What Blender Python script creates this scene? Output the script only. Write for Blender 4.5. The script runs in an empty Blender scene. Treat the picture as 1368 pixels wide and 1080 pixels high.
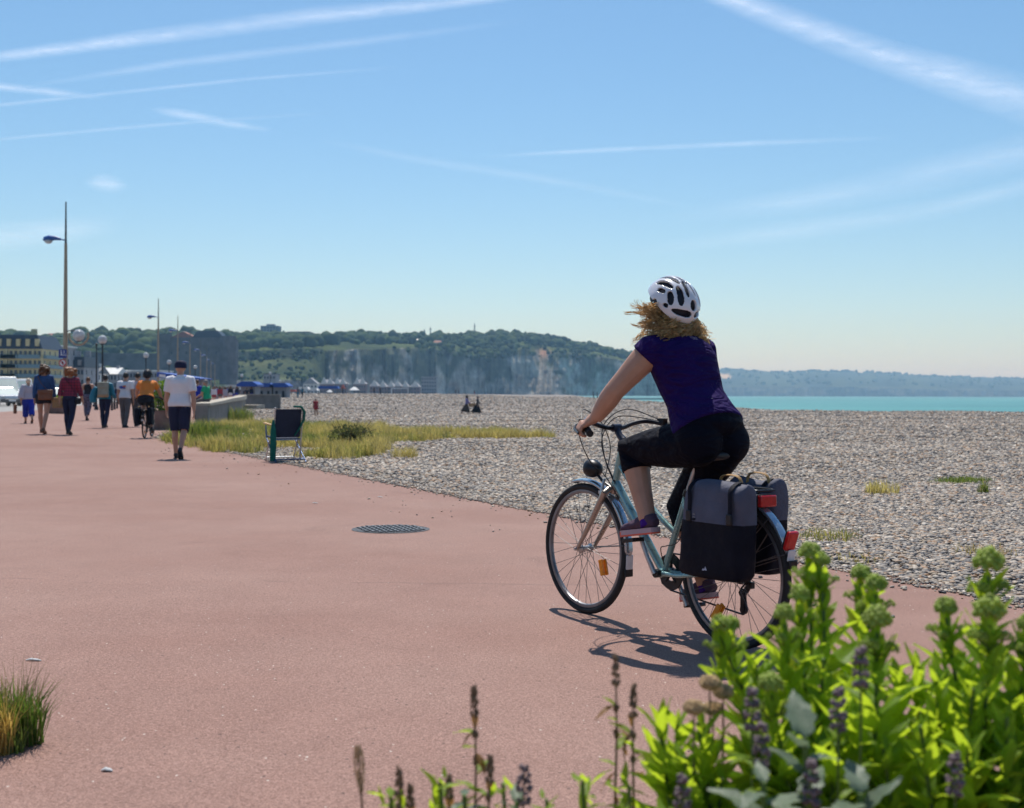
import bpy, bmesh, math, random
import numpy as np
from mathutils import Vector, Matrix, noise, Quaternion
from mathutils.bvhtree import BVHTree
R = math.radians; PI = math.pi
random.seed(7); rng = np.random.default_rng(7)
sc = bpy.context.scene; C = sc.collection
# ---------------------------------------------------------------- camera
FPX, CAMH, HY, ROLL = 1672.0, 1.18, 526.25, R(0.2)
cd = bpy.data.cameras.new('camera'); cam = bpy.data.objects.new('camera', cd); C.objects.link(cam)
cd.lens = 44.0; cd.sensor_width = 36.0; cd.sensor_fit = 'HORIZONTAL'
cd.shift_y = -(540-HY)/1368.0; cd.clip_start = 0.05; cd.clip_end = 300000
cam.matrix_world = Matrix.Translation((0, 0, CAMH)) @ Matrix.Rotation(R(90), 4, 'X') @ Matrix.Rotation(ROLL, 4, 'Z')
cd.dof.use_dof = True; cd.dof.focus_distance = 7.6; cd.dof.aperture_fstop = 4.0
sc.camera = cam
# ---------------------------------------------------------------- sky, sun, exposure
SUN_EL, SUN_AZ = R(62), R(-5)          # azimuth measured from +Y towards +X
w = bpy.data.worlds.new('World'); sc.world = w; w.use_nodes = True
nt = w.node_tree; nt.nodes.clear()
sky = nt.nodes.new('ShaderNodeTexSky'); sky.sky_type = 'NISHITA'; sky.sun_disc = False
sky.sun_elevation = SUN_EL; sky.sun_rotation = SUN_AZ
sky.altitude = 0; sky.air_density = 1.0; sky.dust_density = 0.6; sky.ozone_density = 3.0
bg = nt.nodes.new('ShaderNodeBackground'); bg.inputs[1].default_value = 0.098
wo = nt.nodes.new('ShaderNodeOutputWorld')
hs = nt.nodes.new('ShaderNodeHueSaturation'); hs.inputs['Saturation'].default_value = 1.14; hs.inputs['Hue'].default_value = .493; nt.links.new(sky.outputs[0], hs.inputs['Color']); tn = nt.nodes.new('ShaderNodeMix'); tn.data_type = 'RGBA'; tn.blend_type = 'MULTIPLY'; tn.inputs[0].default_value = 1; tn.inputs[7].default_value = (.91, .995, 1.05, 1); nt.links.new(hs.outputs[0], tn.inputs[6]); nt.links.new(tn.outputs[2], bg.inputs[0]); nt.links.new(bg.outputs[0], wo.inputs[0])
sd = bpy.data.lights.new('sun', 'SUN'); sun = bpy.data.objects.new('sun', sd); C.objects.link(sun)
sd.energy = 4.2; sd.angle = R(0.55); sd.color = (1.0, 0.95, 0.87)
sdir = Vector((math.sin(SUN_AZ)*math.cos(SUN_EL), math.cos(SUN_AZ)*math.cos(SUN_EL), math.sin(SUN_EL)))
sun.rotation_euler = sdir.to_track_quat('Z', 'Y').to_euler(); sun.location = (0, 0, 60)
vs = sc.view_settings; vs.view_transform = 'Standard'; vs.look = 'None'; vs.exposure = 0.25; vs.gamma = 1.0; vs.use_curve_mapping = False
cy = sc.cycles
cy.use_denoising = True; cy.max_bounces = 8; cy.transparent_max_bounces = 24; cy.volume_bounces = 0
cy.use_adaptive_sampling = True; cy.adaptive_threshold = 0.015; cy.caustics_reflective = False; cy.caustics_refractive = False
try: cy.denoiser = 'OPENIMAGEDENOISE'; cy.denoising_input_passes = 'RGB_ALBEDO_NORMAL'
except Exception: pass

def P(px, py, d):
    """photo pixel + depth along +Y -> world point"""
    dx, dy = px-684.0, py-HY
    r = dx*math.cos(ROLL)+dy*math.sin(ROLL); s = -dx*math.sin(ROLL)+dy*math.cos(ROLL)
    return Vector((r/FPX*d, d, CAMH-s/FPX*d))
def hor(px): return HY+(px-684)*math.tan(ROLL)
def GP(px, py, z=0.0):
    """photo pixel on the plane at height z"""
    dx, dy = px-684.0, py-HY
    s = -dx*math.sin(ROLL)+dy*math.cos(ROLL)
    return P(px, py, (CAMH-z)*FPX/s)
# ---------------------------------------------------------------- helpers
ORDW = ['leftmost', 'second', 'third', 'fourth', 'fifth', 'sixth', 'seventh', 'eighth', 'ninth', 'tenth', 'eleventh', 'twelfth', 'thirteenth', 'fourteenth', 'fifteenth', 'sixteenth']
def nth(i): return ORDW[i] if i == 0 else ORDW[i]+' from left'
class G:
    """collects shapes; .obj() links them as ONE mesh object"""
    def __init__(s): s.v = []; s.f = []
    def add(s, vs, fs):
        o = len(s.v); s.v.extend([tuple(x) for x in vs]); s.f.extend([tuple(i+o for i in f) for f in fs]); return s
    def box(s, c, d, rot=None, taper=1.0):
        c = Vector(c); x, y, z = d[0]/2, d[1]/2, d[2]/2
        vs = [Vector((sx*x*(taper if sz > 0 else 1), sy*y*(taper if sz > 0 else 1), sz*z)) for sz in (-1, 1) for sy in (-1, 1) for sx in (-1, 1)]
        if rot is not None: vs = [rot @ q for q in vs]
        return s.add([q+c for q in vs], [(0, 2, 3, 1), (4, 5, 7, 6), (0, 1, 5, 4), (2, 6, 7, 3), (0, 4, 6, 2), (1, 3, 7, 5)])
    def tube(s, pts, r, seg=8, lat=None, cap=True):
        pts = [Vector(p) for p in pts]; n = len(pts)
        if not isinstance(r, list): r = [r]*n
        r = [x if isinstance(x, (list, tuple)) else (x, x) for x in r]
        tang = []
        for i in range(n):
            t = pts[min(i+1, n-1)]-pts[max(i-1, 0)]
            tang.append(t.normalized() if t.length > 1e-9 else Vector((0, 0, 1)))
        if lat is None:
            a = Vector((0, 0, 1)) if abs(tang[0].z) < .9 else Vector((1, 0, 0)); a = a.cross(tang[0]).normalized()
        else: a = Vector(lat).normalized()
        vs = []; fs = []
        for i in range(n):
            t = tang[i]
            if lat is not None: a = Vector(lat)
            a = a-t*a.dot(t); a = a.normalized() if a.length > 1e-6 else t.orthogonal().normalized()
            b = t.cross(a)
            for k in range(seg):
                th = 2*PI*k/seg; vs.append(pts[i]+a*(r[i][0]*math.cos(th))+b*(r[i][1]*math.sin(th)))
        for i in range(n-1):
            for k in range(seg):
                k2 = (k+1) % seg; fs.append((i*seg+k, i*seg+k2, (i+1)*seg+k2, (i+1)*seg+k))
        if cap:
            fs.append(tuple(reversed(range(seg)))); fs.append(tuple((n-1)*seg+k for k in range(seg)))
        return s.add(vs, fs)
    def lathe(s, prof, c=(0, 0, 0), axis='Z', seg=24, closed=False):
        """prof: (radius, height) pairs round an axis"""
        vs = []; fs = []; n = len(prof); c = Vector(c)
        for rr, h in prof:
            for k in range(seg):
                th = 2*PI*k/seg; x, y = rr*math.cos(th), rr*math.sin(th)
                vs.append(c+Vector({'Z': (x, y, h), 'Y': (x, h, y), 'X': (h, x, y)}[axis]))
        rg = n if closed else n-1
        for i in range(rg):
            j = (i+1) % n
            for k in range(seg):
                k2 = (k+1) % seg; fs.append((i*seg+k, i*seg+k2, j*seg+k2, j*seg+k))
        if not closed:
            if prof[0][0] > 1e-6: fs.append(tuple(reversed(range(seg))))
            if prof[-1][0] > 1e-6: fs.append(tuple((n-1)*seg+k for k in range(seg)))
        return s.add(vs, fs)
    def ball(s, c, r, sub=2, rot=None, jit=0.0, seed=0):
        vs, fs = ICO[sub]; c = Vector(c)
        r = r if isinstance(r, (list, tuple)) else (r, r, r)
        out = []
        for q in vs:
            k = 1.0
            if jit: k += jit*noise.noise(q*2.3+Vector((seed*3.1, seed*1.7, seed)))
            p = Vector((q.x*r[0]*k, q.y*r[1]*k, q.z*r[2]*k))
            if rot is not None: p = rot @ p
            out.append(p+c)
        return s.add(out, fs)
    def prism(s, outline, depth, fr=None):
        """outline in local x,z ; extruded along local y by depth; fr: 4x4 matrix"""
        n = len(outline); vs = [Vector((x, 0, z)) for x, z in outline]+[Vector((x, depth, z)) for x, z in outline]
        if fr is not None: vs = [fr @ q for q in vs]
        fs = [tuple(range(n)), tuple(reversed(range(n, 2*n)))]+[(i, i+n, (i+1) % n+n, (i+1) % n) for i in range(n)]
        return s.add(vs, fs)
    def mesh(s, name, smooth=True):
        me = bpy.data.meshes.new(name); me.from_pydata(s.v, [], s.f); me.update()
        bm = bmesh.new(); bm.from_mesh(me); bmesh.ops.recalc_face_normals(bm, faces=bm.faces); bm.to_mesh(me); bm.free()
        if smooth: smooth_by_angle(me)
        return me
    def obj(s, name, m=None, parent=None, smooth=True, bevel=0):
        return link(name, s.mesh(name, smooth), m, parent, bevel)
def smooth_by_angle(me, ang=42):
    me.polygons.foreach_set('use_smooth', [True]*len(me.polygons))
    try: me.set_sharp_from_angle(angle=R(ang))
    except Exception: pass
ICO = {}
for _s in (1, 2, 3, 4):
    _b = bmesh.new(); bmesh.ops.create_icosphere(_b, subdivisions=_s, radius=1)
    ICO[_s] = ([v.co.copy() for v in _b.verts], [tuple(v.index for v in f.verts) for f in _b.faces]); _b.free()
def link(name, me, m=None, parent=None, bevel=0):
    o = bpy.data.objects.new(name, me); C.objects.link(o)
    if m is not None:
        me.materials.clear(); me.materials.append(m)
    if parent is not None: o.parent = parent
    if bevel:
        b = o.modifiers.new('bevel', 'BEVEL'); b.width = bevel; b.segments = 2; b.limit_method = 'ANGLE'
    return o
def tag(o, label, cat, group=None, kind=None):
    if label: o['label'] = label
    if cat: o['category'] = cat
    if group: o['group'] = group
    if kind: o['kind'] = kind
    return o
def thing(name, label, cat, loc=(0, 0, 0), rotz=0.0, group=None):
    o = bpy.data.objects.new(name, None); C.objects.link(o); o.location = loc; o.rotation_euler = (0, 0, rotz)
    o.empty_display_size = .2
    return tag(o, label, cat, group)
def struct(o): o['kind'] = 'structure'; return o
def dup(root, loc=None, rotz=None, label=None, group=None, scale=None, mats=None):
    r = root.copy(); C.objects.link(r)
    if loc is not None: r.location = loc
    if rotz is not None: r.rotation_euler = (0, 0, rotz)
    if label: r['label'] = label
    if group: r['group'] = group
    if scale: r.scale = (scale,)*3
    def rec(a, b):
        for ch in list(a.children):
            c = ch.copy(); C.objects.link(c); c.parent = b
            if mats and ch.name.split('.')[0] in mats and c.material_slots:
                c.material_slots[0].link = 'OBJECT'; c.material_slots[0].material = mats[ch.name.split('.')[0]]
            rec(ch, c)
    rec(root, r); return r
def vox(g, size, sm=3, fac=.5):
    me = bpy.data.meshes.new('t'); me.from_pydata(g.v, [], g.f)
    o = bpy.data.objects.new('t', me); C.objects.link(o)
    m = o.modifiers.new('r', 'REMESH'); m.mode = 'VOXEL'; m.voxel_size = size; m.use_smooth_shade = True
    s = o.modifiers.new('s', 'SMOOTH'); s.iterations = sm; s.factor = fac
    dg = bpy.context.evaluated_depsgraph_get()
    out = bpy.data.meshes.new_from_object(o.evaluated_get(dg))
    bpy.data.objects.remove(o); bpy.data.meshes.remove(me)
    out.polygons.foreach_set('use_smooth', [True]*len(out.polygons))
    return out
# ---------------------------------------------------------------- materials
MATS = {}
def nodes(name):
    m = bpy.data.materials.new(name); m.use_nodes = True; t = m.node_tree; t.nodes.clear()
    out = t.nodes.new('ShaderNodeOutputMaterial'); return m, t, out
def N(t, typ, **k):
    n = t.nodes.new('ShaderNode'+typ)
    for a, b in k.items(): setattr(n, a, b)
    return n
def inp(n, **k):
    for a, b in k.items(): n.inputs[a.replace('_', ' ')].default_value = b
    return n
def ramp(t, fac, stops):
    n = N(t, 'ValToRGB'); e = n.color_ramp.elements
    while len(e) > 1: e.remove(e[-1])
    e[0].position = stops[0][0]; e[0].color = (*stops[0][1], 1)
    for p, c in stops[1:]:
        q = e.new(p); q.color = (*c, 1)
    t.links.new(fac, n.inputs[0]); return n.outputs[0]
def g3(x): return (x, x, x)
def noise_tex(t, vec, scale, detail=4, rough=.55, dist=0.0):
    n = N(t, 'TexNoise'); n.inputs['Scale'].default_value = scale; n.inputs['Detail'].default_value = detail
    n.inputs['Roughness'].default_value = rough; n.inputs['Distortion'].default_value = dist
    t.links.new(vec, n.inputs['Vector']); return n.outputs['Fac']
def mixc(t, a, b, fac, mode='MIX'):
    n = N(t, 'Mix', data_type='RGBA', blend_type=mode); n.clamp_factor = True
    for s, x in ((n.inputs[6], a), (n.inputs[7], b), (n.inputs[0], fac)):
        if isinstance(x, (int, float)): s.default_value = x
        elif isinstance(x, tuple): s.default_value = (*x, 1)
        else: t.links.new(x, s)
    return n.outputs[2]
def math_n(t, op, a, b=0.0, clamp=False):
    n = N(t, 'Math', operation=op, use_clamp=clamp)
    for s, x in ((n.inputs[0], a), (n.inputs[1], b)):
        if isinstance(x, (int, float)): s.default_value = x
        else: t.links.new(x, s)
    return n.outputs[0]
def bump_n(t, h, strength, dist=.01):
    n = N(t, 'Bump'); n.inputs['Strength'].default_value = strength; n.inputs['Distance'].default_value = dist
    t.links.new(h, n.inputs['Height']); return n.outputs[0]
def mat(name, col, rough=.6, metal=0.0, var=.18, ns=6.0, bump=0.0, bs=60.0, spec=.4, coat=0.0, transl=0.0, bd=.004, sheen=0.0):
    if name in MATS: return MATS[name]
    m, t, out = nodes(name); p = N(t, 'BsdfPrincipled'); tc = N(t, 'TexCoord'); vec = tc.outputs['Object']
    f = noise_tex(t, vec, ns, 5)
    lo = tuple(max(0, c*(1-var)) for c in col); hi = tuple(min(1, c*(1+var)) for c in col)
    c = ramp(t, f, [(.3, lo), (.7, hi)]); t.links.new(c, p.inputs['Base Color'])
    f2 = noise_tex(t, vec, ns*4, 4)
    rr = ramp(t, f2, [(.25, g3(max(.02, rough-.08))), (.75, g3(min(1, rough+.08)))]); t.links.new(rr, p.inputs['Roughness'])
    p.inputs['Metallic'].default_value = metal; p.inputs['Specular IOR Level'].default_value = spec
    p.inputs['Coat Weight'].default_value = coat; p.inputs['Sheen Weight'].default_value = sheen
    if bump:
        b = bump_n(t, noise_tex(t, vec, bs, 5, .6), bump, bd); t.links.new(b, p.inputs['Normal'])
    sh = p.outputs[0]
    if transl:
        tr = N(t, 'BsdfTranslucent'); t.links.new(c, tr.inputs[0]); mx = N(t, 'MixShader'); mx.inputs[0].default_value = transl
        t.links.new(sh, mx.inputs[1]); t.links.new(tr.outputs[0], mx.inputs[2]); sh = mx.outputs[0]
    t.links.new(sh, out.inputs[0]); MATS[name] = m; return m
def mat_attr(name, transl=.4, rough=.6, spec=.3, boost=(1, 1, 1)):
    """colour comes from the mesh's own 'col' attribute (natural colour differences between blades, leaves)"""
    if name in MATS: return MATS[name]
    m, t, out = nodes(name); p = N(t, 'BsdfPrincipled'); a = N(t, 'Attribute', attribute_name='col')
    p.inputs['Roughness'].default_value = rough; p.inputs['Specular IOR Level'].default_value = spec
    t.links.new(a.outputs['Color'], p.inputs['Base Color'])
    tr = N(t, 'BsdfTranslucent'); t.links.new(mixc(t, a.outputs['Color'], boost, 1.0, 'MULTIPLY'), tr.inputs[0])
    mx = N(t, 'MixShader'); mx.inputs[0].default_value = transl
    t.links.new(p.outputs[0], mx.inputs[1]); t.links.new(tr.outputs[0], mx.inputs[2]); t.links.new(mx.outputs[0], out.inputs[0])
    MATS[name] = m; return m
def npmesh(name, V, Fc, col=None, smooth=False):
    """V (n,3), Fc (m,k) arrays -> mesh, optional per-vertex colour attribute"""
    me = bpy.data.meshes.new(name); n, m, k = len(V), len(Fc), Fc.shape[1]
    me.vertices.add(n); me.vertices.foreach_set('co', np.asarray(V, dtype=np.float32).ravel())
    me.loops.add(m*k); me.loops.foreach_set('vertex_index', np.asarray(Fc, dtype=np.int32).ravel())
    me.polygons.add(m); me.polygons.foreach_set('loop_start', np.arange(0, m*k, k, dtype=np.int32))
    if smooth: me.polygons.foreach_set('use_smooth', np.ones(m, dtype=bool))
    me.update(calc_edges=True); me.validate()
    if col is not None:
        a = me.attributes.new('col', 'FLOAT_COLOR', 'POINT'); c4 = np.ones((n, 4), dtype=np.float32); c4[:, :3] = col
        a.data.foreach_set('color', c4.ravel())
    return me
def sstep(a, b, x):
    t = np.clip((x-a)/(b-a), 0, 1); return t*t*(3-2*t)
def vnoise(X, Y, sc_=1.0, seed=0, oct_=3):
    """cheap value noise on arrays, -1..1"""
    out = np.zeros_like(X, dtype=float); amp = 1.0; tot = 0
    for o in range(oct_):
        x = X*sc_*(2**o)+seed*17.3+o*5.1; y = Y*sc_*(2**o)+seed*9.7+o*3.3
        xi = np.floor(x).astype(np.int64); yi = np.floor(y).astype(np.int64); xf = x-xi; yf = y-yi
        def h(a, b):
            q = (a*374761393+b*668265263+seed*1442695) & 0x7fffffff
            q = ((q ^ (q >> 13))*1274126177) & 0x7fffffff
            return ((q ^ (q >> 16)) & 0xffff)/32767.5-1
        u_ = xf*xf*(3-2*xf); v_ = yf*yf*(3-2*yf)
        out += amp*((h(xi, yi)*(1-u_)+h(xi+1, yi)*u_)*(1-v_)+(h(xi, yi+1)*(1-u_)+h(xi+1, yi+1)*u_)*v_)
        tot += amp; amp *= .5
    return out/tot
# ================================================================ SETTING
PEDS = {  # px, feet y, head-top y, height
 'polo': (240, 613, 482, 1.77), 'denim': (58, 580, 487, 1.74), 'plaid': (93, 581, 490, 1.70), 'elder': (38, 566, 504, 1.60),
 'tank': (117, 562, 503, 1.66), 'pack': (140, 572, 500, 1.70), 'tee': (167, 572, 497, 1.80), 'greyman': (183, 570, 497, 1.76), 'cyc': (193, 586, 497, 1.68)}
def ped_pos(k):
    px, fy, hy, h = PEDS[k]; return P(px, fy, h*FPX/(fy-hy))
ANCH = [tuple(ped_pos(k)) for k in PEDS]
_l0 = [(6.4-.48*d, d, 0.0) for d in range(0, 34, 3)]+[(-11.6, 46, 0), (-14, 60, .03), (-18, 80, .05), (-21, 98, .05), (-3, 12, 0), (-6, 8, 0), (-8, 16, 0), (-13, 14, 0.05), (-4, 18, 0)]
ANCH += _l0+[(-26, 60, .2), (-30, 90, .2), (-40, 130, .2), (-24, 30, .2), (-24, 10, .1)]
ANCH = np.array(ANCH)
def zprom(X, Y):
    X = np.asarray(X, float); Y = np.asarray(Y, float); num = np.zeros_like(X); den = np.full_like(X, 1e-4)
    for x, y, z in ANCH:
        s = 2.2+.03*y; wgt = 1.0/(1e-3+((X-x)**2+(.55*(Y-y))**2)/s**2)**1.6; num += wgt*z; den += wgt
    return num/den
def curve(tab):
    a = np.array(tab, float); return lambda d: np.interp(d, a[:, 0], a[:, 1])
XRP = curve([(-15, 13.6), (32.3, -9.07), (45.9, -11.6), (98.6, -21.2), (110, -24), (200, -42), (400, -85)])
XLP = curve([(-15, -25), (59.8, -24.8), (70.5, -26.9), (89.7, -31.4), (123, -39), (179, -52), (400, -100)])
CREST = curve([(0, 60), (30, 50), (60, 44), (94, 38), (104, 30), (120, 25), (141, 22), (247, 23), (600, 30), (986, 39), (1500, 70)])
def grid_obj(name, rows, left, right, nc, zf, m, colf=None):
    t = np.linspace(0, 1, nc); D = np.repeat(rows[:, None], nc, 1); X = left(rows)[:, None]*(1-t)+right(rows)[:, None]*t
    Z = zf(X, D); V = np.stack([X, D, Z], -1).reshape(-1, 3)
    i = np.arange(len(rows)-1)[:, None]*nc+np.arange(nc-1)[None, :]; i = i.ravel()
    Fc = np.stack([i, i+1, i+nc+1, i+nc], -1)
    return link(name, npmesh(name, V, Fc, None if colf is None else colf(X, D, Z).reshape(-1, 3), True), m)
# --- promenade: red-pink tarmac
def m_promenade():
    m, t, out = nodes('red_tarmac'); p = N(t, 'BsdfPrincipled'); v = N(t, 'TexCoord').outputs['Object']
    grain = noise_tex(t, v, 190, 3, .7); grain2 = noise_tex(t, v, 60, 4, .65); big = noise_tex(t, v, .35, 5, .6); mid = noise_tex(t, v, 2.2, 5, .65)
    c = ramp(t, grain, [(.30, (.120, .064, .050)), (.5, (.295, .175, .142)), (.70, (.47, .305, .255))])
    c = mixc(t, c, ramp(t, grain2, [(.3, g3(.72)), (.7, g3(1.18))]), .8, 'MULTIPLY')
    c = mixc(t, c, ramp(t, big, [(.28, (.86, .78, .75)), (.5, (.98, .96, .95)), (.72, (1.08, 1.12, 1.12))]), 1.0, 'MULTIPLY')
    c = mixc(t, c, ramp(t, mid, [(.3, g3(.93)), (.72, g3(1.05))]), 1.0, 'MULTIPLY')
    st1 = noise_tex(t, v, .9, 6, .7, .6); c = mixc(t, c, ramp(t, st1, [(.60, g3(1.0)), (.72, (.80, .79, .80))]), 1.0, 'MULTIPLY')
    vc = N(t, 'TexVoronoi', feature='DISTANCE_TO_EDGE'); vc.inputs['Scale'].default_value = .33; t.links.new(v, vc.inputs['Vector'])
    ck = math_n(t, 'MULTIPLY', math_n(t, 'LESS_THAN', math_n(t, 'ADD', vc.outputs['Distance'], math_n(t, 'MULTIPLY', math_n(t, 'SUBTRACT', noise_tex(t, v, 4, 5, .7), .5), .05)), .0035), math_n(t, 'GREATER_THAN', noise_tex(t, v, .22, 2), .55)); c = mixc(t, c, (.10, .06, .05), math_n(t, 'MULTIPLY', ck, .08))
    # pale chips and dark specks
    vo = N(t, 'TexVoronoi'); vo.inputs['Scale'].default_value = 38; t.links.new(v, vo.inputs['Vector'])
    sp = N(t, 'SeparateColor'); t.links.new(vo.outputs['Color'], sp.inputs[0])
    chip = math_n(t, 'MULTIPLY', math_n(t, 'LESS_THAN', vo.outputs['Distance'], .16), math_n(t, 'GREATER_THAN', sp.outputs[0], .955))
    c = mixc(t, c, (.62, .56, .50), chip)
    dark = math_n(t, 'MULTIPLY', math_n(t, 'LESS_THAN', vo.outputs['Distance'], .2), math_n(t, 'LESS_THAN', sp.outputs[1], .05))
    c = mixc(t, c, (.06, .04, .04), dark)
    # laying joints across the path
    sx = N(t, 'SeparateXYZ'); t.links.new(v, sx.inputs[0])
    wob = math_n(t, 'MULTIPLY', math_n(t, 'SUBTRACT', noise_tex(t, v, 1.3, 4), .5), .22)
    yy = math_n(t, 'ADD', math_n(t, 'ADD', sx.outputs[1], math_n(t, 'MULTIPLY', sx.outputs[0], .05)), wob)
    fr = math_n(t, 'ABSOLUTE', math_n(t, 'SUBTRACT', math_n(t, 'FRACT', math_n(t, 'DIVIDE', math_n(t, 'SUBTRACT', yy, 3.1), 9.3)), .5))
    ln = math_n(t, 'LESS_THAN', fr, .0022); brk = math_n(t, 'GREATER_THAN', noise_tex(t, v, .6, 3), .44)
    c = mixc(t, c, (.13, .08, .07), math_n(t, 'MULTIPLY', math_n(t, 'MULTIPLY', ln, brk), .3))
    t.links.new(c, p.inputs['Base Color']); p.inputs['Roughness'].default_value = .86; p.inputs['Specular IOR Level'].default_value = .25
    t.links.new(bump_n(t, grain2, .45, .006), p.inputs['Normal']); t.links.new(p.outputs[0], out.inputs[0]); return m
M_PROM = m_promenade()
rows = np.concatenate([np.arange(-15, 50, 1.0), np.arange(50, 130, 3.0), np.arange(130, 401, 15.0)])
prom = struct(grid_obj('promenade', rows, XLP, XRP, 44, zprom, M_PROM)); tag(prom, 'wide red tarmac promenade running along the beach', 'promenade')
# --- land under the town and the road
M_ROAD = mat('road_grey', (.30, .285, .27), .9, var=.15, ns=.8, bump=.3, bs=40)
rows2 = np.concatenate([np.arange(-15, 60, 5.0), np.arange(60, 420, 12.0)])
road = struct(grid_obj('road', rows2, lambda d: XLP(d)-70, lambda d: XLP(d)+.3, 24, lambda X, Y: zprom(X, Y)*np.clip(1-(XLP(Y)-X)/14, 0, 1)-.012, M_ROAD))
tag(road, 'pale grey sunlit road and parking beside the promenade', 'road')
M_EARTH = mat('earth', (.16, .14, .10), .95, var=.3, ns=.1)
g = G(); g.add([(-3500, -40, -.45), (-24, -40, -.45), (-24, 60, -.45), (-100, 420, -.45), (-60, 1100, -.45), (-60, 3200, -.45), (-3500, 3200, -.45)], [tuple(range(7))])
struct(tag(g.obj('ground', M_EARTH), 'dry earth under the seafront town', 'ground'))
# --- beach
def zbeach(X, Y):
    c = CREST(Y); lft = XRP(np.clip(Y, -15, 400))
    z = vnoise(X, Y, .13, 3, 3)*.10*sstep(0.5, 5, X-lft)*sstep(3, 14, Y)+vnoise(X, Y, .9, 5, 2)*.018
    z = z+.9*sstep(50, 330, Y)*(1-sstep(-25, 12, X))*(1-.5*sstep(500, 1200, Y))
    z = z-.62*np.exp(-((X+2)**2/30**2+(Y-112)**2/38**2))
    z = z+.12*sstep(18, 4, c-X)*sstep(60, 20, Y)
    z = z+.035*sstep(.0, .6, X-lft)-.03
    z = z-.30*sstep(40, 52, Y)*sstep(9, 1, X-lft)*sstep(120, 90, Y)*.6
    z = z-np.clip(X-c, 0, 80)*.13-2.0*sstep(0, 6, X-c)*.0
    return z
def m_shingle(name, pebble):
    m, t, out = nodes(name); p = N(t, 'BsdfPrincipled'); v = N(t, 'TexCoord').outputs['Object']
    if pebble:
        a = N(t, 'Attribute', attribute_type='INSTANCER', attribute_name='pc'); f = a.outputs['Fac']
        mott = noise_tex(t, v, 3.0, 4)
    else:
        vo = N(t, 'TexVoronoi'); vo.inputs['Scale'].default_value = 17; t.links.new(v, vo.inputs['Vector'])
        s = N(t, 'SeparateColor'); t.links.new(vo.outputs['Color'], s.inputs[0]); f = s.outputs[0]
        mott = noise_tex(t, v, .5, 5)
    c = ramp(t, f, [(0, (.035, .038, .048)), (.16, (.075, .078, .092)), (.28, (.19, .175, .165)), (.42, (.33, .265, .195)), (.54, (.15, .145, .15)), (.66, (.28, .26, .24)), (.76, (.46, .42, .37)), (.86, (.34, .20, .105)), (.92, (.16, .10, .065)), (1.0, (.72, .68, .62))])
    c = mixc(t, c, ramp(t, mott, [(.3, (.86, .79, .71)), (.7, (1.22, 1.12, 1.0))]), .9, 'MULTIPLY')
    if not pebble:
        b2 = noise_tex(t, v, .06, 4); sp_ = noise_tex(t, v, .8, 9, .78); c = mixc(t, c, ramp(t, sp_, [(.34, g3(.30)), (.5, g3(.68)), (.66, g3(1.15))]), 1.0, 'MULTIPLY'); c = mixc(t, c, ramp(t, b2, [(.3, (.88, .86, .85)), (.7, (1.1, 1.08, 1.06))]), 1.0, 'MULTIPLY')  # speckle tone, darkened overall to stand in for shade between the stones
        h = math_n(t, 'SUBTRACT', 1.0, vo.outputs['Distance'])
        t.links.new(bump_n(t, h, 1.0, .035), p.inputs['Normal'])
    t.links.new(c, p.inputs['Base Color']); p.inputs['Roughness'].default_value = .62; p.inputs['Specular IOR Level'].default_value = .4
    t.links.new(p.outputs[0], out.inputs[0]); return m
M_SHING = m_shingle('shingle', False); M_PEB = m_shingle('pebbles', True)
rows3 = np.concatenate([np.arange(-6, 40, .8), np.geomspace(40, 1500, 90)])
XLB = curve([(-15, 13.5), (32.3, -9.2), (45.9, -11.75), (98.6, -21.4), (101, -24), (200, -43), (300, -62), (800, -170), (1500, -260)])
beach = struct(grid_obj('shingle_beach', rows3, lambda d: XLB(d)-.02, lambda d: CREST(d)+75, 150, zbeach, M_SHING))
tag(beach, 'wide grey shingle beach beside the promenade', 'beach')
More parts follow.
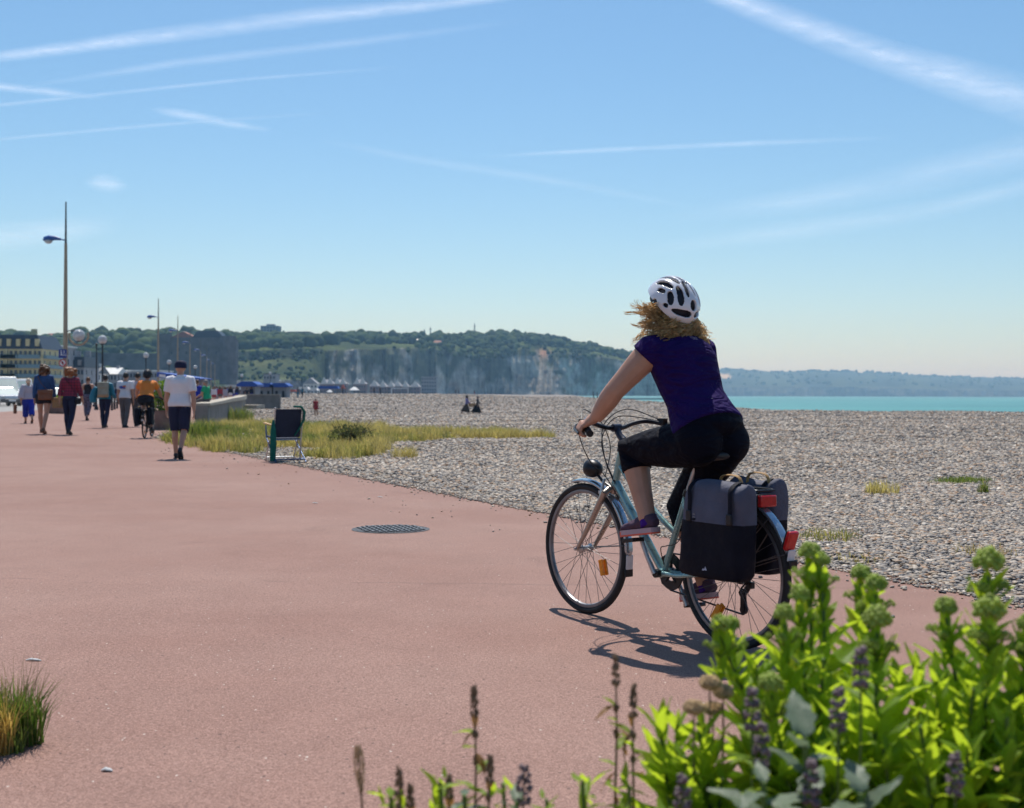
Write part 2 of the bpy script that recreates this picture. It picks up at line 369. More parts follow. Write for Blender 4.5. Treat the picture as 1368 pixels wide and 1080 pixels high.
# pebbles as real stones on the near part of the beach (far beyond counting)
def pebbles():
    # stone count per square metre thins with distance, stone size grows: seen this flat, every stone hides the gap behind it
    dd = np.geomspace(5.4, 520, 600); lo_ = XLB(dd)-.10; hi_ = np.minimum(.60*dd+2.0, CREST(dd)+2); wid = np.clip(hi_-lo_, 0, None)
    dens = 1750*np.minimum(1, (11.5/dd))**2.6; cnt = dens*wid; cdf = np.concatenate([[0], np.cumsum((cnt[1:]+cnt[:-1])/2*np.diff(dd))]); n = int(cdf[-1])
    d = np.interp(rng.random(n)*cdf[-1], cdf, dd); lo = XLB(d)-.10; hi = np.minimum(.60*d+2.0, CREST(d)+2); x = lo+rng.random(n)*(hi-lo)
    r = (.0095+.0165*rng.random(n)**2.0)*np.maximum(1, d/11.5)**.66; edge = x-XLB(d); r *= np.where(edge < .12, .65, 1)
    z = zbeach(x, d)+r*.15; z = np.where(x < XRP(np.clip(d, -15, 400)), np.maximum(z, .004+r*.3), z)
    ns = 2600; ds = 5.6+40*rng.random(ns)**1.6; xs = XRP(ds)-np.abs(rng.normal(size=ns))*.16-.02*rng.random(ns)-(rng.random(ns) < .06)*rng.random(ns)*1.5; rs = .006+.012*rng.random(ns)**2
    x = np.concatenate([x, xs]); d = np.concatenate([d, ds]); r = np.concatenate([r, rs]); z = np.concatenate([z, zprom(xs, ds)+rs*.4]); n = len(x)
    me = bpy.data.meshes.new('pebble_points'); me.vertices.add(n)
    me.vertices.foreach_set('co', np.stack([x, d, z], -1).astype(np.float32).ravel())
    for nm, arr in (('rot', np.stack([(rng.random(n)-.5)*.7, (rng.random(n)-.5)*.7, rng.random(n)*6.28], -1)),
                    ('scl', np.stack([r*(1+.4*rng.random(n)), r*(.7+.3*rng.random(n)), r*(.42+.3*rng.random(n))], -1))):
        a = me.attributes.new(nm, 'FLOAT_VECTOR', 'POINT'); a.data.foreach_set('vector', arr.astype(np.float32).ravel())
    a = me.attributes.new('pc', 'FLOAT', 'POINT'); a.data.foreach_set('value', rng.random(n).astype(np.float32))
    o = link('pebbles', me, M_PEB); tag(o, 'loose grey and tan pebbles covering the near beach', 'pebbles', kind='stuff')
    ng = bpy.data.node_groups.new('pebble_scatter', 'GeometryNodeTree')
    ng.interface.new_socket('Geometry', in_out='INPUT', socket_type='NodeSocketGeometry'); ng.interface.new_socket('Geometry', in_out='OUTPUT', socket_type='NodeSocketGeometry')
    gi = ng.nodes.new('NodeGroupInput'); go = ng.nodes.new('NodeGroupOutput'); iop = ng.nodes.new('GeometryNodeInstanceOnPoints')
    ico = ng.nodes.new('GeometryNodeMeshIcoSphere'); ico.inputs['Radius'].default_value = 1; ico.inputs['Subdivisions'].default_value = 2
    ss = ng.nodes.new('GeometryNodeSetShadeSmooth'); sm = ng.nodes.new('GeometryNodeSetMaterial'); sm.inputs['Material'].default_value = M_PEB
    na = []
    for nm in ('rot', 'scl'):
        q = ng.nodes.new('GeometryNodeInputNamedAttribute'); q.data_type = 'FLOAT_VECTOR'; q.inputs['Name'].default_value = nm; na.append(q)
    e2r = ng.nodes.new('FunctionNodeEulerToRotation'); L = ng.links.new
    L(ico.outputs['Mesh'], ss.inputs['Geometry']); L(ss.outputs[0], sm.inputs['Geometry']); L(gi.outputs[0], iop.inputs['Points']); L(sm.outputs[0], iop.inputs['Instance'])
    L(na[0].outputs['Attribute'], e2r.inputs[0]); L(e2r.outputs[0], iop.inputs['Rotation']); L(na[1].outputs['Attribute'], iop.inputs['Scale']); L(iop.outputs[0], go.inputs[0])
    md = o.modifiers.new('scatter', 'NODES'); md.node_group = ng
    print('pebbles', n)
pebbles()
# --- sea
def m_sea():
    m, t, out = nodes('sea_water'); p = N(t, 'BsdfPrincipled'); v = N(t, 'TexCoord').outputs['Object']
    mp = N(t, 'Mapping'); mp.inputs['Scale'].default_value = (.004, .012, 1); t.links.new(v, mp.inputs[0])
    f = noise_tex(t, mp.outputs[0], 1.0, 6, .6)
    c = ramp(t, f, [(.3, (.04, .17, .18)), (.55, (.07, .25, .25)), (.75, (.11, .34, .32))])
    t.links.new(c, p.inputs['Base Color']); p.inputs['Roughness'].default_value = .45; p.inputs['IOR'].default_value = 1.33; p.inputs['Specular IOR Level'].default_value = .25
    mp2 = N(t, 'Mapping'); mp2.inputs['Scale'].default_value = (.12, .35, 1); t.links.new(v, mp2.inputs[0])
    t.links.new(bump_n(t, noise_tex(t, mp2.outputs[0], 1, 6, .65), .8, .6), p.inputs['Normal'])
    t.links.new(p.outputs[0], out.inputs[0]); return m
g = G(); g.add([(-400, -3000, -6), (24000, -3000, -6), (24000, 24000, -6), (-6000, 24000, -6), (-6000, 1800, -6), (-400, 1500, -6)], [(0, 1, 2, 3, 4, 5)])
struct(tag(g.obj('sea', m_sea()), 'calm turquoise sea beyond the shingle crest', 'sea'))
# --- hills and chalk cliff
KEYS = [  # px : (y,d) foot,a,b,c,e,f,g,ridge
 (-420, [(528, 600), (523, 640), (508, 720), (502, 740), (484, 850), (470, 960), (460, 1040), (455, 1120)]),
 (0,    [(528, 620), (522, 660), (506, 740), (500, 760), (482, 860), (468, 980), (458, 1060), (454, 1140)]),
 (60,   [(528, 620), (522, 660), (506, 740), (500, 760), (482, 860), (470, 980), (461, 1060), (456, 1140)]),
 (150,  [(528, 640), (521, 680), (502, 780), (496, 790), (478, 880), (464, 990), (455, 1060), (450, 1140)]),
 (215,  [(528, 680), (521, 720), (503, 800), (498, 810), (474, 900), (460, 1010), (453, 1080), (447, 1150)]),
 (300,  [(528, 900), (508, 935), (505, 950), (494, 985), (480, 1028), (467, 1036), (460, 1110), (453, 1260)]),
 (410,  [(528, 960), (508, 965), (505, 980), (494, 1005), (479, 1040), (467, 1048), (460, 1120), (453, 1300)]),
 (436,  [(529, 1080), (515, 1084), (500, 1088), (485, 1092), (469, 1097), (464, 1115), (458, 1180), (453, 1340)]),
 (560,  [(529, 1260), (515, 1264), (500, 1268), (484, 1272), (466, 1278), (462, 1300), (457, 1370), (451, 1500)]),
 (610,  [(529, 1320), (515, 1324), (500, 1328), (486, 1333), (470, 1340), (463, 1365), (457, 1430), (449, 1560)]),
 (650,  [(529, 1370), (516, 1373), (502, 1376), (490, 1380), (479, 1385), (465, 1425), (456, 1490), (449, 1600)]),
 (700,  [(529, 1430), (515, 1435), (500, 1441), (484, 1447), (466, 1455), (459, 1490), (454, 1540), (449, 1640)]),
 (720,  [(529, 1450), (516, 1465), (502, 1483), (488, 1502), (474, 1522), (463, 1545), (457, 1590), (451, 1670)]),
 (745,  [(529, 1490), (515, 1498), (501, 1506), (487, 1514), (472, 1524), (466, 1550), (461, 1600), (456, 1690)]),
 (790,  [(529, 1560), (515, 1565), (501, 1571), (488, 1577), (476, 1583), (471, 1600), (468, 1650), (465, 1720)]),
 (835,  [(529, 1640), (516, 1645), (504, 1650), (493, 1655), (483, 1660), (480, 1680), (477, 1720), (474, 1780)]),
 (885,  [(529, 1740), (521, 1744), (513, 1748), (507, 1752), (502, 1756), (500, 1780), (498, 1810), (496, 1860)]),
 (915,  [(530, 1820), (526, 1824), (523, 1828), (520, 1832), (517, 1836), (516, 1850), (515, 1870), (514, 1910)]),
 (935,  [(533, 1880), (533, 1884), (533, 1888), (533, 1892), (533, 1896), (533, 1910), (533, 1930), (533, 1960)])]
def terrain(name, keys, step, sub, cliff_amp, colf, extra_back, m, nscale=1.0, topn=1.0):
    kx = np.array([k[0] for k in keys], float); KY = np.array([[q[0] for q in k[1]] for k in keys], float); KD = np.array([[q[1] for q in k[1]] for k in keys], float)
    xs = np.arange(kx[0], kx[-1]+step, step); nk = KY.shape[1]
    ky = np.stack([np.interp(xs, kx, KY[:, j]) for j in range(nk)], 1); kd = np.stack([np.interp(xs, kx, KD[:, j]) for j in range(nk)], 1)
    tt = np.linspace(0, nk-1, (nk-1)*sub+1); Y = np.stack([np.interp(tt, np.arange(nk), ky[i]) for i in range(len(xs))]); D = np.stack([np.interp(tt, np.arange(nk), kd[i]) for i in range(len(xs))])
    XX = np.repeat(xs[:, None], len(tt), 1); TT = np.repeat(tt[None, :], len(xs), 0)
    hz = HY+(XX-684)*math.tan(ROLL)
    Z = CAMH-(Y-hz)/FPX*D; X = (XX-684)/FPX*D
    A = cliff_amp(XX, TT)
    but = 1-2*np.abs(vnoise(XX*.045*nscale+Z*.006, Z*.004, 1, 11, 3)); fine = 1-2*np.abs(vnoise(XX*.17*nscale, Z*.012, 1, 5, 3))
    D = D-A*(22*(1-2*np.abs(vnoise(XX*.016*nscale+Z*.004, Z*.003, 1, 14, 2)))+13*but+5*fine+4*vnoise(XX*.1, Z*.12, 1, 8, 3))
    Z = Z+(1-A)*topn*(2.0*vnoise(X*.02, D*.02, 1, 2, 4))*np.clip(TT/1.0, 0, 1)
    # back slope
    bD = D[:, -1:]+extra_back; bZ = Z[:, -1:]*.8; X = np.concatenate([X, X[:, -1:]*bD/D[:, -1:]], 1); D = np.concatenate([D, bD], 1); Z = np.concatenate([Z, bZ], 1)
    nc = X.shape[1]; V = np.stack([X, D, Z], -1)
    fx = np.gradient(V, axis=0); ft = np.gradient(V, axis=1); nn = np.cross(fx, ft); nn /= np.linalg.norm(nn, axis=2, keepdims=True)+1e-9
    steep = 1-np.abs(nn[..., 2])
    XXp = np.concatenate([XX, XX[:, -1:]], 1); TTp = np.concatenate([TT, TT[:, -1:]+.2], 1)
    col = colf(XXp, TTp, X, D, Z, steep)
    i = (np.arange(len(xs)-1)[:, None]*nc+np.arange(nc-1)[None, :]).ravel()
    o = link(name, npmesh(name, V.reshape(-1, 3), np.stack([i, i+nc, i+nc+1, i+1], -1), col.reshape(-1, 3), True), m)
    return o, (xs, tt, V)
def m_terrain():
    m, t, out = nodes('hillside'); p = N(t, 'BsdfPrincipled'); a = N(t, 'Attribute', attribute_name='col'); v = N(t, 'TexCoord').outputs['Object']
    f = noise_tex(t, v, .12, 6, .7); c = mixc(t, a.outputs['Color'], ramp(t, f, [(.3, g3(.65)), (.7, g3(1.3))]), .9, 'MULTIPLY')
    mp = N(t, 'Mapping'); mp.inputs['Scale'].default_value = (.42, .42, .085); t.links.new(v, mp.inputs[0]); c = mixc(t, c, ramp(t, noise_tex(t, mp.outputs[0], 1, 6, .75), [(.36, g3(.45)), (.5, g3(.95)), (.64, g3(1.45))]), .85, 'MULTIPLY')
    t.links.new(c, p.inputs['Base Color']); p.inputs['Roughness'].default_value = .95; p.inputs['Specular IOR Level'].default_value = .1
    t.links.new(bump_n(t, noise_tex(t, mp.outputs[0], 1, 5, .7), .9, 4.0), p.inputs['Normal']); t.links.new(p.outputs[0], out.inputs[0]); return m
M_TERR = m_terrain()
def lerp3(a, b, f): return np.asarray(a)*(1-f[..., None])+np.asarray(b)*f[..., None]
def col_cliff(XX, TT, X, D, Z, st):
    n1 = vnoise(X*.03, D*.03+Z*.05, 1, 21, 4); n2 = vnoise(XX*.22, Z*.012, 1, 22, 3); n3 = vnoise(X*.006, D*.006, 1, 23, 3)
    grass = lerp3((.055, .085, .025), (.16, .20, .05), np.clip(.5+.9*n1+.5*n3, 0, 1))
    scrub = lerp3((.03, .05, .018), (.06, .085, .03), np.clip(.5+n1, 0, 1))
    chalk = lerp3((.22, .20, .175), (.62, .60, .54), np.clip(.45+.5*n2+.5*n1+.6*vnoise(XX*.05, Z*.02, 1, 29, 3)+.35*vnoise(XX*.03, Z*.45, 1, 33, 3), 0, 1))
    chalk = lerp3(chalk, (.24, .15, .09), np.clip(1.6*vnoise(XX*.06, Z*.05, 1, 25, 3)-.55, 0, .7))
    veg = lerp3(scrub, grass, np.clip(.55+.9*n3+.35*n1, 0, 1))
    cl = sstep(430, 446, XX)*(1-sstep(3.9, 4.5, TT+.7*n1))
    ivy = np.clip(3.2*(vnoise(XX*.075, Z*.055, 1, 27, 5)+.02+.26*(TT-2.6)+.20*(1-sstep(560, 650, XX))+.25*np.exp(-((XX-680)/9)**2)+.3*np.exp(-((XX-755)/16)**2)), 0, 1)
    face = lerp3(chalk, scrub, ivy*.85)
    c = lerp3(veg, face, cl)
    wall = (1-sstep(300, 310, XX))*0+sstep(296, 308, XX)*(1-sstep(425, 436, XX))
    lower = wall*(1-sstep(.9, 1.1, TT)); c = lerp3(c, (.13, .13, .14), lower)
    dark = wall*sstep(3.95, 4.05, TT)*(1-sstep(4.9, 5.1, TT)); c = lerp3(c, (.05, .065, .04), dark*.9)
    lawn = wall*sstep(1.05, 1.2, TT)*(1-sstep(3.8, 4.0, TT)); c = lerp3(c, lerp3((.055, .080, .030), (.145, .165, .060), np.clip(.5+1.3*n1, 0, 1)), lawn)
    scar = np.exp(-((XX-727)/7)**2)*np.exp(-((TT-4.2)/.5)**2); c = lerp3(c, (.42, .22, .13), np.clip(scar*1.2, 0, .85))
    return c
def amp_cliff(XX, TT): return sstep(428, 450, XX)*(1-sstep(900, 930, XX))*np.clip(1.15-.22*np.clip(TT-2.8, 0, 9), 0, 1)*np.clip(1-.9*np.clip(TT-4, 0, 1), 0, 1)
hill, HILL = terrain('cliff_headland', KEYS, 1.0, 7, amp_cliff, col_cliff, 500, M_TERR)
struct(tag(hill, 'green headland ending in pale chalk cliffs above the beach', 'headland'))
def far_keys():
    out = []
    for px, y in ((700, 500), (840, 492), (945, 491.5), (1000, 495), (1060, 496), (1120, 496), (1190, 498), (1240, 502), (1368, 506), (1600, 511), (2000, 517), (2400, 522)):
        d = 5000+.9*(px-900); b = 529+(px-900)*.0035*0
        hh = b-y
        out.append((px, [(b+1, d), (b-hh*.18, d+15), (b-hh*.36, d+30), (b-hh*.5, d+120), (b-hh*.62, d+350), (b-hh*.78, d+700), (b-hh*.9, d+1000), (y+1.5, d+1300)]))
    return out
def col_far(XX, TT, X, D, Z, st):
    n1 = vnoise(XX*.03, TT*.8, 1, 31, 4); n2 = vnoise(XX*.3, TT*.4, 1, 32, 3)
    veg = lerp3((.015, .028, .016), (.045, .065, .028), np.clip(.35+1.3*n1, 0, 1))
    chalk = lerp3((.05, .055, .045), (.22, .21, .19), np.clip(.4+.9*n2, 0, 1))
    c = lerp3(veg, chalk, (1-sstep(1.4, 2.6, TT+.8*n2))*np.clip(.5+n1, .2, .8))
    f = sstep(938, 944, XX)*(1-sstep(976, 984, XX+6*(TT-4)))*sstep(4.05, 4.2, TT)*(1-sstep(5.1, 5.3, TT)); c = lerp3(c, (.55, .42, .27), f)
    return c
far, FAR = terrain('far_coast', far_keys(), 1.5, 5, lambda X, T: 1.5*(1-sstep(1.5, 3, T)), col_far, 900, M_TERR, 1.3, 5.0)
struct(tag(far, 'distant hazy blue coast across the turquoise sea', 'coast'))
# --- woods on the ridge: one far mass of crowns
def woods(name, H, picks, label, rmin, rmax, colA, colB):
    xs, tt, V = H; iv, ifc = ICO[2]; base = np.array([tuple(q) for q in iv]); fcs = np.array(ifc)
    VV = []; FF = []; CC = []; off = 0
    for (px, t, k) in picks:
        i = int(np.clip(np.interp(px, xs, np.arange(len(xs))), 0, len(xs)-1)); j = int(np.clip(np.interp(t, tt, np.arange(len(tt))), 0, V.shape[1]-2))
        p = V[i, j].copy(); r = (rmin+(rmax-rmin)*random.random()**1.6)*k
        sh = base*np.array([r*random.uniform(.9, 1.35), r*random.uniform(.9, 1.35), r*random.uniform(.75, 1.15)])
        s = random.randrange(999); sh = sh*(1+.34*vnoise(base[:, 0]*2.2+s, base[:, 1]*2.2+base[:, 2]*3.1, 1.0, 4, 2))[:, None]
        p += np.array([random.uniform(-1, 1)*r, random.uniform(-2, 2)*r, r*.55]); VV.append(sh+p); FF.append(fcs+off); off += len(base)
        f = random.random(); c = np.array(colA)*(1-f)+np.array(colB)*f; CC.append(np.repeat(c[None], len(base), 0))
    o = link(name, npmesh(name, np.concatenate(VV), np.concatenate(FF), np.concatenate(CC), False), mat_attr('far_leaves', .15, .9, .1))
    return tag(o, label, 'woods', kind='stuff')
pk = []
for _ in range(2600):
    px = random.uniform(-300, 880); rr = random.random()
    if px < 300:
        t = 7-5.2*rr**1.25; k = random.uniform(.6, 1.15)
        if 50 < px < 112 and t > 6: k = .8
    else:
        t = 7-1.6*rr**1.5; k = .9 if px < 620 else .8
        if 436 < px < 620 and random.random() < (.85 if t < 5.8 else .55): continue
    pk.append((px, t, k))
for _ in range(420):   # scrub running down the cliff between the chalk faces
    px = random.choice([random.gauss(600, 22), random.gauss(680, 14), random.gauss(765, 26), random.gauss(655, 10)]); pk.append((px, random.uniform(3.6, 6.6), .5))
for _ in range(130): pk.append((random.uniform(312, 430), random.choice([random.uniform(3.9, 5.0), random.uniform(1.1, 3.9)]), .35))
woods('hillside_woods', HILL, pk, 'dark green woods covering the headland and hilltop', 3.0, 7.0, (.022, .042, .016), (.075, .115, .035))
woods('far_coast_woods', FAR, [(random.uniform(850, 1900), random.choice([7, 7, random.uniform(2.6, 7)]), 1) for _ in range(1300)], 'dark distant woods along the far coast ridge', 4, 9, (.02, .04, .018), (.05, .08, .03))
# ================================================================ CONTRAILS AND CLOUDS (9 km up)
ALT = 9000.0
def sky_pt(px, py):
    q = P(px, py, 1.0)-Vector((0, 0, CAMH)); return q*(ALT/max(q.z, .01))+Vector((0, 0, CAMH))
def m_contrail(name, a, tear):
    m, t, out = nodes(name); v = N(t, 'TexCoord').outputs['Object']
    ac = N(t, 'Attribute', attribute_name='across'); en = N(t, 'Attribute', attribute_name='fade')
    n1 = noise_tex(t, v, .0011, 6, .62, .3); n2 = noise_tex(t, v, .00022, 3, .5)
    edge = math_n(t, 'SUBTRACT', 1.0, math_n(t, 'ABSOLUTE', ac.outputs['Fac'])); edge = math_n(t, 'POWER', edge, 1.1)
    tex = math_n(t, 'ADD', math_n(t, 'MULTIPLY', ramp(t, n1, [(.5-tear, g3(0)), (.5+tear, g3(1))]), .75), .25)
    tex = math_n(t, 'MULTIPLY', tex, ramp(t, n2, [(.25, g3(.45)), (.6, g3(1))]))
    al = math_n(t, 'MULTIPLY', math_n(t, 'MULTIPLY', edge, tex), math_n(t, 'MULTIPLY', en.outputs['Fac'], a*.82), True)
    tr = N(t, 'BsdfTransparent'); ts = N(t, 'BsdfTranslucent'); ts.inputs[0].default_value = (.75, .78, .84, 1); mx = N(t, 'MixShader')
    t.links.new(al, mx.inputs[0]); t.links.new(tr.outputs[0], mx.inputs[1]); t.links.new(ts.outputs[0], mx.inputs[2]); t.links.new(mx.outputs[0], out.inputs[0]); return m
def contrail(label, pts, alpha, tear=.22, name='contrail', cat='contrail', fade=(.0, .0), rows=9):
    px = np.array(pts, float); s = np.concatenate([[0], np.cumsum(np.hypot(np.diff(px[:, 0]), np.diff(px[:, 1])))]); n = max(12, int(s[-1]/10))
    u = np.linspace(0, s[-1], n); x = np.interp(u, s, px[:, 0]); y = np.interp(u, s, px[:, 1]); hw = np.interp(u, s, px[:, 2])
    for _ in range(3): x[1:-1] = (x[:-2]+2*x[1:-1]+x[2:])/4; y[1:-1] = (y[:-2]+2*y[1:-1]+y[2:])/4
    V = []; A = []; Fd = []
    for i in range(n):
        t = np.array([x[min(i+1, n-1)]-x[max(i-1, 0)], y[min(i+1, n-1)]-y[max(i-1, 0)]]); t /= np.hypot(*t); nx, ny = -t[1], t[0]; f = i/(n-1)
        fd = 1.0
        if fade[0]: fd *= min(1, f/fade[0])
        if fade[1]: fd *= min(1, (1-f)/fade[1])
        for k in range(rows):
            q = -1+2*k/(rows-1); V.append(tuple(sky_pt(x[i]+nx*q*hw[i], y[i]+ny*q*hw[i]))); A.append(q); Fd.append(fd)
    i = (np.arange(n-1)[:, None]*rows+np.arange(rows-1)[None, :]).ravel()
    me = npmesh(name, np.array(V), np.stack([i, i+1, i+rows+1, i+rows], -1), None, True)
    for nm, arr in (('across', A), ('fade', Fd)):
        a = me.attributes.new(nm, 'FLOAT', 'POINT'); a.data.foreach_set('value', np.array(arr, np.float32))
    o = link(name, me, m_contrail('trail_%s' % label[:12], alpha, tear)); o.visible_shadow = True
    return tag(o, label, cat)
contrail('broad bright vapour trail rising from the upper left sky to the top edge', [(-120, 92, 8), (0, 76, 9), (180, 52, 13), (420, 22, 15), (640, 0, 9), (800, -25, 8)], .62, .25, fade=(0, .15))
contrail('long faint vapour trail just below the broad bright one', [(20, 118, 4), (240, 84, 8), (480, 56, 8), (720, 25, 5)], .26, .3, fade=(.2, .4))
contrail('thin straight vapour trail crossing the short wisp at the left edge', [(-60, 147, 4), (120, 128, 3.5), (330, 106, 3.5), (560, 88, 3)], .30, .3, fade=(0, .4))
contrail('short pale wisp of vapour at the left edge of the sky', [(-80, 108, 5), (0, 116, 7), (70, 123, 7), (140, 132, 4)], .5, .25, fade=(0, .3))
contrail('short bright torn wisp of vapour left of centre in the sky', [(200, 146, 5), (250, 154, 9), (310, 166, 7), (366, 175, 4)], .48, .22, fade=(.2, .3))
contrail('lowest thin vapour trail on the left running through the torn wisp', [(-40, 190, 3), (200, 168, 3.5), (450, 150, 3)], .24, .3, fade=(0, .4))
contrail('wide diffuse vapour trail falling across the upper right sky', [(880, -40, 14), (1000, 8, 20), (1090, 42, 24), (1190, 78, 26), (1300, 112, 34), (1450, 160, 40)], .60, .3, rows=13)
contrail('thin horizontal vapour trail in the middle right of the sky', [(640, 210, 3), (800, 201, 4.5), (1000, 192, 5), (1200, 184, 4)], .34, .3, fade=(.2, .35))
contrail('very faint vapour trail sloping down through the middle of the sky', [(420, 186, 6), (560, 214, 8), (760, 245, 8), (960, 285, 6)], .16, .3, fade=(.2, .4))
contrail('broad faint cloud band rising toward the right edge of the sky', [(880, 292, 10), (1080, 268, 22), (1230, 236, 28), (1460, 180, 30)], .26, .35, 'cloud_band', 'cloud', fade=(.3, 0), rows=13)
contrail('lower of two faint cloud bands near the right edge of the sky', [(820, 340, 8), (1050, 310, 18), (1250, 280, 16), (1460, 225, 14)], .22, .35, 'cloud_band', 'cloud', fade=(.3, 0), rows=13)
contrail('small round white cloud puff above the tallest lamp post', [(112, 243, 4), (128, 244, 13), (143, 246, 15), (158, 248, 12), (172, 250, 4)], .42, .2, 'cloud', 'cloud', fade=(.35, .35), rows=13)
contrail('faint low white cloud bank behind the tallest lamp post', [(-120, 325, 20), (0, 318, 24), (90, 308, 22), (165, 300, 14)], .38, .3, 'cloud', 'cloud', fade=(0, .3), rows=13)
# ================================================================ SEA WALL
M_CONC = mat('concrete', (.24, .22, .20), .9, var=.28, ns=1.6, bump=.5, bs=14, bd=.02); M_COPE = mat('coping', (.42, .37, .30), .88, var=.2, ns=2, bump=.4, bs=20)
sw = thing('sea_wall', 'long low concrete sea wall with pale coping beside the beach', 'sea wall', (-11.6, 46, 0))
def wallrun(pts, z0, z1, th, root, name, m):
    g = G(); off = root.location
    P2 = [Vector((p[0]-off[0], p[1]-off[1], 0)) for p in pts]
    vs = []; fs = []
    for i, p in enumerate(P2):
        t = (P2[min(i+1, len(P2)-1)]-P2[max(i-1, 0)]).normalized(); n = Vector((t.y, -t.x, 0))
        h = z1+.004*p.y
        for s, z in ((-1, z0), (-1, h), (1, h), (1, z0)): vs.append(p+n*s*th/2+Vector((0, 0, z)))
    for i in range(len(P2)-1):
        for k in range(4): fs.append((i*4+k, i*4+(k+1) % 4, i*4+4+(k+1) % 4, i*4+4+k))
    fs += [(0, 1, 2, 3), tuple(range(len(vs)-1, len(vs)-5, -1))]
    g.add(vs, fs); return g.obj(name, m, root, smooth=False)
wp = [(-11.4, 46), (-13.2, 56), (-15.2, 66.5), (-17.2, 78), (-19.3, 89), (-21.2, 98.6)]
wallrun(wp, -.5, .70, .45, sw, 'wall', M_CONC)
g = G(); cp = thing
o = wallrun(wp, .702, .79, .62, sw, 'coping', M_COPE)
lw = thing('low_wall', 'short low dark wall end jutting onto the shingle', 'wall', (-21.6, 101, 0)); g = G(); g.box((1.3, 0, .45), (3.2, .5, 1.1)); g.obj('wall', M_CONC, lw); g = G(); g.box((1.3, 0, 1.04), (3.3, .6, .07)); g.obj('coping', M_COPE, lw)
pl = GP(334, 541, .3); g = G(); g.box((0, 0, .06), (1.6, 3.0, .24)); tag(g.obj('stone_slab', M_COPE), 'pale flat slab lying on shingle at the wall end', 'slab').location = (pl.x, pl.y, .12)
# ================================================================ LAMP POSTS
M_POST = mat('post_tan', (.36, .285, .20), .5, var=.12, ns=3); M_TIP = mat('post_grey', (.12, .11, .11), .4, .5); M_BLUE = mat('lamp_blue', (.010, .085, .33), .5, var=.1)
M_GLOBE = mat('globe_white', (.60, .62, .64), .12, var=.25, ns=5, transl=.3, spec=.6); M_BLK = mat('black_iron', (.025, .025, .03), .45, .3)
def tall_post(d, X, h, label):
    z0 = float(zprom(X, d)) if d < 140 else .1
    r = thing('lamp_post', label, 'lamp post', (X, d, z0), 0, 'tall lamp posts along the promenade')
    G().tube([(0, 0, 0), (0, 0, h*.45), (0, 0, h*.80)], [.15, .12, .085], 12).obj('pole', M_POST, r)
    G().tube([(0, 0, h*.80), (0, 0, h)], [.07, .04], 8).obj('mast_tip', M_TIP, r)
    G().tube([(0, 0, h*.815), (-.35, 0, h*.82)], .04, 8).obj('arm', M_BLUE, r)
    hd = G(); hd.tube([(-.3, 0, h*.82), (-.55, 0, h*.825), (-.95, 0, h*.825), (-1.2, 0, h*.82), (-1.3, 0, h*.815)], [(.10, .07), (.15, .12), (.24, .17), (.2, .14), (.05, .05)], 10, lat=(0, 1, 0)); lh = hd.obj('lamp_head', M_BLUE, r)
    G().ball((-1.0, 0, h*.82-.1), (.24, .2, .17), 2).obj('diffuser', M_GLOBE, lh)
    G().lathe([(.26, 0), (.26, .35), (.17, .5)], seg=12).obj('base', M_POST, r)
    return r
ORD = ['tallest', 'second', 'third', 'fourth', 'fifth', 'sixth', 'seventh', 'eighth']
LP = [(72, -25.7), (145, -41), (177, -47.3), (209, -53.8), (245, -61), (280, -68.3), (320, -77), (360, -85.5)]
